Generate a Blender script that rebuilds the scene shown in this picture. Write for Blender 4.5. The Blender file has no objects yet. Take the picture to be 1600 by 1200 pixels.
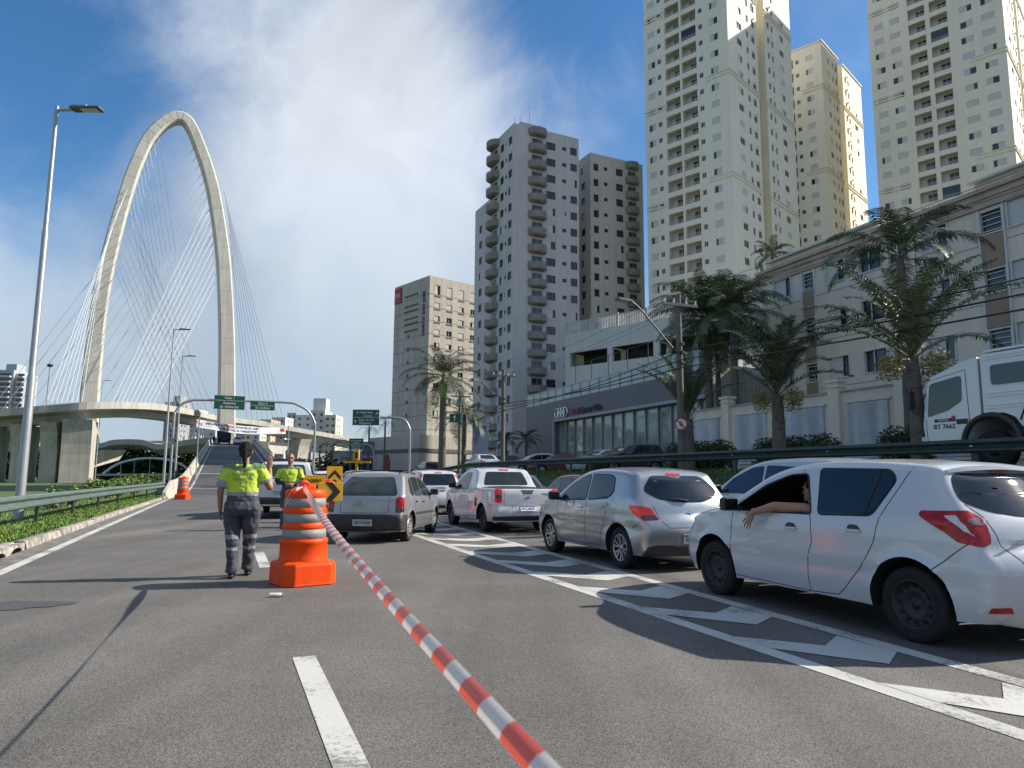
import bpy, bmesh, math, random
import numpy as np
from mathutils import Vector, Matrix
from mathutils.bvhtree import BVHTree
from mathutils.geometry import tessellate_polygon
random.seed(7)
SC = bpy.context.scene
COL = SC.collection
rad = math.radians
# ------------------------------------------------------------------ camera
FPX, PITCH, ROLL, EYE = 1109.0, rad(7.4), rad(0.4), 1.35
cam = bpy.data.cameras.new('camera'); camo = bpy.data.objects.new('camera', cam)
COL.objects.link(camo)
cam.sensor_width = 36; cam.lens = FPX/1600*36; cam.clip_start = 0.05; cam.clip_end = 8000
CR = Matrix.Rotation(math.pi/2+PITCH, 3, 'X') @ Matrix.Rotation(ROLL, 3, 'Z')
camo.matrix_world = Matrix.Translation((0, 0, EYE)) @ CR.to_4x4()
cam.dof.use_dof = True; cam.dof.focus_distance = 12.0; cam.dof.aperture_fstop = 5.5
SC.camera = camo
# ------------------------------------------------------------------ light
SUN_EL, SUN_AZ = rad(34), rad(13)      # direction to the sun: right, slightly ahead
sd = Vector((math.cos(SUN_EL)*math.cos(SUN_AZ), math.cos(SUN_EL)*math.sin(SUN_AZ), math.sin(SUN_EL)))
sl = bpy.data.lights.new('sun', 'SUN'); sl.energy = 5.0; sl.angle = rad(0.53); sl.color = (1, .93, .82)
so = bpy.data.objects.new('sun', sl); COL.objects.link(so)
so.rotation_euler = sd.to_track_quat('Z', 'Y').to_euler(); so.location = (40, 10, 60)
SC.view_settings.view_transform = 'Standard'; SC.view_settings.look = 'None'
SC.view_settings.gamma = 1; SC.view_settings.exposure = 0.60
SC.cycles.max_bounces = 6; SC.cycles.transparent_max_bounces = 8

def ray(u, v): return CR @ Vector(((u-800)/FPX, -(v-600)/FPX, -1))
EYEP = Vector((0, 0, EYE))
def G(u, v, z=0.):
    d = ray(u, v); return EYEP + d*((z-EYE)/d.z)
def PY(u, v, Y):
    d = ray(u, v); return EYEP + d*(Y/d.y)
RD = Vector((-math.sin(rad(21.8)), math.cos(rad(21.8)), 0)); RN = Vector((math.cos(rad(21.8)), math.sin(rad(21.8)), 0))
ROADROT = rad(21.8)                      # local +Y runs along the road
def PS(u, v, s):
    d = ray(u, v); return EYEP + d*(s/d.dot(RN))
def W(s, t, z=0.): return RN*s + RD*t + Vector((0, 0, z))
def ST(p): return p.dot(RN), p.dot(RD)
def kx(u):                               # X/Y slope of a pixel column at eye level
    d = ray(u, 743); return d.x/d.y
def PXSIZE(p, r):
    q = CR.transposed() @ (Vector(p)-EYEP)
    return r/max(.3, -q.z)

# ------------------------------------------------------------------ materials
def _m(name):
    m = bpy.data.materials.new(name); m.use_nodes = True
    nt = m.node_tree; b = nt.nodes['Principled BSDF']; return m, nt, b
def N(nt, t, **k):
    n = nt.nodes.new(t)
    for a, v in k.items():
        if a == 'inp':
            for i, x in v.items(): n.inputs[i].default_value = x
        else: setattr(n, a, v)
    return n
def c4(c): return (c[0], c[1], c[2], 1)
MATS = {}
def mat(name, col, rough=.6, metal=0., var=.12, scale=3., bump=0., bscale=30., coat=0., spec=.5, streak=0., obj=False, stretch=None, trans=0., emis=None, subs=0.):
    """general procedural surface: base colour broken up by two noises, optional bump and vertical streaks"""
    if name in MATS: return MATS[name]
    m, nt, b = _m(name); L = nt.links
    tc = N(nt, 'ShaderNodeTexCoord'); src = tc.outputs['Object']
    mp = N(nt, 'ShaderNodeMapping'); L.new(src, mp.inputs[0])
    if stretch: mp.inputs['Scale'].default_value = stretch
    n1 = N(nt, 'ShaderNodeTexNoise', inp={'Scale': scale, 'Detail': 5., 'Roughness': .6}); L.new(mp.outputs[0], n1.inputs[0])
    rp = N(nt, 'ShaderNodeMapRange', inp={1: .3, 2: .7, 3: 1-var, 4: 1+var}); L.new(n1.outputs[0], rp.inputs[0])
    cur = rp.outputs[0]
    if streak:
        mp2 = N(nt, 'ShaderNodeMapping'); mp2.inputs['Scale'].default_value = (1.2, 1.2, .06); L.new(src, mp2.inputs[0])
        n2 = N(nt, 'ShaderNodeTexNoise', inp={'Scale': 1.5, 'Detail': 4.}); L.new(mp2.outputs[0], n2.inputs[0])
        r2 = N(nt, 'ShaderNodeMapRange', inp={1: .35, 2: .65, 3: 1-streak, 4: 1.}); L.new(n2.outputs[0], r2.inputs[0])
        mm = N(nt, 'ShaderNodeMath', operation='MULTIPLY'); L.new(cur, mm.inputs[0]); L.new(r2.outputs[0], mm.inputs[1]); cur = mm.outputs[0]
    vm = N(nt, 'ShaderNodeVectorMath', operation='SCALE'); vm.inputs[0].default_value = col; L.new(cur, vm.inputs['Scale'])
    L.new(vm.outputs[0], b.inputs['Base Color'])
    b.inputs['Roughness'].default_value = rough; b.inputs['Metallic'].default_value = metal
    b.inputs['Coat Weight'].default_value = coat; b.inputs['Coat Roughness'].default_value = .04
    b.inputs['Specular IOR Level'].default_value = spec
    if trans: b.inputs['Transmission Weight'].default_value = trans
    if subs: b.inputs['Subsurface Weight'].default_value = subs; b.inputs['Subsurface Scale'].default_value = .01
    if emis: b.inputs['Emission Color'].default_value = c4(emis[:3]); b.inputs['Emission Strength'].default_value = emis[3]
    if bump:
        n3 = N(nt, 'ShaderNodeTexNoise', inp={'Scale': bscale, 'Detail': 3.}); L.new(src, n3.inputs[0])
        bp = N(nt, 'ShaderNodeBump', inp={'Strength': bump, 'Distance': .02}); L.new(n3.outputs[0], bp.inputs['Height']); L.new(bp.outputs[0], b.inputs['Normal'])
    MATS[name] = m; return m

# ------------------------------------------------------------------ mesh collector
class MB:
    def __init__(s): s.v = []; s.f = []; s.m = []; s.sm = []
    def add(s, vs, fs, mi=0, smooth=False):
        o = len(s.v); s.v.extend([tuple(p) for p in vs])
        for f in fs: s.f.append([o+i for i in f]); s.m.append(mi); s.sm.append(smooth)
        return s
    def box(s, c, d, mi=0, rz=0., ax=None, bev=0.):
        """centre c, full size d; rz about z or ax = 3 axis vectors"""
        if ax is None:
            ax = (Vector((math.cos(rz), math.sin(rz), 0)), Vector((-math.sin(rz), math.cos(rz), 0)), Vector((0, 0, 1)))
        c = Vector(c); X, Y, Z = [Vector(a)*(k/2) for a, k in zip(ax, d)]
        if bev <= 0:
            vs = [c+X*a+Y*b+Z*e for e in (-1, 1) for a, b in ((-1, -1), (1, -1), (1, 1), (-1, 1))]
            s.add(vs, [(3, 2, 1, 0), (4, 5, 6, 7), (0, 1, 5, 4), (1, 2, 6, 5), (2, 3, 7, 6), (3, 0, 4, 7)], mi)
        else:
            bm = bmesh.new(); bmesh.ops.create_cube(bm, size=1)
            for v in bm.verts: v.co = Vector((v.co.x*d[0], v.co.y*d[1], v.co.z*d[2]))
            bmesh.ops.bevel(bm, geom=bm.edges[:], offset=bev, segments=2, profile=.6, affect='EDGES')
            bm.verts.index_update(); A = [Vector(a) for a in ax]
            s.add([c+A[0]*v.co.x+A[1]*v.co.y+A[2]*v.co.z for v in bm.verts], [[v.index for v in f.verts] for f in bm.faces], mi); bm.free()
        return s
    def tube(s, pts, r, n=8, mi=0, caps=True, smooth=True):
        """tube along points; r a number or list"""
        pts = [Vector(p) for p in pts]; rs = r if isinstance(r, (list, tuple)) else [r]*len(pts)
        vs = []; prev = None
        for i, p in enumerate(pts):
            t = (pts[min(i+1, len(pts)-1)]-pts[max(i-1, 0)]).normalized()
            if prev is None: a = t.orthogonal().normalized()
            else: a = (prev - t*prev.dot(t)); a = a.normalized() if a.length > 1e-6 else t.orthogonal().normalized()
            prev = a; b = t.cross(a)
            for k in range(n):
                q = 2*math.pi*k/n; vs.append(p+(a*math.cos(q)+b*math.sin(q))*rs[i])
        fs = []
        for i in range(len(pts)-1):
            for k in range(n):
                k2 = (k+1) % n; fs.append((i*n+k, i*n+k2, (i+1)*n+k2, (i+1)*n+k))
        s.add(vs, fs, mi, smooth)
        if caps: s.add([vs[k] for k in range(n)], [tuple(range(n-1, -1, -1))], mi); s.add(vs[-n:], [tuple(range(n))], mi)
        return s
    def lathe(s, prof, n=24, mi=0, o=(0, 0, 0), axis=2, smooth=True, mis=None):
        """profile of (radius, height) turned about an axis"""
        vs = []; o = Vector(o)
        for (r, h) in prof:
            for k in range(n):
                q = 2*math.pi*k/n; c, d = r*math.cos(q), r*math.sin(q)
                vs.append(o+(Vector((c, d, h)) if axis == 2 else Vector((d, h, c)) if axis == 1 else Vector((h, c, d))))
        for i in range(len(prof)-1):
            fs = [(i*n+k, i*n+(k+1) % n, (i+1)*n+(k+1) % n, (i+1)*n+k) for k in range(n)]
            if i == 0: base = len(s.v); s.v.extend([tuple(p) for p in vs])
            for f in fs: s.f.append([base+x for x in f]); s.m.append(mis[i] if mis else mi); s.sm.append(smooth)
        return s
    def prism(s, poly, h0, h1, mi=0, ax=None, o=(0, 0, 0)):
        """polygon in axes (ax0, ax1) extruded along ax2 from h0 to h1"""
        if ax is None: ax = (Vector((1, 0, 0)), Vector((0, 1, 0)), Vector((0, 0, 1)))
        o = Vector(o); A = [Vector(a) for a in ax]; n = len(poly)
        lo = [o+A[0]*p[0]+A[1]*p[1]+A[2]*h0 for p in poly]; hi = [o+A[0]*p[0]+A[1]*p[1]+A[2]*h1 for p in poly]
        tri = tessellate_polygon([[Vector((p[0], p[1], 0)) for p in poly]])
        s.add(lo+hi, [tuple(reversed(t)) for t in tri]+[tuple(n+i for i in t) for t in tri]+[(i, (i+1) % n, n+(i+1) % n, n+i) for i in range(n)], mi)
        return s
    def quad(s, a, b, c, d, mi=0): return s.add([a, b, c, d], [(0, 1, 2, 3)], mi)
    def build(s, name, mats, parent=None, fix=False):
        me = bpy.data.meshes.new(name); me.from_pydata(s.v, [], s.f)
        if not isinstance(mats, (list, tuple)): mats = [mats]
        for m in mats: me.materials.append(m)
        me.polygons.foreach_set('material_index', s.m); me.polygons.foreach_set('use_smooth', s.sm)
        if fix:
            bm = bmesh.new(); bm.from_mesh(me); bmesh.ops.remove_doubles(bm, verts=bm.verts, dist=1e-4); bmesh.ops.recalc_face_normals(bm, faces=bm.faces); bm.to_mesh(me); bm.free()
        me.update()
        o = bpy.data.objects.new(name, me); COL.objects.link(o)
        if parent is not None: o.parent = parent
        return o
def thing(name, label, cat, loc=(0, 0, 0), rz=0., group=None):
    o = bpy.data.objects.new(name, None); COL.objects.link(o); o.empty_display_size = .3
    o.location = loc; o.rotation_euler = (0, 0, rz); tag(o, label, cat, group); return o
def tag(o, label=None, cat=None, group=None, kind=None):
    if label: o['label'] = label
    if cat: o['category'] = cat
    if group: o['group'] = group
    if kind: o['kind'] = kind
    return o
def kids(o): return [c for c in COL.objects if c.parent == o]
def clone(o, label=None, loc=None, rz=None, parent=None, cache={}):
    """copy of a thing with copies of its parts and sub-parts"""
    c = o.copy(); COL.objects.link(c)
    if parent is not None: c.parent = parent
    if label: c['label'] = label
    if loc is not None: c.location = loc
    if rz is not None: c.rotation_euler = (0, 0, rz)
    for ch in kids(o):
        if ch is not c: clone(ch, parent=c)
    return c
def text_mesh(txt, size, mb, o, ax, mi=0, depth=.004, align='CENTER', bold=0., sx=1.):
    """lettering as thin solid letters merged into a mesh collector"""
    cu = bpy.data.curves.new('t', 'FONT'); cu.body = txt; cu.size = size; cu.align_x = align; cu.align_y = 'CENTER'
    cu.extrude = depth/2; cu.offset = bold*size; cu.resolution_u = 2
    ob = bpy.data.objects.new('t', cu); COL.objects.link(ob)
    dg = bpy.context.evaluated_depsgraph_get(); me = bpy.data.meshes.new_from_object(ob.evaluated_get(dg))
    A = [Vector(a) for a in ax]; o = Vector(o)
    mb.add([o+A[0]*(v.co.x*sx)+A[1]*v.co.y+A[2]*(v.co.z+depth/2) for v in me.vertices], [list(p.vertices) for p in me.polygons], mi)
    bpy.data.objects.remove(ob); bpy.data.meshes.remove(me); bpy.data.curves.remove(cu)
def catmull(pts, k=6):
    P = [Vector(p) for p in pts]; out = []
    for i in range(len(P)-1):
        a, b, c, d = P[max(i-1, 0)], P[i], P[i+1], P[min(i+2, len(P)-1)]
        for j in range(k):
            t = j/k; out.append(.5*((2*b)+(c-a)*t+(2*a-5*b+4*c-d)*t*t+(3*b-a-3*c+d)*t**3))
    out.append(P[-1]); return out

# ------------------------------------------------------------------ sky
def make_world():
    w = bpy.data.worlds.new('World'); SC.world = w; w.use_nodes = True; nt = w.node_tree; L = nt.links
    bg = nt.nodes['Background']; bg.inputs[1].default_value = .070
    sky = N(nt, 'ShaderNodeTexSky', sky_type='NISHITA', sun_disc=False, sun_elevation=SUN_EL)
    sky.sun_rotation = math.atan2(sd.x, sd.y); sky.air_density = 1.0; sky.dust_density = .6; sky.ozone_density = 2.2
    hsv = N(nt, 'ShaderNodeHueSaturation', inp={'Saturation': 1.34, 'Value': 1.42}); L.new(sky.outputs[0], hsv.inputs['Color'])
    tc = N(nt, 'ShaderNodeTexCoord'); D = tc.outputs['Generated']
    # domain-warped noise for wisps
    nz = N(nt, 'ShaderNodeTexNoise', inp={'Scale': 1.6, 'Detail': 3.}); L.new(D, nz.inputs[0])
    wv = N(nt, 'ShaderNodeVectorMath', operation='SCALE'); L.new(nz.outputs['Color'], wv.inputs[0]); wv.inputs['Scale'].default_value = .55
    av = N(nt, 'ShaderNodeVectorMath', operation='ADD'); L.new(D, av.inputs[0]); L.new(wv.outputs[0], av.inputs[1])
    mp = N(nt, 'ShaderNodeMapping'); mp.inputs['Scale'].default_value = (1.25, 1., 1.15); mp.inputs['Rotation'].default_value = (0, rad(-25), 0); L.new(av.outputs[0], mp.inputs[0])
    n1 = N(nt, 'ShaderNodeTexNoise', inp={'Scale': 2.6, 'Detail': 9., 'Roughness': .6}); L.new(mp.outputs[0], n1.inputs[0])
    def math_(op, a, b):
        n = N(nt, 'ShaderNodeMath', operation=op)
        for i, x in enumerate((a, b)):
            if isinstance(x, (int, float)): n.inputs[i].default_value = x
            else: L.new(x, n.inputs[i])
        return n.outputs[0]
    acc = None
    # (direction, angular radius in degrees, weight): where the cloud banks lie
    for (u, v, r_, wt) in [(600, 120, 12, .45), (430, 60, 11, .28), (730, 215, 9, .30), (540, 330, 14, .50), (330, 250, 9, .18), (120, 500, 15, .32), (640, 520, 12, .38), (40, 300, 8, .06), (330, 560, 16, .32), (960, 130, 5, .16), (870, 200, 6, .20), (900, 560, 14, .2), (150, 60, 14, -.30), (70, 330, 7, -.10), (870, 20, 7, -.2), (1300, 100, 16, -.35), (1500, -500, 30, .3), (200, -900, 35, .35)]:
        d = ray(u, v).normalized()
        vm = N(nt, 'ShaderNodeVectorMath', operation='DISTANCE'); L.new(D, vm.inputs[0]); vm.inputs[1].default_value = d
        mr = N(nt, 'ShaderNodeMapRange', interpolation_type='SMOOTHSTEP', inp={1: 0., 2: math.radians(r_)*1.35, 3: wt, 4: 0.}); L.new(vm.outputs['Value'], mr.inputs[0])
        acc = mr.outputs[0] if acc is None else math_('ADD', acc, mr.outputs[0])
    # clouds behind the camera too
    sep = N(nt, 'ShaderNodeSeparateXYZ'); L.new(D, sep.inputs[0])
    back = N(nt, 'ShaderNodeMapRange', interpolation_type='SMOOTHSTEP', inp={1: .1, 2: -.8, 3: 0., 4: .35}); L.new(sep.outputs[1], back.inputs[0])
    acc = math_('ADD', acc, back.outputs[0])
    hz = N(nt, 'ShaderNodeMapRange', interpolation_type='SMOOTHSTEP', inp={1: .0, 2: .42, 3: .36, 4: 0.}); L.new(sep.outputs[2], hz.inputs[0])
    acc = math_('ADD', acc, hz.outputs[0])
    nn = math_('MULTIPLY', math_('SUBTRACT', n1.outputs[0], .5), 2.0)
    dens = math_('ADD', acc, nn)
    mk = N(nt, 'ShaderNodeMapRange', interpolation_type='SMOOTHSTEP', inp={1: -.14, 2: 1.02, 3: .02, 4: .95}); L.new(dens, mk.inputs[0])
    cc = N(nt, 'ShaderNodeMix', data_type='RGBA'); cc.inputs[6].default_value = (4.3, 5.2, 6.3, 1); cc.inputs[7].default_value = (7.7, 8.2, 8.9, 1)
    up = N(nt, 'ShaderNodeMapRange', inp={1: .05, 2: .5, 3: 0., 4: 1.}); L.new(sep.outputs[2], up.inputs[0]); L.new(up.outputs[0], cc.inputs[0])
    n4 = N(nt, 'ShaderNodeTexNoise', inp={'Scale': 3.4, 'Detail': 5.}); L.new(av.outputs[0], n4.inputs[0])
    sh = N(nt, 'ShaderNodeMapRange', inp={1: .35, 2: .65, 3: .82, 4: 1.08}); L.new(n4.outputs[0], sh.inputs[0])
    cs = N(nt, 'ShaderNodeVectorMath', operation='SCALE'); L.new(cc.outputs[2], cs.inputs[0]); L.new(sh.outputs[0], cs.inputs['Scale'])
    mx = N(nt, 'ShaderNodeMix', data_type='RGBA'); L.new(mk.outputs[0], mx.inputs[0]); L.new(hsv.outputs[0], mx.inputs[6]); L.new(cs.outputs[0], mx.inputs[7])
    L.new(mx.outputs[2], bg.inputs[0])
make_world()
# ================================================================== SETTING: ground, roads, markings, verge
def asphalt(name, base, patch=None, warm=(1.0, .97, .93), scale=1.):
    m, nt, b = _m(name); L = nt.links
    tc = N(nt, 'ShaderNodeTexCoord'); O = tc.outputs['Object']
    grit = N(nt, 'ShaderNodeTexVoronoi', inp={'Scale': 125.*scale}); L.new(O, grit.inputs[0])
    g2 = N(nt, 'ShaderNodeTexNoise', inp={'Scale': 60., 'Detail': 4., 'Roughness': .8}); L.new(O, g2.inputs[0])
    big = N(nt, 'ShaderNodeTexNoise', inp={'Scale': .5, 'Detail': 6., 'Roughness': .65}); L.new(O, big.inputs[0])
    mp = N(nt, 'ShaderNodeMapping'); mp.inputs['Rotation'].default_value = (0, 0, -ROADROT); mp.inputs['Scale'].default_value = (1., .045, 1)
    L.new(O, mp.inputs[0])
    lane = N(nt, 'ShaderNodeTexNoise', inp={'Scale': 1.1, 'Detail': 3.}); L.new(mp.outputs[0], lane.inputs[0])
    def mr(x, a, c, lo, hi):
        n = N(nt, 'ShaderNodeMapRange', inp={1: a, 2: c, 3: lo, 4: hi}); L.new(x, n.inputs[0]); return n.outputs[0]
    def mul(a, c):
        n = N(nt, 'ShaderNodeMath', operation='MULTIPLY'); L.new(a, n.inputs[0]); L.new(c, n.inputs[1]); return n.outputs[0]
    wn = N(nt, 'ShaderNodeSeparateColor'); L.new(grit.outputs['Color'], wn.inputs[0])
    k = mul(mr(wn.outputs[0], 0, 1, .58, 1.45), mr(g2.outputs[0], .35, .65, .8, 1.2))
    k = mul(k, mr(big.outputs[0], .3, .7, .8, 1.16)); k = mul(k, mr(lane.outputs[0], .3, .7, .78, 1.14))
    # fine cracks
    mp3 = N(nt, 'ShaderNodeMapping'); L.new(O, mp3.inputs[0])
    wob = N(nt, 'ShaderNodeTexNoise', inp={'Scale': 1.5, 'Detail': 4.}); L.new(O, wob.inputs[0])
    ad = N(nt, 'ShaderNodeVectorMath', operation='MULTIPLY_ADD'); L.new(wob.outputs['Color'], ad.inputs[0]); ad.inputs[1].default_value = (1.2, 1.2, 0); L.new(O, ad.inputs[2])
    cr = N(nt, 'ShaderNodeTexVoronoi', feature='DISTANCE_TO_EDGE', inp={'Scale': .16}); L.new(ad.outputs[0], cr.inputs[0])
    k = mul(k, mr(cr.outputs['Distance'], .0, .0012, .82, 1.))
    vm = N(nt, 'ShaderNodeVectorMath', operation='SCALE'); vm.inputs[0].default_value = [base*x for x in warm]; L.new(k, vm.inputs['Scale'])
    L.new(vm.outputs[0], b.inputs['Base Color']); b.inputs['Roughness'].default_value = .82; b.inputs['Specular IOR Level'].default_value = .35
    bp = N(nt, 'ShaderNodeBump', inp={'Strength': .55, 'Distance': .004}); L.new(grit.outputs['Distance'], bp.inputs['Height']); L.new(bp.outputs[0], b.inputs['Normal'])
    MATS[name] = m; return m
M_ASPH = asphalt('asphalt_worn', .126, warm=(1.05, .985, .89)); M_ASPH2 = asphalt('asphalt_dark', .108, warm=(1.0, .98, .96))
M_RAMP = asphalt('asphalt_ramp', .072, warm=(.95, .98, 1.04))  # darker, bluish tone puts the ramp's shade into the asphalt colour
def paintmat(name, col, wear=.5):
    m, nt, b = _m(name); L = nt.links; tc = N(nt, 'ShaderNodeTexCoord'); O = tc.outputs['Object']
    n1 = N(nt, 'ShaderNodeTexNoise', inp={'Scale': 26., 'Detail': 7., 'Roughness': .75}); L.new(O, n1.inputs[0])
    n2 = N(nt, 'ShaderNodeTexNoise', inp={'Scale': 1.3, 'Detail': 4.}); L.new(O, n2.inputs[0])
    s = N(nt, 'ShaderNodeMath', operation='ADD'); L.new(n1.outputs[0], s.inputs[0]); L.new(n2.outputs[0], s.inputs[1])
    r = N(nt, 'ShaderNodeMapRange', inp={1: .80-.06*(1.5-wear), 2: .98, 3: .08, 4: 1.}); L.new(s.outputs[0], r.inputs[0])
    mx = N(nt, 'ShaderNodeMix', data_type='RGBA'); mx.inputs[6].default_value = (.15, .147, .14, 1); mx.inputs[7].default_value = c4(col)
    L.new(r.outputs[0], mx.inputs[0]); L.new(mx.outputs[2], b.inputs['Base Color']); b.inputs['Roughness'].default_value = .7
    bp = N(nt, 'ShaderNodeBump', inp={'Strength': .3, 'Distance': .003}); L.new(n1.outputs[0], bp.inputs['Height']); L.new(bp.outputs[0], b.inputs['Normal'])
    MATS[name] = m; return m
M_LINE = paintmat('road_paint', (.52, .51, .47), 1.5)
M_LINE2 = paintmat('road_paint_old', (.42, .42, .39), 1.25)
M_GRASS = mat('grass_ground', (.075, .115, .028), .9, var=.45, scale=2.5, bump=.6, bscale=12)
M_GRASSD = mat('grass_dark', (.055, .085, .025), .9, var=.35, scale=1.8, bump=.6, bscale=12)
M_EARTH = mat('earth', (.12, .095, .06), .95, var=.4, scale=1.4, bump=.5)
M_CONC = mat('concrete', (.46, .43, .36), .85, var=.13, scale=.35, bump=.15, bscale=6, streak=.22)
M_CONCB = mat('concrete_bridge', (.42, .405, .36), .85, var=.10, scale=.3, streak=.2)
M_KERB = mat('kerb_concrete', (.30, .275, .235), .9, var=.75, scale=4.5, bump=.6, bscale=25)

def sheet(name, pts, m, z=None, kind='structure'):
    mb = MB(); P = [Vector(p) if z is None else Vector((p[0], p[1], z)) for p in pts]
    tri = tessellate_polygon([[Vector((p.x, p.y, 0)) for p in P]]); mb.add(P, [tuple(t) for t in tri])
    o = mb.build(name, m)
    bm = bmesh.new(); bm.from_mesh(o.data)
    for f in bm.faces:
        if f.normal.z < 0: f.normal_flip()
    bm.to_mesh(o.data); bm.free()
    if kind: o['kind'] = kind
    return o
# base ground to the horizon
sheet('ground', [(-2500, -200), (2500, -200), (2500, 3500), (-2500, 3500)], mat('ground_far', (.085, .095, .055), .95, var=.4, scale=.02), -.9)
# the avenue: one sheet, local frame along the road
def strip(name, s0, s1, t0, t1, z, m, kind='structure', n=1):
    mb = MB()
    for i in range(n):
        a = t0+(t1-t0)*i/n; b = t0+(t1-t0)*(i+1)/n
        mb.quad(W(s0, a, z), W(s1, a, z), W(s1, b, z), W(s0, b, z))
    o = mb.build(name, m); o['kind'] = kind; return o
sheet('road', [W(-3.05, -30), W(13.4, -30), W(13.4, 400), W(5.4, 400), W(5.4, 58), W(-2.8, 58), W(-2.85, 40), W(-3.05, 26)], M_ASPH, 0)
strip('road_section', -2.6, 5.2, 23.8, 58, .0018, M_ASPH2)
# gutter strip left of the edge line (dusty concrete)
mb = MB(); mb.quad(W(-3.28, -5, .0018), W(-2.86, -5, .0018), W(-2.86, 50, .0018), W(-3.1, 50, .0018)); g = mb.build('gutter', mat('gutter_concrete', (.16, .15, .13), .95, var=.55, scale=3.5, bump=.6, bscale=20, stretch=(1, 1, 1))); g['kind'] = 'structure'
# markings: one object, sheets 4-8 mm above the asphalt
mk = MB(); Z = .004
def line(p0, p1, w, mb_=None, z=Z):
    p0, p1 = Vector(p0), Vector(p1); d = (p1-p0).normalized(); nn = Vector((-d.y, d.x, 0))*(w/2); u = Vector((0, 0, z))
    (mb_ or mk).quad(p0+nn*-1+u, p1+nn*-1+u, p1+nn+u, p0+nn+u)
line(W(-2.76, -4), W(-2.76, 47), .16)
for k in range(-1, 7):
    t = 1.8+k*7.62+.05
    if t > 42: break
    line(W(.62, t if k else 1.6), W(.62, t+(3.85 if k == 0 else 2.2 if k != 1 else 2.25)) if k != 1 else W(.62, 13.45), .165) if k != 1 else line(W(.62, 11.2), W(.62, 13.45), .165)
HL = lambda t: 4.02+.006*(t-3) if t < 20 else 4.12+.012*(t-20)
HR = lambda t: 5.02+.047*(t-3.3) if t < 22 else 5.9-.035*(t-22)
pts = [-6, 0, 3, 6, 9, 12, 16, 20, 26, 34, 44]
for a, b in zip(pts, pts[1:]):
    line(W(HL(a), a), W(HL(b), b), .17); line(W(HR(a), a), W(HR(b), b), .17)
# chevrons between the two lines: each a pale V-shaped bar pointing back at the traffic
tt = 4.0-1.46*4
while tt < 40:
    l, r_ = HL(tt)+.08, HR(tt)-.08; apx = l+(r_-l)*.56
    mk.quad(W(l, tt+.7, .006), W(apx, tt, .006), W(apx, tt+.6, .006), W(l, tt+1.15, .006))
    mk.quad(W(apx, tt, .006), W(r_, tt+.25, .006), W(r_, tt+.85, .006), W(apx, tt+.6, .006))
    tt += 1.46
mk.build('road_markings', M_LINE)['kind'] = 'structure'
# tar-sealed patch and manhole on the left lane
def blob(c, rx_, ry_, n, z, rot=0.):
    P = []
    for k in range(n):
        q = 2*math.pi*k/n; j = 1+.16*math.sin(3*q+1)+.1*math.sin(7*q)
        x, y = rx_*j*math.cos(q), ry_*j*math.sin(q)
        P.append(Vector((c[0]+x*math.cos(rot)-y*math.sin(rot), c[1]+x*math.sin(rot)+y*math.cos(rot), z)))
    return P
sheet('asphalt_patch', blob(G(35, 946), .42, .26, 22, 0, .2), asphalt('asphalt_patch_mat', .088, warm=(.95, .98, 1.03)), .006)
# verge, kerb on the left
kb = MB(); t = -3.0; random.seed(3)
kerbS = lambda t: -3.30+ (max(0, t-16)*.012)
while t < 52:
    ln = .98
    s0, s1 = kerbS(t), kerbS(t+ln)
    j = random.uniform(-.012, .006)
    if not (12.2 < t+ln/2 < 15.2):
        prof = [(-.17, -.05), (.0, -.05), (-.02, .095+j), (-.05, .11+j), (-.17, .11+j)]
        lo = [W(s0+p[0], t+.012, p[1]) for p in prof]; hi = [W(s1+p[0], t+ln-.012, p[1]) for p in prof]
        n_ = len(prof); kb.add(lo+hi, [tuple(range(n_)), tuple(range(2*n_-1, n_-1, -1))]+[(i, n_+i, n_+(i+1) % n_, (i+1) % n_) for i in range(n_)])
    t += ln
# storm-drain inlet: two arched mouths in the kerb
for ti in (13.55, 14.55):
    arch = [(-.5, -.05), (-.34, -.05)]+[(-.34*math.cos(q), .0+.085*math.sin(q)) for q in [rad(x) for x in range(0, 181, 20)]]+[(.34, -.05), (.5, -.05), (.5, .125), (-.5, .125)]
    kb.prism(arch, -.06, .14, 0, ax=(RD, Vector((0, 0, 1)), RN*-1), o=W(-3.27, ti))
kb.box(W(-3.44, 14.05, .06), (.14, 2.0, .16), 0, rz=ROADROT)
o = kb.build('kerb', M_KERB); tag(o, 'stained concrete kerb with two drain mouths along the left verge', 'kerb')
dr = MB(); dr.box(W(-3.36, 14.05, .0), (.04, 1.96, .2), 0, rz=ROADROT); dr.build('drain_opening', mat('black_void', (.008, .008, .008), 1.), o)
# verge grass sheet (slightly raised, slopes away to the lower park)
def vh(s, t):
    if s > -4.9: return .11
    k = min(1, (-4.9-s)/9); return .11-k*k*(3-2*k)*.75
mb = MB(); ss = [-3.46, -3.9, -4.5, -5.2, -6.5, -8, -10, -13, -18, -26, -40, -70, -110]; ts = list(range(-6, 56, 3))+[60, 70, 85, 100, 120, 150, 190, 240]
vv = []
for t in ts:
    for s in ss:
        e = max(0, t-46)*.0; vv.append(W(s+ (max(0, t-16)*.012 if s > -5 and t < 52 else .4 if s > -5 else 0), t, vh(s, t)+.05*math.sin(s*1.7+t*.6)*(s < -5)))
n_ = len(ss); mb.add(vv, [(i*n_+j+1, i*n_+j, (i+1)*n_+j, (i+1)*n_+j+1) for i in range(len(ts)-1) for j in range(n_-1)], 0, True)
mb.build('verge_ground', M_GRASS)['kind'] = 'structure'
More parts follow.
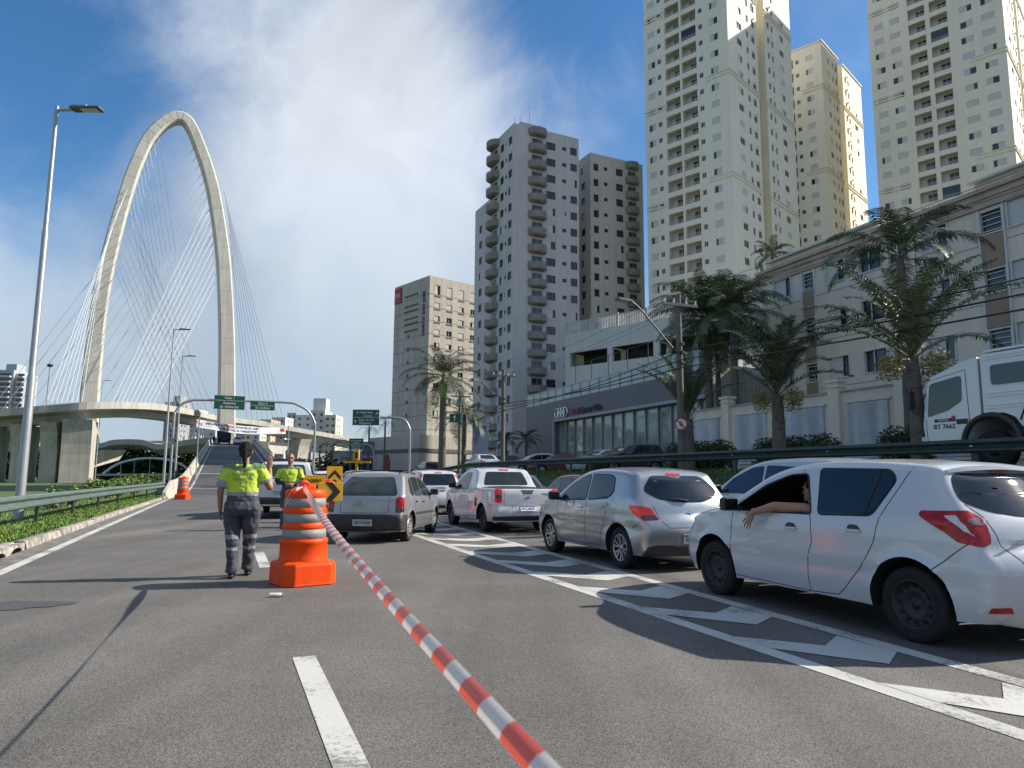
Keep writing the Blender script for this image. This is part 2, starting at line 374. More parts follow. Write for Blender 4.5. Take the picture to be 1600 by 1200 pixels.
# right embankment with grass and the raised side street beyond
def eh(s):
    return 0 if s < 13.0 else .14 if s < 13.4 else min(1.55, .14+(s-13.4)*.62) if s < 15.7 else 1.55
mb = MB(); ss = [12.98, 13.0, 13.25, 13.4, 14.1, 14.9, 15.7, 16.6]; zz = [0, .14, .14, .16, .6, 1.1, 1.5, 1.55]
ts = list(range(-20, 60, 4)); vv = [W(s, t, z+(.04*math.sin(t*1.3+s*4) if s > 14 else 0)) for t in ts for s, z in zip(ss, zz)]
n_ = len(ss); mb.add(vv, [(i*n_+j, i*n_+j+1, (i+1)*n_+j+1, (i+1)*n_+j) for i in range(len(ts)-1) for j in range(3, n_-1)], 0, True)
mb.build('embankment', M_GRASSD)['kind'] = 'structure'
mb = MB(); mb.add(vv, [(i*n_+j, i*n_+j+1, (i+1)*n_+j+1, (i+1)*n_+j) for i in range(len(ts)-1) for j in range(0, 3)])
mb.build('pavement', M_KERB)['kind'] = 'structure'
sheet('side_street', [W(16.6, -20, 1.56), W(25.2, -20, 1.56), W(25.2, 56, 1.56), W(16.6, 56, 1.56)], M_ASPH)
mb = MB(); mb.quad(W(25.2, -20, 1.68), W(40, -20, 1.68), W(40, 56, 1.68), W(25.2, 56, 1.68)); mb.quad(W(25.2, -20, 1.5), W(25.2, -20, 1.68), W(25.2, 56, 1.68), W(25.2, 56, 1.5))
mb.build('side_pavement', mat('pavement_slabs', (.25, .24, .22), .9, var=.3, scale=1.5, bump=.2))['kind'] = 'structure'
# side street slopes back down to avenue level further on
mb = MB()
for a, b_, z0, z1 in ((56, 80, 1.56, .3), (80, 110, .3, .02)):
    mb.quad(W(13.4, a, z0-.02), W(45, a, z0-.02), W(45, b_, z1-.02), W(13.4, b_, z1-.02))
mb.quad(W(13.4, 55.98, 0), W(45, 55.98, 0), W(45, 56, 1.54), W(13.4, 56, 1.54))
mb.build('side_street_slope', M_ASPH2)['kind'] = 'structure'
sheet('plaza_ground', [W(13.4, 110), W(80, 110), W(80, 400), W(13.4, 400)], M_ASPH2, .0)
# ---- grass blades along the left verge and weeds behind the guardrail
def blades(name, n, area, h, mats, seed, label=None):
    rnd = random.Random(seed); mb = MB()
    for i in range(n):
        s, t, z = area(rnd); p = W(s, t, z); hh = h*rnd.uniform(.5, 1.25); q = rnd.uniform(0, 6.28); w = rnd.uniform(.006, .014)*(1+t/25)
        d = Vector((math.cos(q), math.sin(q), 0)); e = Vector((-d.y, d.x, 0))*rnd.uniform(.1, .6)*hh
        mb.add([p-d*w, p+d*w, p+d*w*.5+e*.5+Vector((0, 0, hh*.7)), p+e+Vector((0, 0, hh))], [(0, 1, 2, 3)], rnd.randrange(len(mats)))
    o = mb.build(name, mats); tag(o, label, 'grass', kind='stuff'); return o
GB = [mat('blade_a', (.12, .20, .03), .6, var=.3, scale=8, spec=.3), mat('blade_b', (.17, .22, .05), .6, var=.3, scale=8, spec=.3), mat('blade_c', (.07, .14, .025), .6, var=.3, scale=8, spec=.3)]
def ar1(r):
    t = r.random()**1.6*36+11.5; return (r.uniform(-5.2, -3.5)+max(0, t-16)*.012, t, .1)
blades('verge_grass', 22000, ar1, .075, GB, 1, 'tufted bright green grass between the left kerb and guardrail')
blades('lawn_grass', 9000, lambda r: (lambda s, t: (s, t, vh(s, t)-.02))(r.uniform(-16, -5.2), r.random()*40+14), .10, GB, 2, 'sunlit lawn grass sloping away behind the left guardrail')
def ar3(r):
    s = r.uniform(13.6, 16.4); t = r.uniform(4, 46); return (s, t, eh(s)-.03)
blades('embankment_grass', 14000, ar3, .16, [GB[0], GB[2], M_GRASSD], 4, 'rough grass on the bank under the right guardrail')

# leafy bushes: many small leaves through a volume
LEAF = [mat('leaf_a', (.055, .10, .02), .5, var=.35, scale=5, spec=.4), mat('leaf_b', (.10, .17, .03), .5, var=.3, scale=5, spec=.4), mat('leaf_c', (.03, .06, .015), .55, var=.3, scale=5, spec=.4), mat('leaf_lime', (.17, .24, .04), .5, var=.3, scale=5, spec=.4)]
def leafcloud(mb, blobs, n, size, rnd, mis=(0, 1, 2), flat=.3):
    """n leaf quads spread through ellipsoid blobs (centre, radii), denser near their skins"""
    tot = sum(b[1][0]*b[1][1]*b[1][2] for b in blobs)
    for b in blobs:
        k = int(n*b[1][0]*b[1][1]*b[1][2]/tot)
        for _ in range(k):
            d = Vector((rnd.gauss(0, 1), rnd.gauss(0, 1), rnd.gauss(0, 1))).normalized()*(rnd.random()**.45)
            p = Vector(b[0])+Vector((d.x*b[1][0], d.y*b[1][1], d.z*b[1][2]))
            a = Vector((rnd.gauss(0, 1), rnd.gauss(0, 1), rnd.gauss(0, flat))).normalized(); c = a.cross(Vector((rnd.gauss(0, 1), rnd.gauss(0, 1), rnd.gauss(0, 1))).normalized())
            if c.length < .1: continue
            c = c.normalized(); s = size*rnd.uniform(.6, 1.4)
            mb.add([p-a*s, p+c*s*.45, p+a*s, p-c*s*.45], [(0, 1, 2, 3)], mis[rnd.randrange(len(mis))])
def bush(name, label, cat, blobs, n, size, seed, mis=(0, 1, 2), group=None, stem=True, loc=(0, 0, 0), rz=0.):
    rnd = random.Random(seed); t = thing(name, label, cat, loc, rz, group)
    mb = MB(); leafcloud(mb, blobs, n, size, rnd, mis); mb.build('foliage', LEAF, t)
    if stem:
        s = MB()
        for b in blobs:
            for _ in range(3):
                c = Vector(b[0]); e = c+Vector((rnd.uniform(-.6, .6)*b[1][0], rnd.uniform(-.6, .6)*b[1][1], rnd.uniform(-.2, .7)*b[1][2]))
                s.tube([Vector((c.x*.9, c.y*.9, 0)), (Vector((c.x, c.y, 0))+e)/2+Vector((rnd.uniform(-.1, .1), 0, 0)), e], [.03, .02, .008], 5)
        s.build('stem', mat('bark', (.11, .085, .06), .95, var=.4, scale=9, bump=.6), t)
    return t
# ================================================================== VEHICLES
def carpaint(name, col, metal=0., rough=.28, flake=0.):
    m, nt, b = _m(name); L = nt.links; tc = N(nt, 'ShaderNodeTexCoord')
    n = N(nt, 'ShaderNodeTexNoise', inp={'Scale': 2.2, 'Detail': 5.}); L.new(tc.outputs['Object'], n.inputs[0])
    # road dust: towards the sills the paint is a bit dirtier in patches
    sp = N(nt, 'ShaderNodeSeparateXYZ'); L.new(tc.outputs['Object'], sp.inputs[0])
    h = N(nt, 'ShaderNodeMapRange', inp={1: .75, 2: .2, 3: 0., 4: .28}); L.new(sp.outputs[2], h.inputs[0])
    mu = N(nt, 'ShaderNodeMath', operation='MULTIPLY'); L.new(h.outputs[0], mu.inputs[0]); L.new(n.outputs[0], mu.inputs[1])
    mx = N(nt, 'ShaderNodeMix', data_type='RGBA'); L.new(mu.outputs[0], mx.inputs[0]); mx.inputs[6].default_value = c4(col); mx.inputs[7].default_value = (.22, .19, .15, 1)
    L.new(mx.outputs[2], b.inputs['Base Color']); b.inputs['Metallic'].default_value = metal
    rr = N(nt, 'ShaderNodeMapRange', inp={1: .3, 2: .7, 3: rough*.95, 4: rough*1.08}); L.new(n.outputs[0], rr.inputs[0]); L.new(rr.outputs[0], b.inputs['Roughness'])
    b.inputs['Coat Weight'].default_value = .8; b.inputs['Coat Roughness'].default_value = .05
    MATS[name] = m; return m
M_WHITE = carpaint('paint_white', (.52, .535, .56)); M_SILV = carpaint('paint_silver', (.40, .41, .42), .75, .32)
M_SILV2 = carpaint('paint_pale_silver', (.33, .335, .34), .6, .36); M_RED = carpaint('paint_red', (.16, .03, .03)); M_GREYP = carpaint('paint_grey', (.13, .135, .14), .5)
M_BLACKP = carpaint('paint_black', (.012, .012, .014)); M_BLUEP = carpaint('paint_pale_blue', (.42, .46, .52), .3)
M_GLASS = mat('tinted_glass', (.006, .009, .011), .035, var=.2, scale=2, spec=.75)
M_GLASSB = mat('tinted_glass_blue', (.008, .018, .032), .04, var=.2, scale=2, spec=.8)
M_GLASSG = mat('green_glass', (.022, .032, .028), .05, var=.4, scale=3, spec=.8)
M_TYRE = mat('tyre_rubber', (.010, .010, .011), .85, var=.3, scale=20, bump=.3, bscale=60)
M_PLAST = mat('black_plastic', (.028, .029, .031), .55, var=.2, scale=6)
M_DARK = mat('dark_void', (.008, .008, .008), .9)
M_GAP = mat('panel_gap', (.02, .02, .022), .8)
M_REDL = mat('red_lens', (.36, .004, .006), .22, var=.45, scale=22, coat=.25, spec=.4)
M_REDLIT = mat('red_lens_lit', (.42, .006, .008), .15, var=.3, scale=14, coat=.6, emis=(1, .015, .01, .10))
M_CLEAR = mat('clear_lens', (.55, .56, .57), .12, var=.2, scale=18, coat=.7)
M_DKL = mat('smoked_lens', (.05, .03, .03), .15, var=.2, scale=10, coat=.7)
M_RIM = mat('alloy', (.42, .42, .43), .3, metal=.85, var=.1); M_STEEL = mat('black_steel_wheel', (.008, .009, .011), .5, var=.3, scale=8)
M_HUBC = mat('hubcap_silver', (.34, .34, .345), .4, metal=.5, var=.12); M_CHROME = mat('chrome', (.7, .7, .7), .12, metal=1.)
M_PLATE = mat('number_plate', (.62, .63, .64), .45, var=.06); M_PLATEG = mat('number_plate_grey', (.42, .43, .43), .45, var=.06)
M_PBLUE = mat('plate_blue', (.01, .04, .25), .4); M_INK = mat('ink_black', (.012, .012, .014), .5)
M_SEAT = mat('seat_cloth', (.03, .032, .038), .9, var=.2, scale=8)

def roundpoly(P, r, k=4):
    out = []; n = len(P)
    for i in range(n):
        p = Vector(P[i][:2]); a = Vector(P[i-1][:2])-p; b = Vector(P[(i+1) % n][:2])-p
        rr = min((P[i][2] if len(P[i]) > 2 else r), a.length*.45, b.length*.45)
        A = p+a.normalized()*rr; B = p+b.normalized()*rr
        for j in range(k+1):
            t = j/k; out.append(A*(1-t)**2+p*2*t*(1-t)+B*t*t)
    return out
class Car:
    """closed body shell: a Coons patch over the side silhouette pushed out to the half-width, strips across between left and right"""
    def __init__(s, sp):
        s.sp = sp; s.L = sp['L']; s.Wh = sp['W']/2; s.build_shell()
    def halfw(s, x, z):
        sp = s.sp; L = s.L; W_ = s.Wh; xr, xf = sp.get('taper', (.7, 1.0))
        w = W_
        if x < xr: w -= sp.get('tr', .07)*((xr-x)/xr)**2
        if x > L-xf: w -= sp.get('tf', .13)*((x-(L-xf))/xf)**2.2
        if z < .5: w -= .05*((.5-z)/.3)**2
        belt = sp['belt'](x); 
        if z > belt: w -= (z-belt)*sp.get('tum', .34)+.012*min(1, (z-belt)/.03)
        else: w -= .03*((belt-z)/(belt-.5))**2*0+ .022*max(0, (z-(belt-.16))/.16)**2
        cr = sp.get('crease')
        if cr and z < belt:                        # pressed line along the doors
            zc = cr[0]+cr[1]*x; w += .012*math.exp(-((z-zc)/.035)**2)-.012*math.exp(-((z-zc+.09)/.06)**2)
        for xw in sp['wheels']:
            d = math.hypot(x-xw, z-sp['rw'])-sp['ra']
            if d < .12: w += .02*math.exp(-(max(d, 0)/.05)**2)
        return w
    def build_shell(s):
        sp = s.sp; L = s.L
        # bottom boundary with wheel arches
        zb = sp.get('zb', .22); bx = []
        ra, rw = sp['ra'], sp['rw']; bot = []
        x0, x1 = sp['tail'][0][0], sp['nose'][0][0]
        segs = [(x0, None)]
        cur = x0; pts = []
        n = int((x1-cur)/.06); pts += [(cur+(x1-cur)*i/n, zb) for i in range(n+1)]
        # extra stations near the ends
        pts = [pts[0], (pts[0][0]+.012, zb), (pts[0][0]+.035, zb), (pts[0][0]+.07, zb)]+[p for p in pts if x0+.08 < p[0] < x1-.08]+[(x1-.07, zb), (x1-.035, zb), (x1-.012, zb), (x1, zb)]
        B = np.array(pts); u = (B[:, 0]-x0)/(x1-x0)
        tailp = np.array([tuple(p)[:2] for p in catmull([(a, b, 0) for a, b in sp['tail']], 5)]); nosep = np.array([tuple(p)[:2] for p in catmull([(a, b, 0) for a, b in sp['nose']], 5)])
        topc = np.array([tuple(p)[:2] for p in catmull([(a, b, 0) for a, b in sp['top']], 8)])
        if sp.get('sharp'): topc = np.array(sp['top'])
        s.topc, s.tailp, s.nosep = topc, tailp, nosep
        xt = topc[0, 0]+u*(topc[-1, 0]-topc[0, 0]); T = np.stack([xt, np.interp(xt, topc[:, 0], topc[:, 1])], 1)
        v = np.array([0, .012, .03, .06]+list(np.linspace(.1, .9, 19))+[.93, .955, .975, .99, 1.])
        def arc(P):
            d = np.r_[0, np.cumsum(np.hypot(*np.diff(P, axis=0).T))]; d /= d[-1]
            return np.stack([np.interp(v, d, P[:, 0]), np.interp(v, d, P[:, 1])], 1)
        Lc, Rc = arc(tailp), arc(nosep); Lc[0] = B[0]; Rc[0] = B[-1]; T[0] = Lc[-1]; T[-1] = Rc[-1]
        nu, nv = len(u), len(v); S = np.zeros((nu, nv, 2))
        for i in range(nu):
            for j in range(nv):
                a, b = u[i], v[j]
                S[i, j] = (1-b)*B[i]+b*T[i]+(1-a)*Lc[j]+a*Rc[j]-((1-a)*(1-b)*B[0]+a*(1-b)*B[-1]+(1-a)*b*T[0]+a*b*T[-1])
        def dist(P, poly):
            a = poly[:-1]; d = poly[1:]-a; t = np.clip(((P-a)*d).sum(1)/((d*d).sum(1)+1e-12), 0, 1); return float(np.min(np.hypot(*(a+d*t[:, None]-P).T)))
        Rt, Rl, Rn = sp.get('rt', .075), sp.get('rl', .10), sp.get('rn', .2)
        Y = np.zeros((nu, nv))
        for i in range(nu):
            for j in range(nv):
                P = S[i, j]; e = [(dist(P, T), Rt), (dist(P, Lc), Rl), (dist(P, Rc), Rn)]; drop = 0
                for d_, r_ in e:
                    if d_ < r_: q = 1-d_/r_; drop = max(drop, r_*(1-math.sqrt(max(0, 1-q*q))))
                db = dist(P, B[[0, 1]]) if False else P[1]-np.interp(P[0], [x0, x1], [zb, zb])
                Y[i, j] = s.halfw(P[0], P[1])-drop
        mb = MB()
        idx = lambda i, j: i*nv+j
        for sgn in (1, -1):
            vs = [(S[i, j, 0], sgn*Y[i, j], S[i, j, 1]) for i in range(nu) for j in range(nv)]
            fs = []
            for i in range(nu-1):
                for j in range(nv-1):
                    q = (idx(i, j), idx(i+1, j), idx(i+1, j+1), idx(i, j+1)); fs.append(q if sgn < 0 else q[::-1])
            mb.add(vs, fs, 0, True)
        # strips across
        def strip_(P, ye, crown, mi=0, dark=False):
            n = len(P); nq = 15; vs = []
            cen = np.array([L*.5, .7])
            for i in range(n):
                t = P[min(i+1, n-1)]-P[max(i-1, 0)]; t = t/ (np.hypot(*t)+1e-9); nrm = np.array([-t[1], t[0]])
                if nrm@(P[i]-cen) < 0: nrm = -nrm
                c = crown(P[i])
                for k in range(nq):
                    q = math.sin((k/(nq-1)-.5)*math.pi); o = P[i]+nrm*c*(1-q*q)
                    vs.append((o[0], q*ye[i], o[1]))
            mb.add(vs, [(i*nq+k, i*nq+k+1, (i+1)*nq+k+1, (i+1)*nq+k) for i in range(n-1) for k in range(nq-1)], mi, True)
        kt, kl, kn = sp.get('ct', .028), sp.get('cl', .05), sp.get('cn', .13)
        strip_(T, Y[:, -1], lambda p: kt*min(1, max(0, (p[0]-T[0][0])/.15))*min(1, max(0, (T[-1][0]-p[0])/.15))+0)
        strip_(Lc, Y[0, :], lambda p: kl*min(1, max(0, (Lc[-1][1]-p[1])/.12)))
        strip_(Rc, Y[-1, :], lambda p: kn*min(1, max(0, (Rc[-1][1]-p[1])/.12)))
        strip_(B, Y[:, 0], lambda p: 0, 1)
        s.mb = mb; s.T, s.Lc, s.Rc = T, Lc, Rc
        bm = bmesh.new(); V = [bm.verts.new(p) for p in mb.v]; bm.verts.ensure_lookup_table()
        for f in mb.f:
            try: bm.faces.new([V[i] for i in f])
            except ValueError: pass
        bmesh.ops.remove_doubles(bm, verts=bm.verts, dist=2e-4); bmesh.ops.recalc_face_normals(bm, faces=bm.faces)
        s.bvh = BVHTree.FromBMesh(bm); s.bm = bm
    def hit(s, o, d):
        r_ = s.bvh.ray_cast(Vector(o), Vector(d).normalized(), 20)
        if r_[0] is None: return None, None
        n = r_[1]; return r_[0], (-n if n.dot(Vector(d)) > 0 else n)
    def caster(s, face, sgn=1):
        L = s.L
        if face == 'side': return lambda a, b: ((a, sgn*3, b), (0, -sgn, 0))
        if face == 'rear': return lambda a, b: ((-2, a, b), (1, 0, 0))
        if face == 'front': return lambda a, b: ((L+2, a, b), (-1, 0, 0))
        if face == 'top': return lambda a, b: ((a, b, 4), (0, 0, -1))
        if face == 'rearslant': return lambda a, b: ((-2, a, b+1.2), (1, 0, -.5))
        if face == 'corner':
            def f(c, z):
                xt = float(np.interp(z, s.Lc[:, 1], s.Lc[:, 0])); yw = s.halfw(max(xt, 0)+.1, z)
                ph = max(0, min(1, (c+.14)/.28)); ph = ph*ph*(3-2*ph)*math.pi/2
                d = Vector((math.cos(ph), -sgn*math.sin(ph), 0)); b_ = Vector((xt+max(c, 0), sgn*(yw+min(c, 0)), z)); return b_-d*1.5, d
            return f
    def patch(s, poly, cast, off=.004, cell=.045, mb=None, mi=0, skirt=.012):
        """drawn outline laid onto the shell: refined, ray-projected, lifted a few mm, with a rim turned inwards"""
        P = [Vector((p[0], p[1], 0)) for p in poly]; bm = bmesh.new(); V = [bm.verts.new(p) for p in P]
        tri = tessellate_polygon([P])
        for t in tri:
            try: bm.faces.new([V[i] for i in t])
            except ValueError: pass
        xs = [p.x for p in P]; ys = [p.y for p in P]
        for ax, lo, hi in ((0, min(xs), max(xs)), (1, min(ys), max(ys))):
            k = int((hi-lo)/cell)
            for i in range(1, k+1):
                c = [0, 0, 0]; c[ax] = lo+(hi-lo)*i/(k+1); nn = [0, 0, 0]; nn[ax] = 1
                bmesh.ops.bisect_plane(bm, geom=bm.verts[:]+bm.edges[:]+bm.faces[:], plane_co=c, plane_no=nn)
        bm.verts.index_update(); vs = []; ns = []; ok = []
        for v in bm.verts:
            o, d = cast(v.co.x, v.co.y); h, n = s.hit(o, d)
            if h is None: ok.append(False); vs.append(Vector((0, 0, 0))); ns.append(Vector((0, 0, 1)))
            else: ok.append(True); vs.append(h+n*off); ns.append(n)
        fs = [[v.index for v in f.verts] for f in bm.faces if all(ok[v.index] for v in f.verts)]
        # orient
        out = []
        for f in fs:
            a, b, c = vs[f[0]], vs[f[1]], vs[f[2]]; nn = (b-a).cross(c-a)
            out.append(f if nn.dot(ns[f[0]]) > 0 else f[::-1])
        r = mb or MB(); base = len(r.v); r.add(vs, out, mi, True)
        for e in bm.edges:
            if len(e.link_faces) == 1 and all(ok[v.index] for v in e.verts):
                a, b = e.verts[0].index, e.verts[1].index
                r.add([vs[a], vs[b], vs[b]-ns[b]*skirt, vs[a]-ns[a]*skirt], [(0, 1, 2, 3)], mi)
        bm.free(); return r
    def lineon(s, pts, cast, w=.006, mb=None, mi=0, off=.0015, step=.04):
        r = mb or MB(); P = [Vector((p[0], p[1], 0)) for p in pts]; Q = []
        for a, b in zip(P, P[1:]):
            k = max(1, int((b-a).length/step)); Q += [a+(b-a)*i/k for i in range(k)]
        Q.append(P[-1]); H = []
        for i, q in enumerate(Q):
            t = (Q[min(i+1, len(Q)-1)]-Q[max(i-1, 0)]).normalized(); nn = Vector((-t.y, t.x, 0))*w/2; pr = []
            for sg in (-1, 1):
                o, d = cast(*(q+nn*sg)[:2]); h, n = s.hit(o, d)
                if h is None: pr = None; break
                pr.append(h+n*off)
            H.append(pr)
        for a, b in zip(H, H[1:]):
            if a and b and (a[0]-b[0]).length < .3: r.quad(a[0], a[1], b[1], b[0], mi)
        return r
def wheel(car, parent, x, sgn, kind, r=.3, w=.19, y=None):
    """tyre with its rim as a sub-part"""
    sp = car.sp; y = y if y is not None else car.Wh-.035
    t = MB(); o = (x, sgn*(y-w/2), r); h = w/2
    t.lathe([(r*.64, -h*.9), (r*.80, -h), (r*.93, -h*.98), (r*.985, -h*.8), (r, -h*.5), (r, h*.5), (r*.985, h*.8), (r*.93, h*.98), (r*.80, h), (r*.66, h*.93), (r*.64, h*.85)], 32, 0, o, axis=1)
    t.lathe([(r*.7, h*.985), (r*.72, h*1.02), (r*.735, h*.99)], 32, 0, o, axis=1)
    wh = t.build('wheel', M_TYRE, parent)
    m = MB(); R_ = r*.66; S = lambda d: sgn*h*d
    def ring(prof, mi=0, mis=None): m.lathe([(a, sgn*b) for a, b in prof], 32, mi, o, axis=1, mis=mis)
    if kind == 'steel':
        ring([(R_, h*.9), (R_*.93, h*.95), (R_*.88, h*.72), (R_*.8, h*.5), (R_*.62, h*.62), (R_*.45, h*.58), (R_*.3, h*.42), (R_*.14, h*.42), (R_*.12, h*.6), (.001, h*.6)])
        for k in range(12):
            q = k*math.pi/6; c = (o[0]+R_*.71*math.cos(q), o[1]+sgn*h*.6, o[2]+R_*.71*math.sin(q)); m.box(c, (.035, .012, .03), 1)
        mats = [M_STEEL, M_DARK]
    elif kind == 'cap':
        ring([(R_*1.02, h*.92), (R_*.97, h*1.02), (R_*.8, h*1.0), (R_*.5, h*1.08), (R_*.2, h*1.12), (.001, h*1.13)])
        for k in range(14):
            q = k*math.pi/7; ax = (Vector((math.cos(q), 0, math.sin(q))), Vector((0, 1, 0)), Vector((-math.sin(q), 0, math.cos(q))))
            m.box(Vector(o)+ax[0]*R_*.72+Vector((0, sgn*h*1.03, 0)), (R_*.32, .012, R_*.12), 1, ax=ax, bev=.003)
        mats = [M_HUBC, M_DARK]
    else:
        ring([(R_, h*.9), (R_*.96, h*.98), (R_*.9, h*.85), (R_*.86, h*.2), (R_*.3, h*.1), (.001, h*.1)], mis=[0, 0, 1, 1, 1])
        n = 5 if kind == 'alloy5' else 6
        for k in range(n):
            for dq in (-.16, .16):
                q = 2*math.pi*k/n+.3; 
                a = Vector((math.cos(q+dq*.2), 0, math.sin(q+dq*.2))); b = Vector((math.cos(q+dq*1.35), 0, math.sin(q+dq*1.35)))
                p0 = Vector(o)+a*R_*.16+Vector((0, sgn*h*.72, 0)); p1 = Vector(o)+b*R_*.94+Vector((0, sgn*h*.9, 0))
                d = (p1-p0); sd_ = d.normalized().cross(Vector((0, 1, 0)))
                wd0, wd1 = R_*.055, R_*.085
                vs = [p0-sd_*wd0, p0+sd_*wd0, p1+sd_*wd1, p1-sd_*wd1]; dn = Vector((0, -sgn*.025, 0))
                m.add(vs+[v+dn for v in vs], [(0, 1, 2, 3), (0, 4, 5, 1), (1, 5, 6, 2), (2, 6, 7, 3), (3, 7, 4, 0)], 0)
        ring([(R_*.24, h*.6), (R_*.22, h*.82), (R_*.1, h*.86), (.001, h*.86)])
        mats = [M_RIM, M_DARK]
    m.build('rim', mats, wh, fix=False)
    return wh
def plate(car, parent, y, z, txt, cast, grey=False, w=.40, h=.13):
    o, d = cast(y, z); p, n = car.hit(o, d)
    if p is None: return
    n = Vector((n.x, 0, n.z)).normalized(); X = Vector((0, -1, 0)); 
    if n.x > 0: X = Vector((0, 1, 0))
    Zv = n.cross(X); p = p+n*.016; mb = MB(); ax = (X, Zv, n)
    mb.box(p, (w, h, .012), 0, ax=ax)
    if not grey: mb.box(p+Zv*(h*.39)+n*.0065, (w*.98, h*.2, .002), 1, ax=ax)
    text_mesh(txt, .088 if not grey else .078, mb, p+n*.0065-Zv*(.013 if not grey else -.0), ax, 2, .003, bold=.012)
    mb.build('number_plate', [M_PLATEG if grey else M_PLATE, M_PBLUE, M_INK], parent)
def mirror(car, parent, x, z, sgn, m, w=.2):
    b = MB(); y = sgn*(car.halfw(x, z)-.02)
    b.box((x, y+sgn*.05, z-.03), (.07, .12, .05), 1, bev=.015); b.box((x+.01, y+sgn*(.06+w/2), z+.02), (.1, w, .15), 0, bev=.035)
    b.box((x-.042, y+sgn*(.06+w/2), z+.02), (.006, w*.84, .115), 2)
    b.build('mirror', [m, M_PLAST, M_GLASS], parent)
def handle(mb, car, x, z, sgn, mi=0, body=1):
    o, d = car.caster('side', sgn)(x, z); p, n = car.hit(o, d)
    if p is None: return
    mb.box(p+n*.014, (.16, .022, .03), mi, bev=.009)
def make_car(sp, name, label, loc, rz, group=None, near=True):
    """loc is the ground point under the middle of the tail; local x points to the nose"""
    c = Car(sp); t = thing(name, label, sp.get('cat', 'car'), loc, rz, group); P = sp['paint']
    sd_, fr, re, tp = lambda q: c.caster('side', q), c.caster('front'), c.caster('rear'), c.caster('top')
    body = c.mb
    for q in (1, -1):
        for ln in sp.get('gaps', []): c.lineon(ln, sd_(q), mb=body, mi=2, w=.008)
    for ln in sp.get('rgaps', []): c.lineon(ln, re, mb=body, mi=2, w=.008)
    bo = body.build('body', [P, M_DARK, M_GAP], t, fix=True)
    cut = MB()
    for xw in sp['wheels']:
        for q in (1, -1): cut.lathe([(0, -.5), (sp['ra'], -.5), (sp['ra'], .5), (0, .5)], 48, 0, (xw, q*(c.Wh+.12), sp['rw']+.005), axis=1)
    tg = [bo]
    if sp.get('open'):
        k, q = sp['open']; w = roundpoly(sp['side_windows'][k], .05)
        c.patch(roundpoly([(p[0]+(.02 if p[0] > 2.3 else -.02), p[1]+(.016 if p[1] > 1.15 else -.012)) for p in sp['side_windows'][k]], .06), sd_(q), off=.002).build('window_frame', M_GAP, t); tg.append(kids(t)[-1])
        cut.prism([tuple(p) for p in w], -.42, 1.4, 0, ax=(Vector((1, 0, 0)), Vector((0, 0, 1)), Vector((0, q, 0))))
    co = cut.build('cut', [M_DARK], None, fix=True)
    for ob in tg:
        md = ob.modifiers.new('cut', 'BOOLEAN'); md.object = co; md.operation = 'DIFFERENCE'; md.solver = 'EXACT'; md.material_mode = 'TRANSFER'
        par = ob.parent; ob.parent = None
        dg = bpy.context.evaluated_depsgraph_get(); me = bpy.data.meshes.new_from_object(ob.evaluated_get(dg)); ob.modifiers.clear(); ob.data = me; ob.parent = par
        me.set_sharp_from_angle(angle=rad(38))
    bpy.data.objects.remove(co)
    # interior well seen through an open window is cut by sp['cut']
    for q in (1, -1):
        for k, w in enumerate(sp.get('side_windows', [])):
            if sp.get('open') == (k, q): continue
            wm = c.patch(roundpoly(w, .05), sd_(q), off=.006); cx = sum(p[0] for p in w)/len(w); cz = sum(p[1] for p in w)/len(w)
            c.patch(roundpoly([(p[0]+math.copysign(.018, p[0]-cx), p[1]+math.copysign(.015, p[1]-cz)) for p in w], .06), sd_(q), off=.002, mb=wm, mi=1, skirt=.002)
            wm.build('side_window', [sp.get('glass', M_GLASS), M_GAP], t)
    for nm, f in (('rear_window', re), ('windscreen', fr)):
        if sp.get(nm): c.patch(roundpoly(sp[nm], .07), f, cell=.06).build(nm, sp.get('rglass', M_GLASS) if nm == 'rear_window' else M_GLASSG, t)
    for (nm, poly, face, m_, sym, r_) in sp.get('patches', []):
        for q in ((1, -1) if sym else (1,)):
            pp = poly
            if sym and face in ('rear', 'front'): pp = [(q*a[0],)+tuple(a[1:]) for a in poly]
            f = sd_(q) if face == 'side' else c.caster('corner', q) if face == 'corner' else c.caster(face)
            ms = m_ if isinstance(m_, (list, tuple)) else [m_]
            c.patch(roundpoly(pp, r_), f, off=.006, cell=.03).build(nm, ms, t)
    for (nm, poly, face, m_, sym, r_) in sp.get('overlay', []):
        for q in ((1, -1) if sym else (1,)):
            pp = [(q*a[0],)+tuple(a[1:]) for a in poly] if sym and face in ('rear', 'front') else poly
            f = sd_(q) if face == 'side' else c.caster('corner', q) if face == 'corner' else c.caster(face)
            c.patch(roundpoly(pp, r_), f, off=.011, cell=.03).build(nm, m_, t)
    if sp.get('spoiler'):
        (x_, z_), (yw, _) = sp['spoiler']; q = MB(); n_ = 12; vs = []
        for i in range(n_+1):
            y = -yw+2*yw*i/n_; k = abs(y)/yw; xo = x_+.05*k**3
            vs += [(xo+.30, y*1.0, z_+.065-.03*k**2), (xo-.03, y, z_+.035-.035*k**2), (xo-.035, y, z_+.012-.035*k**2), (xo+.05, y, z_-.012-.03*k**2)]
        q.add(vs, [(4*i+j, 4*i+j+1, 4*i+5+j, 4*i+4+j) for i in range(n_) for j in range(3)]+[(0, 3, 2, 1), (4*n_, 4*n_+1, 4*n_+2, 4*n_+3)], 0, True)
        o_ = q.build('spoiler', P, t, fix=True); o_.data.set_sharp_from_angle(angle=rad(30))
        q = MB(); q.box((x_+.0, 0, z_+.005), (.03, .22, .016)); q.build('brake_light', M_REDL, t)
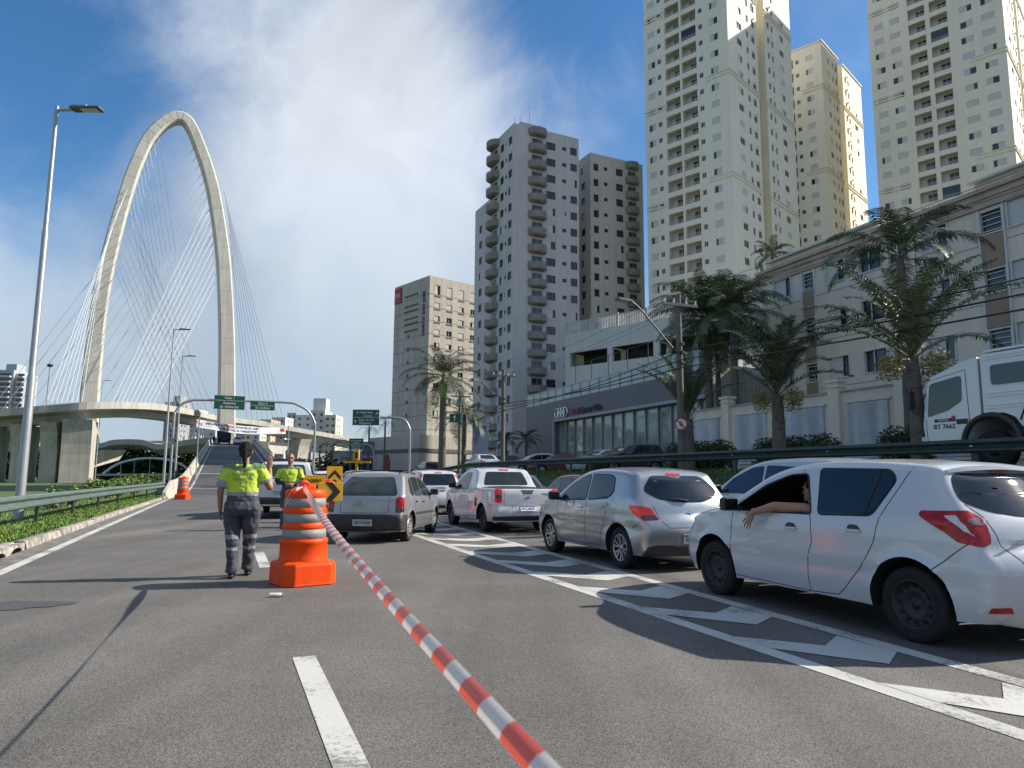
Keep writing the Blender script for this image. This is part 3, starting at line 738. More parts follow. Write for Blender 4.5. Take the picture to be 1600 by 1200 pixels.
    if sp.get('rails'):
        for q_ in (1, -1):
            q = MB(); q.tube([(x, q_*(c.halfw(x, 1.38)-.10), 1.435+(.0 if .8 < x < 2.0 else -.035)) for x in (.7, .8, 1.2, 1.6, 2.0, 2.08)], .014, 6); q.build('roof_rail', M_PLAST, t)
    if sp.get('badge'):
        (y_, z_), tx = sp['badge']; h_, n_ = c.hit(*re(y_, z_))
        if h_ is not None:
            n_ = Vector((n_.x, 0, n_.z)).normalized(); X_ = Vector((0, -1, 0)); q = MB(); text_mesh(tx, .05, q, h_+n_*.004, (X_, n_.cross(X_), n_), 0, .004, bold=.03); q.build('badge', M_CHROME, t)
    if sp.get('emblem'):
        h_, n_ = c.hit(*re(0, sp['emblem'][0])); kind = sp['emblem'][1]
        if h_ is not None:
            X_ = Vector((0, -1, 0)); Z_ = n_.cross(X_); q = MB(); cc_ = h_+n_*.008; ring = lambda r_, w_: q.tube([cc_+X_*(r_*math.cos(2*math.pi*i/20))+Z_*(r_*math.sin(2*math.pi*i/20)) for i in range(21)], w_, 5, caps=False)
            if kind == 'round':
                ring(.045, .005)
                for a_, b_ in (((-.03, .032), (-.008, -.03)), ((-.008, -.03), (0, 0)), ((0, 0), (.008, -.03)), ((.008, -.03), (.03, .032)), ((-.012, .036), (0, .008)), ((0, .008), (.012, .036))): q.tube([cc_+X_*a_[0]+Z_*a_[1], cc_+X_*b_[0]+Z_*b_[1]], .004, 4)
            else:
                q.add([cc_+X_*x+Z_*y for x, y in ((-.075, -.012), (-.065, .012), (-.025, .012), (-.02, .03), (.02, .03), (.025, .012), (.07, .012), (.06, -.012), (.02, -.012), (.018, -.03), (-.022, -.03), (-.025, -.012))], [(0, 1, 2, 11), (2, 3, 10, 11), (3, 4, 9, 10), (4, 5, 8, 9), (5, 6, 7, 8)], 0)
            q.build('emblem', M_CHROME, t)
    hb = MB()
    for x, z in sp.get('handles', []):
        for q in (1, -1):
            h = MB(); handle(h, c, x, z, q); h.build('door_handle', sp.get('handlem', P), t)
    for xw in sp['wheels']:
        for q in (1, -1): wheel(c, t, xw, q, sp.get('rim', 'cap'), sp['rw'], y=c.Wh-sp.get('wy', .03))
    if sp.get('mirror'):
        for q in (1, -1): mirror(c, t, sp['mirror'][0], sp['mirror'][1], q, sp.get('mirrorm', P))
    if sp.get('plate'): plate(c, t, sp['plate'][0], sp['plate'][1], sp['plate'][2], re, sp.get('plateg', False))
    if sp.get('wiper'):
        w = MB(); (y0, z0), (y1, z1) = sp['wiper']; a = c.hit(*re(y0, z0)); b = c.hit(*re(y1, z1))
        if a[0] and b[0]: w.tube([a[0]+a[1]*.03, (a[0]+b[0])/2+(a[1]+b[1])*.5*.035, b[0]+b[1]*.015], [.016, .011, .006], 6); w.build('wiper', M_PLAST, t)
    u = MB(); L_ = c.L; zb = sp.get('zb', .22)        # axles, exhaust, underside
    for xw in sp['wheels']:
        u = MB(); u.tube([(xw, -c.Wh+.12, sp['rw']), (xw, c.Wh-.12, sp['rw'])], .045, 8); u.build('axle', M_PLAST, t)
    u = MB(); u.tube([(.06, -.42, zb-.02), (.5, -.42, zb-.0), (1.2, -.3, zb-.02)], .03, 8); u.build('exhaust_pipe', M_PLAST, t)
    return t, c
# ---------------- outlines (metres; x from the tail, z up)
def belt_(z0, k): return lambda x: z0+k*x
def hatch(**k):
    d = dict(L=4.0, W=1.70, rw=.305, ra=.375, wheels=(.72, 3.2), zb=.23, tum=.36, paint=M_WHITE); d.update(k); return d
SANDERO = hatch(badge=((.40, .86), 'SANDERO'), L=4.02, W=1.74, wheels=(.68, 3.25), rw=.31, ra=.385, paint=M_WHITE, belt=belt_(1.01, -.022), rim='steel', zb=.245, cl=.10, rl=.13, tr=.10,
    tail=[(.10, .245), (.045, .32), (.02, .45), (.0, .60), (.03, .72), (.10, .80), (.13, .93), (.22, 1.07), (.40, 1.30), (.47, 1.42)],
    top=[(.47, 1.42), (.56, 1.465), (.80, 1.49), (1.25, 1.515), (1.7, 1.515), (2.1, 1.48), (2.42, 1.40), (2.75, 1.23), (3.08, 1.04), (3.35, .985), (3.62, .92), (3.82, .83)],
    nose=[(3.90, .245), (3.97, .32), (4.01, .45), (4.0, .58), (3.95, .70), (3.89, .78), (3.82, .83)],
    side_windows=[[(1.74, 1.005), (1.90, 1.39), (2.15, 1.375), (2.45, 1.265), (2.80, 1.08), (2.90, .995)],
                  [(.84, 1.33, .10), (.93, 1.425), (1.73, 1.44), (1.64, 1.01), (1.04, 1.03, .08)]],
    rear_window=[(-.56, 1.40), (.56, 1.40), (.645, 1.27), (.67, 1.17, .03), (.52, 1.09), (.25, 1.05), (-.25, 1.05), (-.52, 1.09), (-.67, 1.17, .03), (-.645, 1.27)],
    windscreen=[(-.52, 1.40), (.52, 1.40), (.70, 1.08), (-.70, 1.08)],
    spoiler=((.44, 1.425), (.60, .52)),
    patches=[('taillight', [(-.20, 1.04), (-.18, .85), (-.10, .825), (.12, .85), (.36, 1.05, .03), (.32, 1.09), (-.12, 1.10)], 'corner', M_REDL, True, .03),
             ('handle_recess', [(1.13, .875), (1.17, .93), (1.27, .935), (1.30, .875)], 'side', M_PLAST, True, .03), ('handle_recess', [(1.91, .845), (1.95, .90), (2.05, .905), (2.08, .845)], 'side', M_PLAST, True, .03),  # dark patches paint the shade of the hollows behind the door handles
             ('headlight', [(.42, .66), (.76, .64), (.78, .80), (.5, .80)], 'front', M_CLEAR, True, .04),
             ('reflector', [(-.22, .335), (.03, .335), (-.04, .375), (-.2, .38)], 'corner', M_REDL, True, .01),
             ('rear_valance', [(-.55, .36), (.55, .36), (.62, .25), (-.62, .25)], 'rear', M_WHITE, False, .03)],
    overlay=[('window_divider', [(1.00, 1.42), (1.035, 1.42), (1.13, 1.035), (1.095, 1.035)], 'side', M_GAP, True, .003), ('lamp_insert', [(.06, 1.06), (.15, 1.055), (.07, .94), (-.06, .905), (.02, .96)], 'corner', M_CLEAR, True, .012),
             ('reversing_lamp', [(-.17, 1.04), (-.07, 1.035), (-.08, .99), (-.17, .985)], 'corner', mat('reversing_lens', (.22, .16, .16), .2, coat=.6), True, .012)],
    gaps=[[(1.79, .26), (1.79, .55), (1.72, .75), (1.74, .95), (1.86, 1.25), (1.97, 1.47)], [(2.92, .30), (2.93, .6), (2.9, .98)], [(.70, 1.45), (.84, 1.2), (.95, 1.0), (1.0, .80), (1.11, .62), (1.34, .36), (1.44, .28), (1.79, .26), (2.92, .28)],
          [(.18, .845), (.45, .62)]],
    rgaps=[[(-.66, 1.15), (-.60, 1.06), (-.57, .84), (-.46, .70), (0, .66), (.46, .70), (.57, .84), (.60, 1.06), (.66, 1.15)]],
    handles=[(1.215, .878), (1.995, .848)], handlem=M_WHITE, mirror=(2.82, 1.04), mirrorm=M_PLAST, crease=(.62, .0), open=(0, 1))
ONIX = hatch(emblem=(.84, 'cross'), L=3.93, W=1.70, wheels=(.66, 3.12), rw=.305, ra=.365, paint=M_SILV, belt=belt_(1.02, -.035), rim='alloy6', tr=.09, cl=.09,
    tail=[(.12, .23), (.05, .30), (.02, .45), (.0, .58), (.03, .70), (.09, .78), (.12, .90), (.17, 1.02), (.32, 1.24), (.42, 1.375)],
    top=[(.42, 1.375), (.52, 1.425), (.8, 1.465), (1.3, 1.485), (1.7, 1.475), (2.05, 1.42), (2.4, 1.29), (2.72, 1.12), (2.98, 1.0), (3.3, .95), (3.6, .87), (3.74, .80)],
    nose=[(3.80, .23), (3.87, .32), (3.92, .45), (3.92, .58), (3.87, .70), (3.80, .77), (3.74, .80)],
    side_windows=[[(1.70, .985), (1.76, 1.38), (2.0, 1.34), (2.35, 1.20), (2.72, 1.0), (2.76, .955)], [(.86, 1.13, .09), (.93, 1.32), (1.1, 1.375), (1.68, 1.385), (1.62, .99), (1.0, 1.03)]],
    rear_window=[(-.44, 1.37), (.44, 1.37), (.60, 1.22), (.64, 1.14, .04), (.50, 1.04), (.25, .985), (-.25, .985), (-.50, 1.04), (-.64, 1.14, .04), (-.60, 1.22)],
    windscreen=[(-.5, 1.36), (.5, 1.36), (.68, 1.05), (-.68, 1.05)],
    patches=[('taillight', [(-.27, .745), (-.19, .905), (-.05, .935), (.22, .945), (.25, .90), (.10, .78), (-.02, .725)], 'corner', M_REDLIT, True, .02),
             ('headlight', [(.42, .66), (.76, .64), (.78, .80), (.5, .80)], 'front', M_CLEAR, True, .04),
             ('lower_bumper', [(-.74, .23), (-.72, .36), (-.60, .385), (.60, .385), (.72, .36), (.74, .23)], 'rear', M_PLAST, False, .02),
             ('plate_recess', [(-.33, .37), (-.26, .585), (.26, .585), (.33, .37)], 'rear', mat('recess_silver', (.3, .3, .31), .4, metal=.5), False, .02),
             ('brake_light', [(-.13, 1.405), (.13, 1.405), (.12, 1.38), (-.12, 1.38)], 'rear', M_REDLIT, False, .008)],
    overlay=[('lamp_insert', [(-.26, .75), (-.22, .81), (-.05, .80), (.05, .765), (-.02, .732)], 'corner', M_DKL, True, .01)],
    gaps=[[(1.72, .27), (1.73, .6), (1.66, .97)], [(2.72, .30), (2.76, .6), (2.74, .95)], [(.98, 1.03), (1.0, .85), (1.08, .66), (1.2, .45), (1.22, .29), (2.72, .27)], [(.10, .72), (.3, .62)]],
    rgaps=[[(-.58, .94), (-.5, .72), (-.4, .63), (.4, .63), (.5, .72), (.58, .94)]],
    handles=[(1.16, .88), (1.88, .85)], mirror=(2.66, 1.0), mirrorm=M_PLAST, crease=(.70, -.0), plate=(0, .475, 'FPZ4D28'), wiper=((0.02, 1.0), (.30, 1.035)), glass=M_GLASSB, rglass=M_GLASS)
GOL = hatch(rails=1, emblem=(.80, 'round'), L=3.88, W=1.64, wheels=(.66, 3.03), rw=.285, ra=.345, paint=M_SILV2, belt=belt_(.94, -.025), rim='cap', tum=.40, tr=.05, cl=.05, rl=.07, rt=.06,
    tail=[(.09, .25), (.02, .29), (.0, .40), (.0, .54), (.05, .565), (.06, .70), (.09, .86), (.15, .95), (.48, 1.23), (.60, 1.335)],
    top=[(.60, 1.335), (.70, 1.38), (.98, 1.405), (1.3, 1.405), (1.7, 1.385), (2.05, 1.33), (2.4, 1.15), (2.7, .97), (2.9, .93), (3.3, .88), (3.62, .80), (3.74, .76)],
    nose=[(3.80, .24), (3.86, .32), (3.88, .45), (3.87, .58), (3.82, .70), (3.78, .74), (3.74, .76)],
    side_windows=[[(1.62, .925), (1.68, 1.30), (1.98, 1.275), (2.28, 1.12), (2.52, .955), (2.5, .895)], [(1.0, .935), (1.06, 1.30), (1.60, 1.31), (1.55, .925)], [(.66, 1.0), (.86, 1.265), (.98, 1.30), (.92, .94), (.72, .945)]],
    rear_window=[(-.47, 1.315), (.47, 1.315), (.64, .99), (.62, .94), (-.62, .94), (-.64, .99)],
    windscreen=[(-.5, 1.28), (.5, 1.28), (.66, 1.0), (-.66, 1.0)],
    patches=[('taillight', [(-.15, .60), (-.16, .87), (-.10, .92), (.08, .91), (.10, .62)], 'corner', M_REDL, True, .02),
             ('headlight', [(.42, .62), (.72, .60), (.74, .74), (.5, .74)], 'front', M_CLEAR, True, .03),
             ('rear_bumper', [(-.70, .565), (.34, .555), (.34, .48), (.30, .25), (-.70, .25)], 'corner', M_PLAST, True, .02),
             ('bumper_panel', [(-.25, .56), (.25, .56), (.25, .25), (-.25, .25)], 'rear', M_PLAST, False, .005),
             ('side_strip', [(1.05, .52), (2.72, .50), (2.72, .555), (1.05, .575)], 'side', M_PLAST, True, .008)],
    overlay=[('lamp_insert', [(-.14, .62), (-.145, .70), (.08, .71), (.09, .64)], 'corner', M_DKL, True, .01)],
    gaps=[[(1.56, .27), (1.56, .92)], [(2.54, .30), (2.56, .89)], [(.95, .93), (.97, .75), (1.08, .55), (1.12, .28), (2.54, .27)]],
    rgaps=[[(-.50, .93), (-.49, .60), (.49, .60), (.50, .93)]],
    handles=[(1.08, .80), (1.72, .78)], handlem=M_PLAST, mirror=(2.40, .96), mirrorm=M_SILV2, plate=(0, .41, 'EDT-4324'), plateg=True, glass=M_GLASSG, rglass=M_GLASSG)
MONTANA = hatch(emblem=(.84, 'cross'), badge=((-.50, .93), 'MONTANA'), L=4.50, W=1.70, wheels=(.92, 3.59), rw=.31, ra=.385, paint=M_WHITE, belt=lambda x: 1.04-.02*(x-1.5) if x > 1.45 else 1.2, rim='steel', zb=.27, tum=.30, tr=.035, rl=.07, cl=.03, rt=.05, cat='pickup truck',
    sharp=True, tail=[(.10, .30), (.03, .36), (.0, .45), (.0, .55), (.03, .62), (.03, .80), (.03, 1.0), (.05, 1.045)],
    top=[(.05, 1.045), (.4, 1.055), (1.1, 1.06), (1.38, 1.065), (1.42, 1.10), (1.52, 1.30), (1.62, 1.46), (1.7, 1.51), (1.85, 1.54), (2.15, 1.555), (2.5, 1.53), (2.75, 1.46), (3.0, 1.33), (3.3, 1.14), (3.5, 1.04), (3.8, .98), (4.1, .90), (4.28, .81)],
    nose=[(4.36, .27), (4.43, .34), (4.48, .48), (4.48, .60), (4.43, .71), (4.35, .78), (4.28, .81)],
    side_windows=[[(2.02, 1.03), (2.06, 1.43), (2.45, 1.42), (2.8, 1.29), (3.15, 1.08), (3.2, .99)]],
    rear_window=[(-.50, 1.46), (.50, 1.46), (.62, 1.12), (-.62, 1.12)],
    windscreen=[(-.5, 1.44), (.5, 1.44), (.68, 1.1), (-.68, 1.1)],
    patches=[('taillight', [(-.17, .72), (-.18, 1.03), (-.10, 1.05), (.055, 1.04), (.05, .74)], 'corner', M_REDLIT, True, .015),
             ('rear_bumper', [(-.80, .41), (.16, .40), (.16, .30), (-.80, .30)], 'corner', M_PLAST, True, .02),
             ('bumper_panel', [(-.2, .41), (.2, .41), (.2, .30), (-.2, .30)], 'rear', M_PLAST, False, .005),
             ('bed_cover', [(.07, -.72), (1.36, -.72), (1.36, .72), (.07, .72)], 'top', M_PLAST, False, .03),
             ('tailgate_handle', [(-.17, 1.02), (.17, 1.02), (.11, .93), (-.11, .93)], 'rear', M_PLAST, False, .02),
             ('brake_light', [(-.14, 1.525), (.14, 1.525), (.13, 1.49), (-.13, 1.49)], 'rear', M_REDLIT, False, .008),
             ('side_vent', [(1.30, .60), (1.30, .80), (1.42, .82), (1.46, .60)], 'side', M_PLAST, True, .02),
             ('plate_recess', [(-.30, .50), (-.30, .66), (.30, .66), (.30, .50)], 'rear', mat('recess_white', (.5, .5, .51), .4), False, .02)],
    overlay=[('lamp_insert', [(-.16, .82), (-.16, .92), (.0, .92), (0, .82)], 'corner', M_DKL, True, .01)],
    gaps=[[(1.98, .30), (1.98, .85), (1.94, 1.0), (2.0, 1.48)], [(3.16, .32), (3.2, .98)], [(1.98, .30), (3.16, .31)], [(1.5, 1.04), (1.1, 1.0), (.2, 1.0)], [(.22, .68), (.5, .62)]],
    rgaps=[[(-.60, 1.03), (-.60, .66), (.60, .66), (.60, 1.03)], [(-.4, .66), (-.36, .42)], [(.4, .66), (.36, .42)]],
    handles=[(2.12, .93)], handlem=M_WHITE, mirror=(3.05, 1.08), mirrorm=M_PLAST, plate=(0, .575, 'FVC4B35'), rglass=M_GLASSG)
FIT = hatch(L=3.95, W=1.70, wheels=(.68, 3.2), paint=M_WHITE, belt=belt_(1.0, -.03), rim='cap', rl=.12, cl=.06,
    tail=[(.10, .25), (.03, .32), (.0, .45), (.0, .62), (.06, .76), (.10, .95), (.2, 1.15), (.34, 1.42)],
    top=[(.34, 1.42), (.45, 1.48), (.8, 1.52), (1.4, 1.53), (1.9, 1.49), (2.4, 1.36), (2.9, 1.1), (3.2, .98), (3.6, .88), (3.78, .80)],
    nose=[(3.84, .25), (3.9, .35), (3.95, .48), (3.93, .6), (3.87, .72), (3.78, .80)],
    side_windows=[[(1.6, 1.0), (1.66, 1.42), (2.0, 1.39), (2.5, 1.2), (2.8, 1.0)], [(.8, 1.06), (.92, 1.4), (1.6, 1.42), (1.54, 1.0)]],
    rear_window=[(-.55, 1.41), (.55, 1.41), (.62, 1.02), (-.62, 1.02)], windscreen=[(-.5, 1.4), (.5, 1.4), (.68, 1.08), (-.68, 1.08)],
    patches=[('taillight', [(-.09, .92), (-.06, 1.1), (-.10, 1.40), (-.02, 1.40), (.02, 1.1), (.10, 1.0), (.08, .88), (-.08, .86)], 'corner', M_REDLIT, True, .02),
             ('brake_light', [(-.13, 1.465), (.13, 1.465), (.12, 1.435), (-.12, 1.435)], 'rear', M_REDLIT, False, .008),
             ('headlight', [(.42, .66), (.76, .64), (.78, .80), (.5, .80)], 'front', M_CLEAR, True, .04),
             ('lower_bumper', [(-.7, .25), (-.7, .34), (.7, .34), (.7, .25)], 'rear', M_PLAST, False, .02)],
    handles=[(1.1, .9), (1.8, .87)], mirror=(2.75, 1.02), plate=(0, .92, 'FVC0546'), plateg=True)
SEDAN = hatch(L=4.4, W=1.72, wheels=(.95, 3.5), paint=M_SILV2, belt=belt_(.98, -.02), rim='cap', rl=.12,
    tail=[(.12, .25), (.03, .32), (.0, .45), (.0, .62), (.03, .8), (.07, .93), (.1, .98)],
    top=[(.1, .98), (.3, 1.01), (.62, 1.03), (.95, 1.19), (1.25, 1.35), (1.55, 1.42), (2.0, 1.43), (2.35, 1.38), (2.75, 1.2), (3.15, .99), (3.6, .93), (4.1, .82), (4.22, .76)],
    nose=[(4.28, .25), (4.34, .35), (4.4, .48), (4.38, .6), (4.32, .7), (4.22, .76)],
    side_windows=[[(1.98, .97), (1.98, 1.33), (2.3, 1.31), (2.7, 1.14), (2.95, .95)], [(1.15, 1.0), (1.4, 1.3), (1.92, 1.34), (1.9, .97)]],
    rear_window=[(-.48, 1.36), (.48, 1.36), (.62, 1.07), (-.62, 1.07)], windscreen=[(-.5, 1.34), (.5, 1.34), (.66, 1.03), (-.66, 1.03)],
    patches=[('taillight', [(-.28, .72), (-.3, .88), (-.1, .90), (.1, .9), (.08, .74)], 'corner', M_REDLIT, True, .03),
             ('headlight', [(.42, .60), (.74, .58), (.76, .72), (.5, .74)], 'front', M_CLEAR, True, .04)],
    handles=[(1.45, .86), (2.15, .84)], mirror=(2.85, .98), plate=(0, .62, 'DZR4521'), plateg=True)
def variant(base, **k): d = dict(base); d.update(k); return d
SUV = variant(FIT, L=4.4, W=1.8, wheels=(.8, 3.55), rw=.35, ra=.43, zb=.3, rim='alloy5', paint=M_BLACKP, belt=belt_(1.08, -.02),
    tail=[(.10, .3), (.03, .38), (.0, .5), (.0, .7), (.05, .85), (.08, 1.05), (.16, 1.3), (.28, 1.56)],
    top=[(.28, 1.56), (.4, 1.63), (.8, 1.67), (1.5, 1.68), (2.1, 1.64), (2.6, 1.48), (3.05, 1.2), (3.4, 1.08), (3.9, 1.0), (4.2, .9)],
    nose=[(4.26, .3), (4.33, .42), (4.38, .56), (4.36, .72), (4.3, .84), (4.2, .9)],
    side_windows=[[(1.9, 1.08), (1.95, 1.55), (2.25, 1.52), (2.7, 1.32), (3.0, 1.08)], [(.95, 1.1), (1.0, 1.52), (1.85, 1.56), (1.82, 1.08)], [(.45, 1.15), (.55, 1.5), (.88, 1.52), (.84, 1.1)]],
    rear_window=[(-.58, 1.54), (.58, 1.54), (.66, 1.12), (-.66, 1.12)], windscreen=[(-.55, 1.54), (.55, 1.54), (.74, 1.2), (-.74, 1.2)],
    patches=[('taillight', [(-.12, .90), (-.12, 1.12), (.12, 1.12), (.1, .92)], 'corner', M_REDL, True, .02), ('headlight', [(.45, .72), (.8, .70), (.82, .86), (.5, .86)], 'front', M_CLEAR, True, .04)],
    handles=[(1.3, 1.0), (2.1, .97)], mirror=(2.95, 1.12), plate=(0, .8, 'GHB7731'))
L200 = variant(MONTANA, L=5.2, W=1.8, wheels=(1.15, 4.1), rw=.37, ra=.45, zb=.40, rim='alloy6', tum=.26, belt=lambda x: 1.22-.01*(x-1.5) if x > 1.7 else 1.4,
    tail=[(.08, .45), (.03, .5), (.0, .56), (.0, .62), (.03, .66), (.03, .80), (.03, 1.15), (.05, 1.2)],
    top=[(.05, 1.2), (.4, 1.21), (1.4, 1.215), (1.6, 1.22), (1.64, 1.26), (1.70, 1.5), (1.78, 1.68), (1.9, 1.73), (2.2, 1.77), (2.8, 1.78), (3.2, 1.72), (3.6, 1.52), (4.0, 1.26), (4.2, 1.18), (4.6, 1.12), (4.95, 1.02), (5.05, .95)],
    nose=[(5.08, .42), (5.15, .5), (5.2, .62), (5.2, .75), (5.15, .88), (5.05, .95)],
    side_windows=[[(2.75, 1.22), (2.78, 1.66), (3.1, 1.64), (3.5, 1.45), (3.85, 1.2)], [(1.9, 1.24), (1.95, 1.64), (2.65, 1.67), (2.65, 1.22)]],
    rear_window=[(-.6, 1.68), (.6, 1.68), (.7, 1.28), (-.7, 1.28)], windscreen=[(-.55, 1.66), (.55, 1.66), (.74, 1.3), (-.74, 1.3)],
    patches=[('taillight', [(-.14, .82), (-.14, 1.14), (.08, 1.15), (.06, .84)], 'corner', M_REDL, True, .015), ('rear_bumper', [(-.85, .66), (.2, .66), (.2, .45), (-.85, .45)], 'corner', M_PLAST, True, .02),
             ('bumper_panel', [(-.2, .66), (.2, .66), (.2, .45), (-.2, .45)], 'rear', M_PLAST, False, .005),
             ('bed_cover', [(.07, -.76), (1.58, -.76), (1.58, .76), (.07, .76)], 'top', M_PLAST, False, .03), ('tailgate_handle', [(-.12, 1.1), (.12, 1.1), (.1, 1.04), (-.1, 1.04)], 'rear', M_PLAST, False, .01)],
    overlay=[], gaps=[[(2.7, .45), (2.7, 1.2)], [(1.8, 1.22), (1.85, .8), (1.95, .5), (2.7, .46)]], rgaps=[], handles=[(2.0, 1.08), (2.85, 1.06)], mirror=(3.7, 1.3), plate=(0, .6, 'GDK8B52'))
YAW = math.pi/2+ROADROT
def at_rear(s, t, sp, d=0.):
    """ground point under the tail centre for a car whose rear axle is at road position (s, t)"""
    h = RD*math.cos(d)+RN*math.sin(d); return W(s, t)-h*sp['wheels'][0], YAW-d
def put(sp, name, label, s, t, d=0., z=0., **k):
    loc, rz = at_rear(s, t, sp, d); loc.z = z; return make_car(sp, name, label, loc, rz, **k)
QG = 'cars queueing in the two lanes beside the hatched strip'
sand, sandc = put(SANDERO, 'hatchback_car', 'nearest white hatchback with black steel wheels and an arm out of its window', 6.22, 4.43, group=QG)
onix, onixc = put(ONIX, 'hatchback_car', 'silver alloy-wheeled hatchback just ahead of the nearest white hatchback', 6.34, 9.44, group=QG)
mont, montc = put(MONTANA, 'pickup_truck', 'small white pickup with black bed cover ahead of the silver alloy-wheeled hatchback', 6.78, 16.8, group=QG)
gol, golc = put(GOL, 'hatchback_car', 'old pale silver hatchback with black rear bumper, turning out near the barrels', 2.93, 15.1, rad(28), group=QG)
fit, _ = put(FIT, 'hatchback_car', 'white hatchback with tall red tail lamps, queueing ahead of the small white pickup', 6.95, 24.6, group=QG)
spin, _ = put(variant(SUV, paint=M_BLUEP, rim='cap', glass=M_GLASSB), 'people_carrier', 'pale blue-grey people carrier in the far lane behind the nearest white hatchback', 9.7, 9.1, group=QG)
redc, _ = put(variant(GOL, paint=M_RED, plate=(0, .41, 'CQH-2816')), 'hatchback_car', 'dark red hatchback mostly hidden behind the silver hatchback', 9.55, 17.3, group=QG)
greyc, _ = put(variant(GOL, paint=M_SILV2, glass=M_GLASSB), 'hatchback_car', 'grey-silver hatchback beyond the dark red one in the far lane', 9.75, 23.6, group=QG)
put(variant(SEDAN, paint=M_GREYP), 'saloon_car', 'dark grey saloon in the far lane right of the white hatchback with tall lamps', 9.6, 30.5, group=QG)
if True:   # the next queueing car just outside the frame: its shadow falls on the hatched strip
    nx = clone(onix, 'silver hatchback following behind the nearest white hatchback', loc=W(6.42, -2.75)); 
# ================================================================== CABLE-STAYED BRIDGE
AM = Vector((-92, 185, 0)); AA = Vector((math.cos(rad(28)), math.sin(rad(28)), 0)); AN = Vector((AA.y, -AA.x, 0))
def on_arch(u, v, off=0.):
    d = ray(u, v); t = ((AM+AN*off)-EYEP).dot(AN)/d.dot(AN); return EYEP+d*t
M_CABW = mat('cable_white', (.62, .64, .66), .5, var=.08, scale=.3); M_CABD = mat('cable_sheath', (.20, .21, .23), .5, var=.08, scale=.3)
M_ARCH = mat('arch_concrete', (.56, .54, .47), .85, var=.10, scale=.25, streak=.16)
bridge = thing('cable_stayed_bridge', 'tall pale concrete arch bridge with crossing white stay cables, left beyond the ramp', 'bridge', (AM.x, AM.y, 0))
BO = Vector(bridge.location)
def loc_(p): return Vector(p)-BO
cl = [(139, 700), (140, 625), (146, 560), (152, 500), (164, 430), (178, 370), (192, 320), (208, 270), (228, 225), (244, 204), (261, 190), (277, 184.5), (291, 189), (302, 206), (312, 231), (325, 268), (335, 310), (343, 360), (349, 410), (352, 470), (354, 530), (354, 600), (353, 700)]
ap = catmull([on_arch(*p) for p in cl], 5)
for _ in range(2): ap = [ap[0]]+[(ap[i-1]+ap[i]*2+ap[i+1])/4 for i in range(1, len(ap)-1)]+[ap[-1]]
mb = MB(); n = len(ap); vs = []; zt_ = max(p.z for p in ap)
for i, p in enumerate(ap):
    t = (ap[min(i+1, n-1)]-ap[max(i-1, 0)]).normalized(); nn = t.cross(AN).normalized()
    k = p.z/zt_; w = 2.25-.9*k; d = 2.9-.9*k; c = .35
    for a, b in ((-w, d-c), (-w+c, d), (w-c, d), (w, d-c), (w, -d+c), (w-c, -d), (-w+c, -d), (-w, -d+c)): vs.append(loc_(p+nn*a+AN*b))
mb.add(vs, [(i*8+k, i*8+(k+1) % 8, (i+1)*8+(k+1) % 8, (i+1)*8+k) for i in range(n-1) for k in range(8)])
# casting joints on the legs
jm = mb
for i in range(4, n-4, 3):
    p = ap[i]; t = (ap[i+1]-ap[i-1]).normalized(); nn = t.cross(AN).normalized(); k = p.z/zt_; w = 2.25-.75*k; d = 2.9-.9*k
    jm.box(loc_(p+AN*(d+.01)), (2*w-.7, .03, .07), 1, ax=(nn, AN, t))
arch = mb.build('arch', [M_ARCH, mat('arch_joint', (.38, .36, .32), .9)], bridge, fix=True)  # second material: slightly darker concrete of the casting joints
# upper deck path (pixel of the near parapet's top edge, distance)
dk = [(-260, 655, 128), (-120, 646, 134), (0, 639, 138), (75, 633, 140), (150, 628, 143), (240, 630, 158), (300, 640, 186), (330, 647, 203), (360, 652, 214), (400, 657, 224), (440, 664, 232), (480, 671, 240), (520, 678, 250), (560, 685, 262), (600, 692, 276), (650, 700, 290)]
DP = [PY(*p) for p in dk]; DPs = catmull(DP, 6)
def sweep(path, prof, mi=0):
    m = MB(); vs = []; n = len(path); k = len(prof)
    for i, p in enumerate(path):
        t = (path[min(i+1, n-1)]-path[max(i-1, 0)]); t.z = 0; t.normalize(); o = Vector((-t.y, t.x, 0))
        for a, z in prof: vs.append(loc_(p+o*a+Vector((0, 0, z))))
    m.add(vs, [(i*k+j, i*k+(j+1) % k, (i+1)*k+(j+1) % k, (i+1)*k+j) for i in range(n-1) for j in range(k)]+[tuple(range(k)), tuple((n-1)*k+j for j in range(k-1, -1, -1))], mi); return m
sweep(DPs, [(0, 0), (.25, 0), (.25, -.9), (9.3, -.9), (9.3, 0), (9.55, 0), (9.55, -1.3), (6.9, -1.9), (6.3, -3.3), (3.2, -3.3), (2.6, -1.9), (0, -1.45)]).build('upper_deck', M_CONCB, bridge, fix=True)
# lower deck
lo = [(-60, 700, 235), (60, 697, 230), (146, 694, 225), (178, 687, 222), (221, 687, 215), (246, 694, 212), (275, 690, 208), (300, 686, 205), (340, 684, 200), (420, 690, 196)]
LPs = catmull([PY(*p) for p in lo], 4)
sweep(LPs, [(0, 0), (.25, 0), (.25, -.9), (10, -.9), (10, 0), (10.2, 0), (10.2, -1.4), (7.5, -3.2), (2.5, -3.2), (0, -1.6)]).build('lower_deck', M_CONCB, bridge, fix=True)
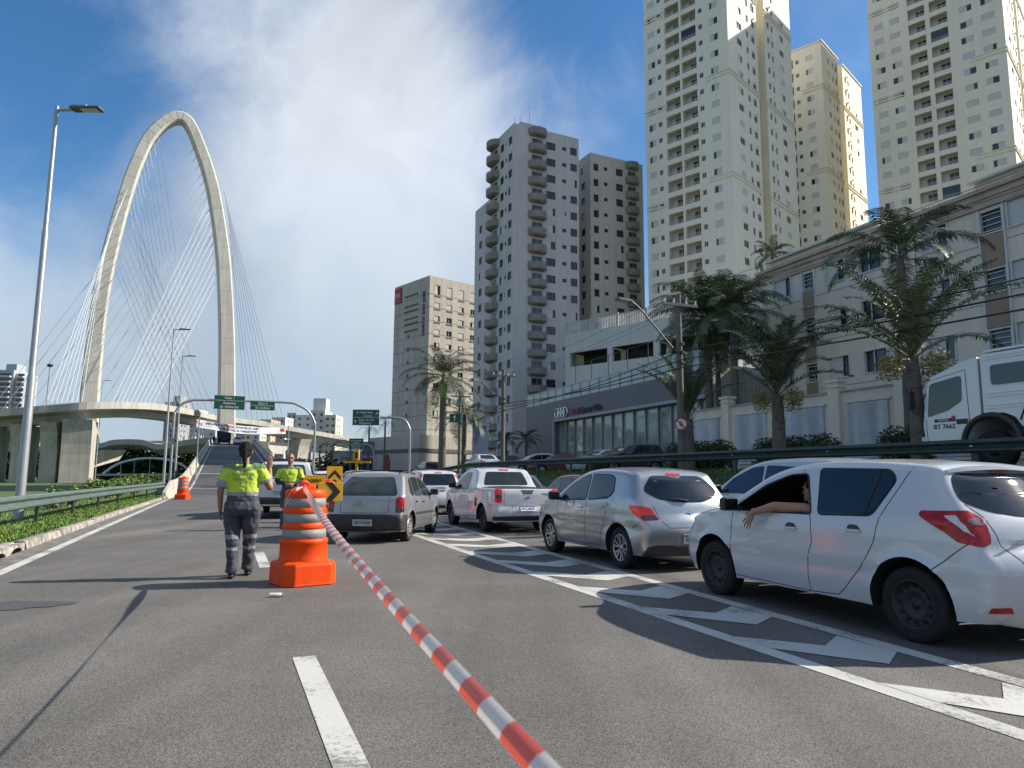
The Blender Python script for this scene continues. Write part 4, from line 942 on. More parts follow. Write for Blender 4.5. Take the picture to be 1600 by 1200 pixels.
# piers
def pier(u, Y, w0, w1, th, base=0., uz=None, turn=0.):
    top = min(DPs, key=lambda p: abs(p.y-Y)+abs((p.x/p.y)-kx(u))*400)
    i = min(range(1, len(DPs)-1), key=lambda i: (DPs[i]-top).length); t = DPs[i+1]-DPs[i-1]; t.z = 0; t.normalize(); o = Vector((-t.y, t.x, 0))
    H_ = top.z-3.3-base; c = top+o*4.8; c.z = base
    P = [(-w0, 0), (w0, 0), (w0, H_*.45), (w0+(w1-w0)*.12, H_*.62), (w0+(w1-w0)*.45, H_*.84), (w1, H_), (-w1, H_), (-w0-(w1-w0)*.45, H_*.84), (-w0-(w1-w0)*.12, H_*.62), (-w0, H_*.45)]
    m = MB(); m.prism(P, -th, th, 0, ax=(o, Vector((0, 0, 1)), t), o=loc_(c)); m.build('pier', M_CONC, bridge, fix=True)
pier(-30, 137, 2.3, 4.3, 1.5, -.8); pier(15, 138.5, 2.3, 4.3, 1.5, -.8); pier(66, 140, 2.3, 4.3, 1.5, -.8); pier(118, 141.5, 3.4, 4.6, 2.6, -.8); pier(478, 240, 3.0, 4.8, 2.2, -.6)
# stays
def cable(a, b, m):
    c = MB(); c.tube([loc_(a), loc_(b)], .055, 6, caps=False); c.build('stay_cable', m, bridge)
def fan(A, B, n, m, offA=0., YB=None, path=None):
    for i in range(n):
        k = i/(n-1); ua, va = np.array(A[0])*(1-k)+np.array(A[1])*k
        if len(A) > 2:
            kk = k*(len(A)-1); j = min(int(kk), len(A)-2); f = kk-j; ua, va = np.array(A[j])*(1-f)+np.array(A[j+1])*f
        ub, vb = np.array(B[0])*(1-k)+np.array(B[1])*k
        cable(on_arch(ua, va, offA), PY(ub, vb, YB[0]*(1-k)+YB[1]*k), m)
fan([(305, 229), (318, 268), (326, 305), (334, 365), (338, 400)], [(-15, 640), (216, 630)], 13, M_CABD, .4, (142, 156))
fan([(200, 292), (186, 322), (174, 352), (164, 388)], [(72, 630), (128, 628)], 8, M_CABW, 1.6, (142, 146))
fan([(327, 312), (334, 350), (338, 395), (339, 440)], [(176, 628), (240, 630)], 10, M_CABW, 1.0, (150, 160))
fan([(247, 212), (232, 236), (221, 262), (212, 290), (203, 322)], [(319, 690), (266, 694)], 10, M_CABW, .4, (204, 213))
fan([(362, 400), (357, 340), (350, 300)], [(386, 655), (445, 665)], 8, M_CABD, -.5, (222, 234))
fan([(200, 322), (190, 352), (182, 385), (176, 410)], [(338, 650), (262, 636)], 8, M_CABD, -.6, (206, 172))
for k in range(5):
    an = MB(); p = PY(278+k*9, 691-k*.9, 213-k*2.2); an.tube([loc_(p-Vector((0, 0, .2))), loc_(p+Vector((-.15, 0, 1.3)))], .22, 8); an.build('cable_anchor', M_CABW, bridge)
# slender lighting mast on the arch apex
m = MB(); q = on_arch(282, 178); m.tube([loc_(q), loc_(q+Vector((0, 0, 1.6)))], .08, 5); m.build('beacon_mast', M_PLAST, bridge)
# retaining abutment under the lower deck
def abut(name, label, px, base_z, depth, m):
    t = thing(name, label, 'abutment', (px[0].x, px[0].y, 0)); o = px[0].copy(); o.z = 0; mb = MB()
    dirv = (px[1]-px[0]); dirv.z = 0; dirv.normalize(); nn = Vector((-dirv.y, dirv.x, 0)); n = len(px)
    lo_ = [Vector(p)-o for p in px]; hi = [p+nn*depth for p in lo_]
    mb.add(lo_+hi, [tuple(range(n)), tuple(range(2*n-1, n-1, -1))]+[(i, n+i, n+(i+1) % n, (i+1) % n) for i in range(n)]); mb.build('wall', m, t, fix=True)
abut('concrete_abutment', 'wedge-shaped sunlit concrete wall beneath the low bridge deck', [PY(120, 738, 170), PY(186, 719, 182), PY(198, 703, 184), PY(165, 703, 178), PY(120, 722, 170)], 0, 6, M_CONC)
# slim white steel arch footbridge
fb = thing('footbridge', 'slim white steel arch footbridge beyond the left guardrail bushes', 'footbridge', G(235, 748))
fo = Vector(fb.location); Yf = 112.
mb = MB(); pts = catmull([PY(u, v, Yf+(u-235)*.05)-fo for u, v in ((160, 741), (180, 727), (205, 719), (235, 716), (265, 719), (285, 727), (300, 738))], 5); mb.tube(pts, .18, 8)
mb.build('arch_tube', mat('white_steel', (.5, .52, .52), .5), fb)
dk_ = MB(); a, b = PY(150, 742, Yf-4)-fo, PY(310, 741, Yf+4)-fo; d = (b-a); L_ = d.length; d.normalize(); dk_.box((a+b)/2, (L_, 2.4, .3), 0, ax=(d, Vector((-d.y, d.x, 0)), Vector((0, 0, 1)))); dk_.build('walkway', M_CONC, fb)
for i in range(3, len(pts)-3, 4):
    h = MB(); h.tube([pts[i], Vector((pts[i].x, pts[i].y, a.z))], .03, 5); h.build('hanger', MATS['white_steel'], fb)

# ------------------------------------------------------------------ the ramp up to the bridge
RS0, RS1 = -2.75, 4.9
def rz_(t): # ramp height
    t0, t1, t2 = 50., 146., 168.
    if t < t0: return 0.
    if t < t0+18: return .0796*(t-t0)**2/36
    z = .0796*9
    if t < t1: return z+.0796*(t-t0-18)
    z1 = z+.0796*(t1-t0-18)
    if t < t2: k = (t-t1)/(t2-t1); return z1+.0796*(t2-t1)*(k-k*k/2)
    z2 = z1+.0796*(t2-t1)/2; return z2-.0*(t-t2)
mb = MB(); T_ = list(np.linspace(50, 170, 31))+[185, 200, 215]
# gently drifting right
def rs(t): k = max(0, t-60); return .0*k
for s0, s1 in ((RS0-.45, RS1+.45),):
    vs = []
    for t in T_: vs += [W(s0+rs(t), t, rz_(t)+.01), W(s1+rs(t), t, rz_(t)+.01)]
    mb.add(vs, [(2*i, 2*i+1, 2*i+3, 2*i+2) for i in range(len(T_)-1)], 0, True)
mb.build('ramp', M_RAMP)['kind'] = 'structure'
mb = MB()
for s, w in ((RS0+.35, .16), (RS1-.55, .16)):
    vs = []
    for t in T_: vs += [W(s-w/2+rs(t), t, rz_(t)+.03), W(s+w/2+rs(t), t, rz_(t)+.03)]
    mb.add(vs, [(2*i, 2*i+1, 2*i+3, 2*i+2) for i in range(len(T_)-1)])
for t in (60, 76, 95, 118, 140): # rumble strips across the lanes
    mb.quad(W(RS0+.5, t, rz_(t)+.03), W(RS1-.7, t, rz_(t)+.03), W(RS1-.7, t+.45, rz_(t+.45)+.03), W(RS0+.5, t+.45, rz_(t+.45)+.03))
mb.build('ramp_markings', M_LINE2)['kind'] = 'structure'
def barrier(name, label, s, t0, t1, h, flip, m, tl=None):
    t = thing(name, label, 'barrier', W(s, t0, 0)); o = Vector(t.location); mb = MB(); ts = np.linspace(t0, t1, int((t1-t0)/5)+2); k = -1 if flip else 1
    prof = [(.0, -2.8), (0, 0), (-.06, .12), (-.16, .34), (-.20, h), (-.36, h), (-.42, 0), (-.42, -2.8)]
    vs = []
    for x in ts:
        e = min(1, .35+(x-t0)/6) if tl else 1
        for a, z in prof: vs.append(W(s+k*a, x, rz_(x)+(z*e if z > 0 else z))-o)
    n = len(prof); mb.add(vs, [(i*n+j, i*n+(j+1) % n, (i+1)*n+(j+1) % n, (i+1)*n+j) for i in range(len(ts)-1) for j in range(n)]+[tuple(range(n)), tuple((len(ts)-1)*n+j for j in range(n))])
    mb.build('barrier_wall', m, t, fix=True)
barrier('ramp_barrier', 'stained concrete barrier climbing the left edge of the bridge ramp', RS0-.05, 44, 205, .95, False, M_CONC, True)
barrier('ramp_barrier', 'concrete barrier along the right edge of the bridge ramp', RS1+.1, 56, 205, .95, True, M_CONC, True)
# solid embankment under the ramp
mb = MB()
vs = []
for t in T_: vs += [W(RS0-.4, t, -1), W(RS0-.4, t, rz_(t)-.02), W(RS1+.4, t, rz_(t)-.02), W(RS1+.4, t, -1)]
mb.add(vs, [(4*i+j, 4*i+(j+1) % 4, 4*i+4+(j+1) % 4, 4*i+4+j) for i in range(len(T_)-1) for j in range(4)]+[(0, 1, 2, 3)])
o = mb.build('ramp_retaining_wall', M_CONC); tag(o, 'long concrete retaining wall carrying the bridge ramp', 'retaining wall')
# vehicles at the crest
lorry = thing('lorry', 'dark lorry seen from behind at the top of the bridge ramp', 'lorry', W(-.55, 150, rz_(150)+.02), ROADROT)
mb = MB(); mb.box((0, 3.4, 2.1), (2.5, 6.2, 2.3), 0, bev=.05); mb.build('cargo_body', mat('dark_tarp', (.03, .03, .035), .8, var=.3), lorry)
mb = MB(); mb.box((0, 7.8, 1.75), (2.4, 2.0, 2.4), 0, bev=.15); mb.build('cab', M_BLACKP, lorry)
mb = MB(); mb.box((0, 4, .8), (1.0, 8.5, .28)); mb.box((0, .2, .62), (2.4, .12, .2)); mb.build('chassis', M_PLAST, lorry)
for x in (-1.0, 1.0):
    for y in (1.5, 2.8, 7.6):
        w = MB(); w.lathe([(.2, -.15), (.48, -.15), (.5, -.1), (.5, .1), (.48, .15), (.2, .15)], 16, 0, (x, y, .5), axis=0); w.build('wheel', M_TYRE, lorry)
cc = clone(fit, 'small dark-looking car beside the lorry at the top of the ramp', loc=W(2.0, 148, rz_(148)+.02), rz=YAW)
# banner over the ramp on two poles
bn = thing('banner', 'long white cloth banner with red and blue lettering strung over the ramp', 'banner')
bl, br = PY(307, 655, 62), PY(447, 668, 70); bo = (bl+br)/2; bn.location = bo
mb = MB(); nS = 30; X = (br-bl); Lb = X.length; Xn = X.normalized(); nrm = Vector((Xn.y, -Xn.x, 0)).normalized()
def bpt(a, b):   # a along 0..1, b down 0..1
    p = bl+X*a; sag = -.22*4*a*(1-a); h = .72-.12*abs(a-.3)
    return p+Vector((0, 0, sag-b*h*(1-.05*math.sin(a*9))))+nrm*(.07*math.sin(a*22+b*3)+.05*math.sin(a*47)) - bo
vs = [bpt(i/nS, j/6) for i in range(nS+1) for j in range(7)]
mb.add(vs, [(i*7+j, i*7+j+1, (i+1)*7+j+1, (i+1)*7+j) for i in range(nS) for j in range(6)], 0, True)
def btxt(txt, a, b, size, mi, sx=1.):
    tmp = MB(); text_mesh(txt, size, tmp, (0, 0, 0), (Vector((1, 0, 0)), Vector((0, 1, 0)), Vector((0, 0, 1))), 0, .002, 'LEFT', .02, sx)
    mb.add([bpt(a+v[0]/Lb, b-v[1]/.72)+nrm*(.03+v[2]) for v in tmp.v], tmp.f, mi)
    return a+max(v[0] for v in tmp.v)/Lb
x = btxt('VIA INTER', .10, .27, .30, 1, 1.05); x = btxt('DITADA', x+.004, .27, .30, 2, 1.25); btxt('A PARTIR DE 15/03', x+.02, .27, .27, 1, 1.05)
btxt('USE ROTAS ALTERNATIVAS', .24, .70, .26, 1, 1.25)
for a, b in ((.01, .2), (.02, .45), (.03, .66)): mb.add([bpt(a, b)+nrm*.03, bpt(a+.2, b+.08)+nrm*.03, bpt(a+.2, b+.11)+nrm*.03, bpt(a, b+.03)+nrm*.03], [(0, 1, 2, 3)], 1)
for a in (.93, .955, .0, .025): mb.add([bpt(a, .02)+nrm*.03, bpt(a+.03, .45)+nrm*.03, bpt(a+.03, .75)+nrm*.03, bpt(a, .35)+nrm*.03], [(0, 1, 2, 3)], 2)
mb.build('banner_cloth', [mat('banner_white', (.62, .63, .66), .7, var=.05), mat('banner_blue', (.03, .05, .16), .7), mat('banner_red', (.5, .04, .03), .7)], bn)
# ================================================================== BUILDINGS
ZV = Vector((0, 0, 1))
M_TWR = mat('tower_render', (.78, .735, .61), .85, var=.05, scale=.12, streak=.06)
M_TWRY = mat('tower_yellow', (.76, .70, .50), .85, var=.06, scale=.2, streak=.06)
M_TWRB = mat('tower_ochre', (.38, .26, .07), .85, var=.1, scale=.3)
M_GREYT = mat('grey_render', (.54, .515, .49), .88, var=.07, scale=.15, streak=.10)
M_GREYB = mat('balcony_render', (.27, .25, .22), .88, var=.08, scale=.5, streak=.2)
M_BEIGET = mat('brown_render', (.54, .50, .44), .88, var=.07, scale=.15, streak=.12)
M_IBIS = mat('hotel_concrete', (.47, .44, .38), .88, var=.08, scale=.2, streak=.2)
M_SHUT = mat('shutter', (.50, .51, .50), .6, var=.06, scale=2); M_WIN = mat('dark_window', (.018, .024, .03), .08, var=.4, scale=1, spec=.7)
M_WFR = mat('window_frame_white', (.55, .55, .54), .6); M_LOG = mat('loggia_wall', (.58, .54, .46), .9, var=.1, scale=.5)
M_BEIGE = mat('flats_render', (.68, .61, .50), .88, var=.07, scale=.4, streak=.1); M_BROWN = mat('flats_brown_band', (.30, .22, .165), .88, var=.08, scale=.5, streak=.1)
M_TILE = mat('roof_edge_brown', (.42, .33, .27), .85, var=.2, scale=1)
M_PANEL = mat('white_panel', (.50, .51, .54), .7, var=.1, scale=2, streak=.3)
M_DGREY = mat('cladding_dark', (.115, .118, .13), .5, var=.06, scale=.4); M_GARG = mat('garage_wall', (.52, .53, .50), .85, var=.05, scale=.2, streak=.08)
M_GFRAME = mat('alu_frame', (.28, .29, .30), .4, metal=.6); M_SHOW = mat('showroom_glass', (.24, .29, .28), .06, var=.6, scale=.35, spec=.9, stretch=(1, 1, .5))  # showroom glass: pale patchy colour stands in for reflected bright surroundings
M_TILEW = mat('dirty_white', (.5, .5, .48), .8, var=.15, scale=1, streak=.25)
def facade(mb, o, a, w, h, holes, nrm, mi=0, rmi=None, depth=.18, z0=0.):
    """wall sheet from o along a (width w) up to h, with real rectangular openings (x0,x1,z0,z1) and their reveals"""
    o = Vector(o); xs = sorted({0., w, *[x for H_ in holes for x in H_[:2]]}); zs = sorted({z0, h, *[z for H_ in holes for z in H_[2:4]]})
    xs = [x for i, x in enumerate(xs) if i == 0 or x-xs[i-1] > 1e-4]; zs = [z for i, z in enumerate(zs) if i == 0 or z-zs[i-1] > 1e-4]
    xi = {round(x, 3): i for i, x in enumerate(xs)}; occ = set()
    for H_ in holes:
        for i, x in enumerate(xs[:-1]):
            if H_[0]-1e-3 <= x < H_[1]-1e-3:
                for j, z in enumerate(zs[:-1]):
                    if H_[2]-1e-3 <= z < H_[3]-1e-3: occ.add((i, j))
    P = lambda x, z, d=0.: o+a*x+ZV*z-nrm*d
    # merge vertical runs per column
    for i in range(len(xs)-1):
        j = 0
        while j < len(zs)-1:
            if (i, j) in occ: j += 1; continue
            k = j
            while k+1 < len(zs)-1 and (i, k+1) not in occ: k += 1
            mb.quad(P(xs[i], zs[j]), P(xs[i+1], zs[j]), P(xs[i+1], zs[k+1]), P(xs[i], zs[k+1]), mi); j = k+1
    r = mi if rmi is None else rmi
    for x0, x1, za, zb in [H_[:4] for H_ in holes]:
        for p, q in (((x0, za), (x1, za)), ((x1, za), (x1, zb)), ((x1, zb), (x0, zb)), ((x0, zb), (x0, za))):
            mb.quad(P(*p), P(*q), P(*q, depth), P(*p, depth), r)
class Pool:
    """parts of one kind: the 100 that show largest stay parts, the rest become one merged part"""
    def __init__(s, name, mats, parent, cap=100): s.n, s.m, s.p, s.cap, s.L = name, mats, parent, cap, []
    def add(s, mb, c, r): s.L.append((PXSIZE(c, r), mb))
    def flush(s):
        s.L.sort(key=lambda t: -t[0])
        for _, m in s.L[:s.cap]: m.build(s.n, s.m, s.p)
        if len(s.L) > s.cap:
            r = MB()
            for _, m in s.L[s.cap:]:
                o = len(r.v); r.v += m.v; r.f += [[o+i for i in f] for f in m.f]; r.m += m.m; r.sm += m.sm
            r.build(s.n+'_row', s.m, s.p)['kind'] = 'stuff'
rw_ = random.Random(11)
def window(o, a, nrm, x0, x1, z0, z1, depth, kind, off):
    """one window set into its opening: frame (0), glass (1), shutter (2)"""
    m = MB(); w, h = x1-x0, z1-z0; P = lambda x, z, d: Vector(o)+a*x+ZV*z-nrm*d-off; ax = (a, nrm, ZV); f = .05
    m.quad(P(x0, z0, depth), P(x1, z0, depth), P(x1, z1, depth), P(x0, z1, depth), 1)
    for c, d in (((x0+w/2, z0+f/2), (w, .05, f)), ((x0+w/2, z1-f/2), (w, .05, f)), ((x0+f/2, z0+h/2), (f, .05, h-2*f)), ((x1-f/2, z0+h/2), (f, .05, h-2*f)), ((x0+w/2, z0+h/2), (f, .045, h-2*f))):
        m.box(P(c[0], c[1], depth-.03), d, 0, ax=ax)
    if kind == 'full': m.box(P(x0+w/2, z0+h/2, depth-.09), (w-.02, .04, h-.02), 2, ax=ax)
    elif kind in ('l', 'r'):
        q = w*rw_.choice((.5, .62, .7)); m.box(P(x0+q/2+.01 if kind == 'l' else x1-q/2-.01, z0+h/2, depth-.09), (q, .04, h-.02), 2, ax=ax)
    elif kind == 'slat':
        for k in range(4): m.box(P(x0+w/2, z0+h*(k+.6)/4.2, depth-.08), (w-.1, .03, .05), 0, ax=ax)
    return m
def tower(name, label, corner, ang, LW, RW, H_, floors_n, z_base=0., Ltype='A', off_floor=0, group=None, extra=True, top=True, lyel=False):
    """residential tower; corner is the corner nearest the road, ang the angle of its left face direction"""
    t = thing(name, label, 'tower block', corner, 0, group); al = Vector((-math.sin(ang), math.cos(ang), 0)); ar = Vector((math.cos(ang), math.sin(ang), 0))
    nl, nr = -ar, -al; wl = MB(); O_ = Vector((0, 0, 0)); off = Vector((0, 0, 0)); fh = 2.85
    wins = Pool('window', [M_WFR, M_WIN, M_SHUT], t); bal = Pool('balcony', [M_TWR, M_LOG, M_WIN, M_WFR], t)
    zz = [H_-1.6-(i+1)*fh for i in range(floors_n)]; C0 = Vector(corner)
    # ---- left face, drawn from the corner outwards
    holes = []; L = LW
    if Ltype == 'A': cols = [(.11, .20, 'w'), (.285, .33, 's'), (.36, .535, 'b'), (.56, .735, 'b'), (.79, .835, 's'), (.865, .955, 'w')]
    else: cols = [(.06, .15, 'w'), (.21, .30, 'w'), (.385, .515, 'b'), (.55, .68, 'b'), (.745, .825, 'w'), (.88, .955, 'w')]
    for i, z in enumerate(zz):
        for c0, c1, k in cols:
            x0, x1 = c0*L, c1*L
            if k == 'w': hz = (x0, x1, z+1.0, z+2.15)
            elif k == 's': hz = (x0, x1, z+1.25, z+2.1)
            else: hz = (x0, x1, z+.15, z+2.5)
            holes.append(hz+(k, i))
    facade(wl, O_, al, L, H_, [h for h in holes if h[4] != 'b'], nl, 0, 0, .16) if False else None
    mbh = [h for h in holes]
    facade(wl, O_, al, L, H_, mbh, nl, 0, 0, .16, z0=zz[-1]-1.5)
    wl.quad(O_+ZV*-2, al*L+ZV*-2, al*L+ZV*(zz[-1]-1.5), ZV*(zz[-1]-1.5), 1)
    for x0, x1, z0, z1, k, i in holes:
        c = C0+al*((x0+x1)/2)+ZV*z0
        if k == 'w':
            wins.add(window(O_, al, nl, x0, x1, z0, z1, .16, rw_.choice(['full', 'full', 'full', 'l', 'r', 'l']), off), c, 1)
        elif k == 's': wins.add(window(O_, al, nl, x0, x1, z0, z1, .16, 'open', off), c, .5)
        else:
            b = MB(); D = 1.3; P = lambda x, z, d: O_+al*x+ZV*z-nl*d
            b.quad(P(x0, z0, D), P(x1, z0, D), P(x1, z1, D), P(x0, z1, D), 1)
            for p, q in (((x0, z0), (x1, z0)), ((x1, z0), (x1, z1)), ((x1, z1), (x0, z1)), ((x0, z1), (x0, z0))): b.quad(P(*p, .16), P(*q, .16), P(*q, D), P(*p, D), 1)
            g0 = x0+(x1-x0)*.12; g1 = x0+(x1-x0)*.62; b.box(P((g0+g1)/2, z0+1.05, D-.04), (g1-g0, .05, 2.0), 2, ax=(al, nl, ZV))
            b.box(P((g0+g1)/2, z0+1.05, D-.08), (.06, .04, 2.0), 3, ax=(al, nl, ZV))
            if rw_.random() < .07: b.box(P((x0+x1)/2, z0+1.2, .1), (x1-x0-.04, .02, 2.2), 2, ax=(al, nl, ZV))
            b.box(P((x0+x1)/2, z0+.2, .08), (x1-x0-.01, .1, .4), 0, ax=(al, nl, ZV))
            for r_ in range(4): b.box(P((x0+x1)/2, z0+.5+.15*r_, .08), (x1-x0-.02, .03, .035), 3, ax=(al, nl, ZV))
            bal.add(b, c, 1.6)
    # ---- right face: block, notch, block
    segs = [(0., RW[0])]+([(RW[1], RW[2])] if len(RW) > 2 else [])
    for si, (a0, a1) in enumerate(segs):
        hs = []; w = a1-a0; cols = [(.30, .46, 'w'), (.62, .70, 's'), (.80, .92, 's')] if si == 0 else [(.10, .18, 's'), (.25, .32, 's'), (.55, .70, 'w')]
        for i, z in enumerate(zz):
            for c0, c1, k in cols: hs.append((c0*w, c1*w, z+(1.0 if k == 'w' else .95), z+2.15, k))
        facade(wl, ar*a0, ar, w, H_, hs, nr, 0, 0, .16, z0=zz[-1]-1.5)
        for x0, x1, z0, z1, k in hs:
            wins.add(window(ar*a0, ar, nr, x0, x1, z0, z1, .16, rw_.choice(['full', 'l', 'open']) if k == 'w' else 'open', off), C0+ar*(a0+x0)+ZV*z0, .7)
        # block side walls, back and top
        D = LW
        wl.quad(ar*a0+ZV*-2, ar*a1+ZV*-2, ar*a1+ZV*(zz[-1]-1.5), ar*a0+ZV*(zz[-1]-1.5), 1)
        if si: wl.quad(ar*a0+ZV*-2, ar*a0+ZV*H_, ar*a0+al*D+ZV*H_, ar*a0+al*D+ZV*-2, 2)
        wl.quad(ar*a1+ZV*-2, ar*a1+al*D+ZV*-2, ar*a1+al*D+ZV*H_, ar*a1+ZV*H_, 0); wl.quad(ar*a0+ZV*H_, ar*a1+ZV*H_, ar*a1+al*D+ZV*H_, ar*a0+al*D+ZV*H_, 0)
        wl.quad(ar*a0+al*D+ZV*-2, ar*a0+al*D+ZV*H_, ar*a1+al*D+ZV*H_, ar*a1+al*D+ZV*-2, 0)
        # air-conditioner brackets beside the small windows
        for i, z in enumerate(zz):
            wl.box(ar*(a0+w*(.86 if si == 0 else .2))+ZV*(z+2.45)+nr*.18, (.12, .35, .3), 0, ax=(ar, nr, ZV))
    if len(RW) > 2: # recessed core between the blocks
        p = al*4.0; wl.quad(ar*RW[0]+p+ZV*-2, ar*RW[1]+p+ZV*-2, ar*RW[1]+p+ZV*(H_-.6), ar*RW[0]+p+ZV*(H_-.6), 0)
        wl.quad(ar*RW[0]+p+ZV*(H_-.6), ar*RW[1]+p+ZV*(H_-.6), ar*RW[1]+al*LW+ZV*(H_-.6), ar*RW[0]+al*LW+ZV*(H_-.6), 0)
        wl.box(ar*(RW[0]+1)+al*(LW*.55)+ZV*(H_+1.6), (7, 6, 3.2), 0, ax=(ar, al, ZV))
    wb = wl.build('wall', [M_TWR, M_TWRB, M_TWRY], t)
    # string courses
    class _C:
        def box(s_, *a_, **k_): q_ = MB(); q_.box(*a_, **k_); q_.build('string_course', M_TWR, t)
    cm = _C()
    for j in range(0, 6):
        z = H_-1.6-fh*(3+6.0*j)+.3
        if z < 8: break
        for dz in (0, .62):
            for (c, d, ln) in ((nl*.09, al, LW*.25), ): cm.box(d*(ln/2)+c+ZV*(z+dz), (ln, .16, .16), 0, ax=(d, nl, ZV))
            cm.box(al*(LW*.87)+nl*.09+ZV*(z-1.9+dz), (LW*.26, .16, .16), 0, ax=(al, nl, ZV))
            for a0, a1 in segs: cm.box(ar*((a0+a1)/2)+nr*.09+ZV*(z+dz), (a1-a0+.2, .16, .16), 0, ax=(ar, nr, ZV))
    for a0, a1 in segs: cm.box(ar*((a0+a1)/2)+nr*.12+ZV*(H_-.12), (a1-a0+.4, .22, .24), 0, ax=(ar, nr, ZV))
    cm.box(al*(LW/2)+nl*.12+ZV*(H_-.12), (LW+.4, .22, .24), 0, ax=(al, nl, ZV))
    wins.flush(); bal.flush(); return t
AL45 = rad(46)
TG = 'cream residential towers on the right'
def corner_at(u, Y): return Vector((kx(u)*Y, Y, 0))
c1 = Vector((34.0, 105, 0)); tower('apartment_tower', 'cream tower block with paired balconies and ochre base, left of the tall cream group', c1, AL45, 15.6, (10.7, 13.8, 25.3), 92, 29, group=TG)
c2 = PY(1282, 62, 130); H2 = c2.z; c2.z = 0
tower('apartment_tower', 'slimmer cream tower set back between the two big towers, its top in view', c2, AL45, 15.6, (9.0, 11.5, 23), H2, 29, group=TG)
c3 = Vector((80.5, 108, 0)); tower('apartment_tower', 'cream tower block nearest the right edge, above the beige flats', c3, AL45, 20.5, (12, 15, 26), 98, 31, Ltype='B', group=TG)
# ------------------------------------------------------------------ grey tower with drum balconies
M_FRD = mat('dark_frame', (.05, .05, .05), .5)
def grey_tower():
    cor = PY(803, 192, 112); H_ = cor.z; cor.z = 0; ang = rad(26.0)
    al = Vector((-math.sin(ang), math.cos(ang), 0)); ar = Vector((math.cos(ang), math.sin(ang), 0)); nl, nr = -ar, -al
    t = thing('apartment_tower', 'grey tower block with a column of round balconies on each face', 'tower block', cor, 0, 'grey tower blocks with round balconies')
    wl = MB(); wins = Pool('window', [M_FRD, M_WIN, M_SHUT], t); bal = Pool('balcony', [M_GREYB, M_WIN, M_GFRAME], t); fh = 2.92; O_ = Vector((0, 0, 0))
    zz = [H_-1.2-(i+1)*fh for i in range(19)]
    RW, LW = 12.6, 9.4
    def face(o, a, nrm, w, h, cols, bcol, zl, mi=0):
        hs = []
        for z in zl:
            for c0, c1, k in cols:
                z0, z1 = {'w': (z+.85, z+2.2), 's': (z+1.3, z+1.95), 'd': (z+.35, z+2.1)}[k]; hs.append((c0*w, c1*w, z0, z1, k))
        facade(wl, o, a, w, h, hs, nrm, mi, mi, .15, z0=-1)
        for x0, x1, z0, z1, k in hs: wins.add(window(o, a, nrm, x0, x1, z0, z1, .15, rw_.choice(['open']*5+['l']), O_), cor+Vector(o)+a*x0+ZV*z0, .7)
        if bcol:
            b0, b1 = bcol[0]*w, bcol[1]*w; r = (b1-b0)/2; cx = (b0+b1)/2
            for i, z in enumerate([zl[0]+fh]+zl):
                b = MB(); cen = Vector(o)+a*cx+ZV*z; n = 14; ring = []
                for k in range(n+1):
                    q = math.pi*k/n; ring.append(a*(r*math.cos(q))+nrm*(r*.85*math.sin(q)))
                for (ra, za), (rb, zb) in (((.80, -.34), (1., -.12)), ((1., -.12), (1., .92)), ((1., .92), (.93, .92)), ((.93, .92), (.93, .02)), ((.93, .02), (0, .02)), ((0, -.34), (.80, -.34))):
                    vs = [cen+p*ra+ZV*za for p in ring]+[cen+p*rb+ZV*zb for p in ring]
                    b.add(vs, [(k, k+1, n+2+k, n+1+k) for k in range(n)], 0, ra > 0 and rb > 0)
                if i:
                    b.box(cen+nrm*.04+ZV*1.15, (r*1.1, .05, 2.0), 1, ax=(a, nrm, ZV)); b.box(cen+nrm*.08+ZV*1.15, (.06, .05, 2.0), 2, ax=(a, nrm, ZV))
                if i: b.tube([cen+p*.97+ZV*1.08 for p in ring], .03, 5, 2)
                bal.add(b, cor+cen, 1.6)
    face(O_, ar, nr, RW, H_, [(.49, .63, 'w'), (.735, .80, 's'), (.865, .97, 'w')], (.215, .485), zz)
    face(O_, al, nl, LW, H_, [(.07, .21, 'w'), (.28, .34, 's'), (.41, .55, 'w')], (.60, .98), zz)
    hl = H_-3.4*fh; face(al*LW+nl*-.0, al, nl, 6.6, hl, [(.15, .24, 's'), (.5, .7, 'w')], None, [z for z in zz if z < hl-3])
    # far sides, roofs
    for a0, h in ((0, H_),):
        wl.quad(ar*RW+ZV*-1, ar*RW+al*LW+ZV*-1, ar*RW+al*LW+ZV*H_, ar*RW+ZV*H_, 0)
        wl.quad(ZV*H_, ar*RW+ZV*H_, ar*RW+al*LW+ZV*H_, al*LW+ZV*H_, 0); wl.quad(al*LW+ZV*-1, al*LW+ZV*H_, ar*RW+al*LW+ZV*H_, ar*RW+al*LW+ZV*-1, 0)
    e = al*(LW+6.6); wl.quad(al*LW+ZV*hl, ar*RW+al*LW+ZV*hl, ar*RW+e+ZV*hl, e+ZV*hl, 0); wl.quad(e+ZV*-1, e+ZV*hl, ar*RW+e+ZV*hl, ar*RW+e+ZV*-1, 0)
    wl.box(ar*5+al*5+ZV*(H_+1), (5, 5, 2), 0, ax=(ar, al, ZV))
    for x, y, h in ((.2, .2, 1.2), (1.5, .6, 1.5), (3.1, .4, 4.0)): wl.tube([ar*x+al*y+ZV*H_, ar*x+al*y+ZV*(H_+h)], .04, 5)
    wl.box(nr*1.2+ar*6.3+ZV*3.4, (12.8, 2.6, .9), 1, ax=(ar, nr, ZV)); wl.box(nl*1.2+al*8+ZV*3.4, (16, 2.6, .9), 1, ax=(al, nl, ZV))
    wl.build('wall', [M_GREYT, M_DARK], t); wins.flush(); bal.flush()
    # second block behind
    cor = PY(922, 238, 122); H_ = cor.z; cor.z = 0
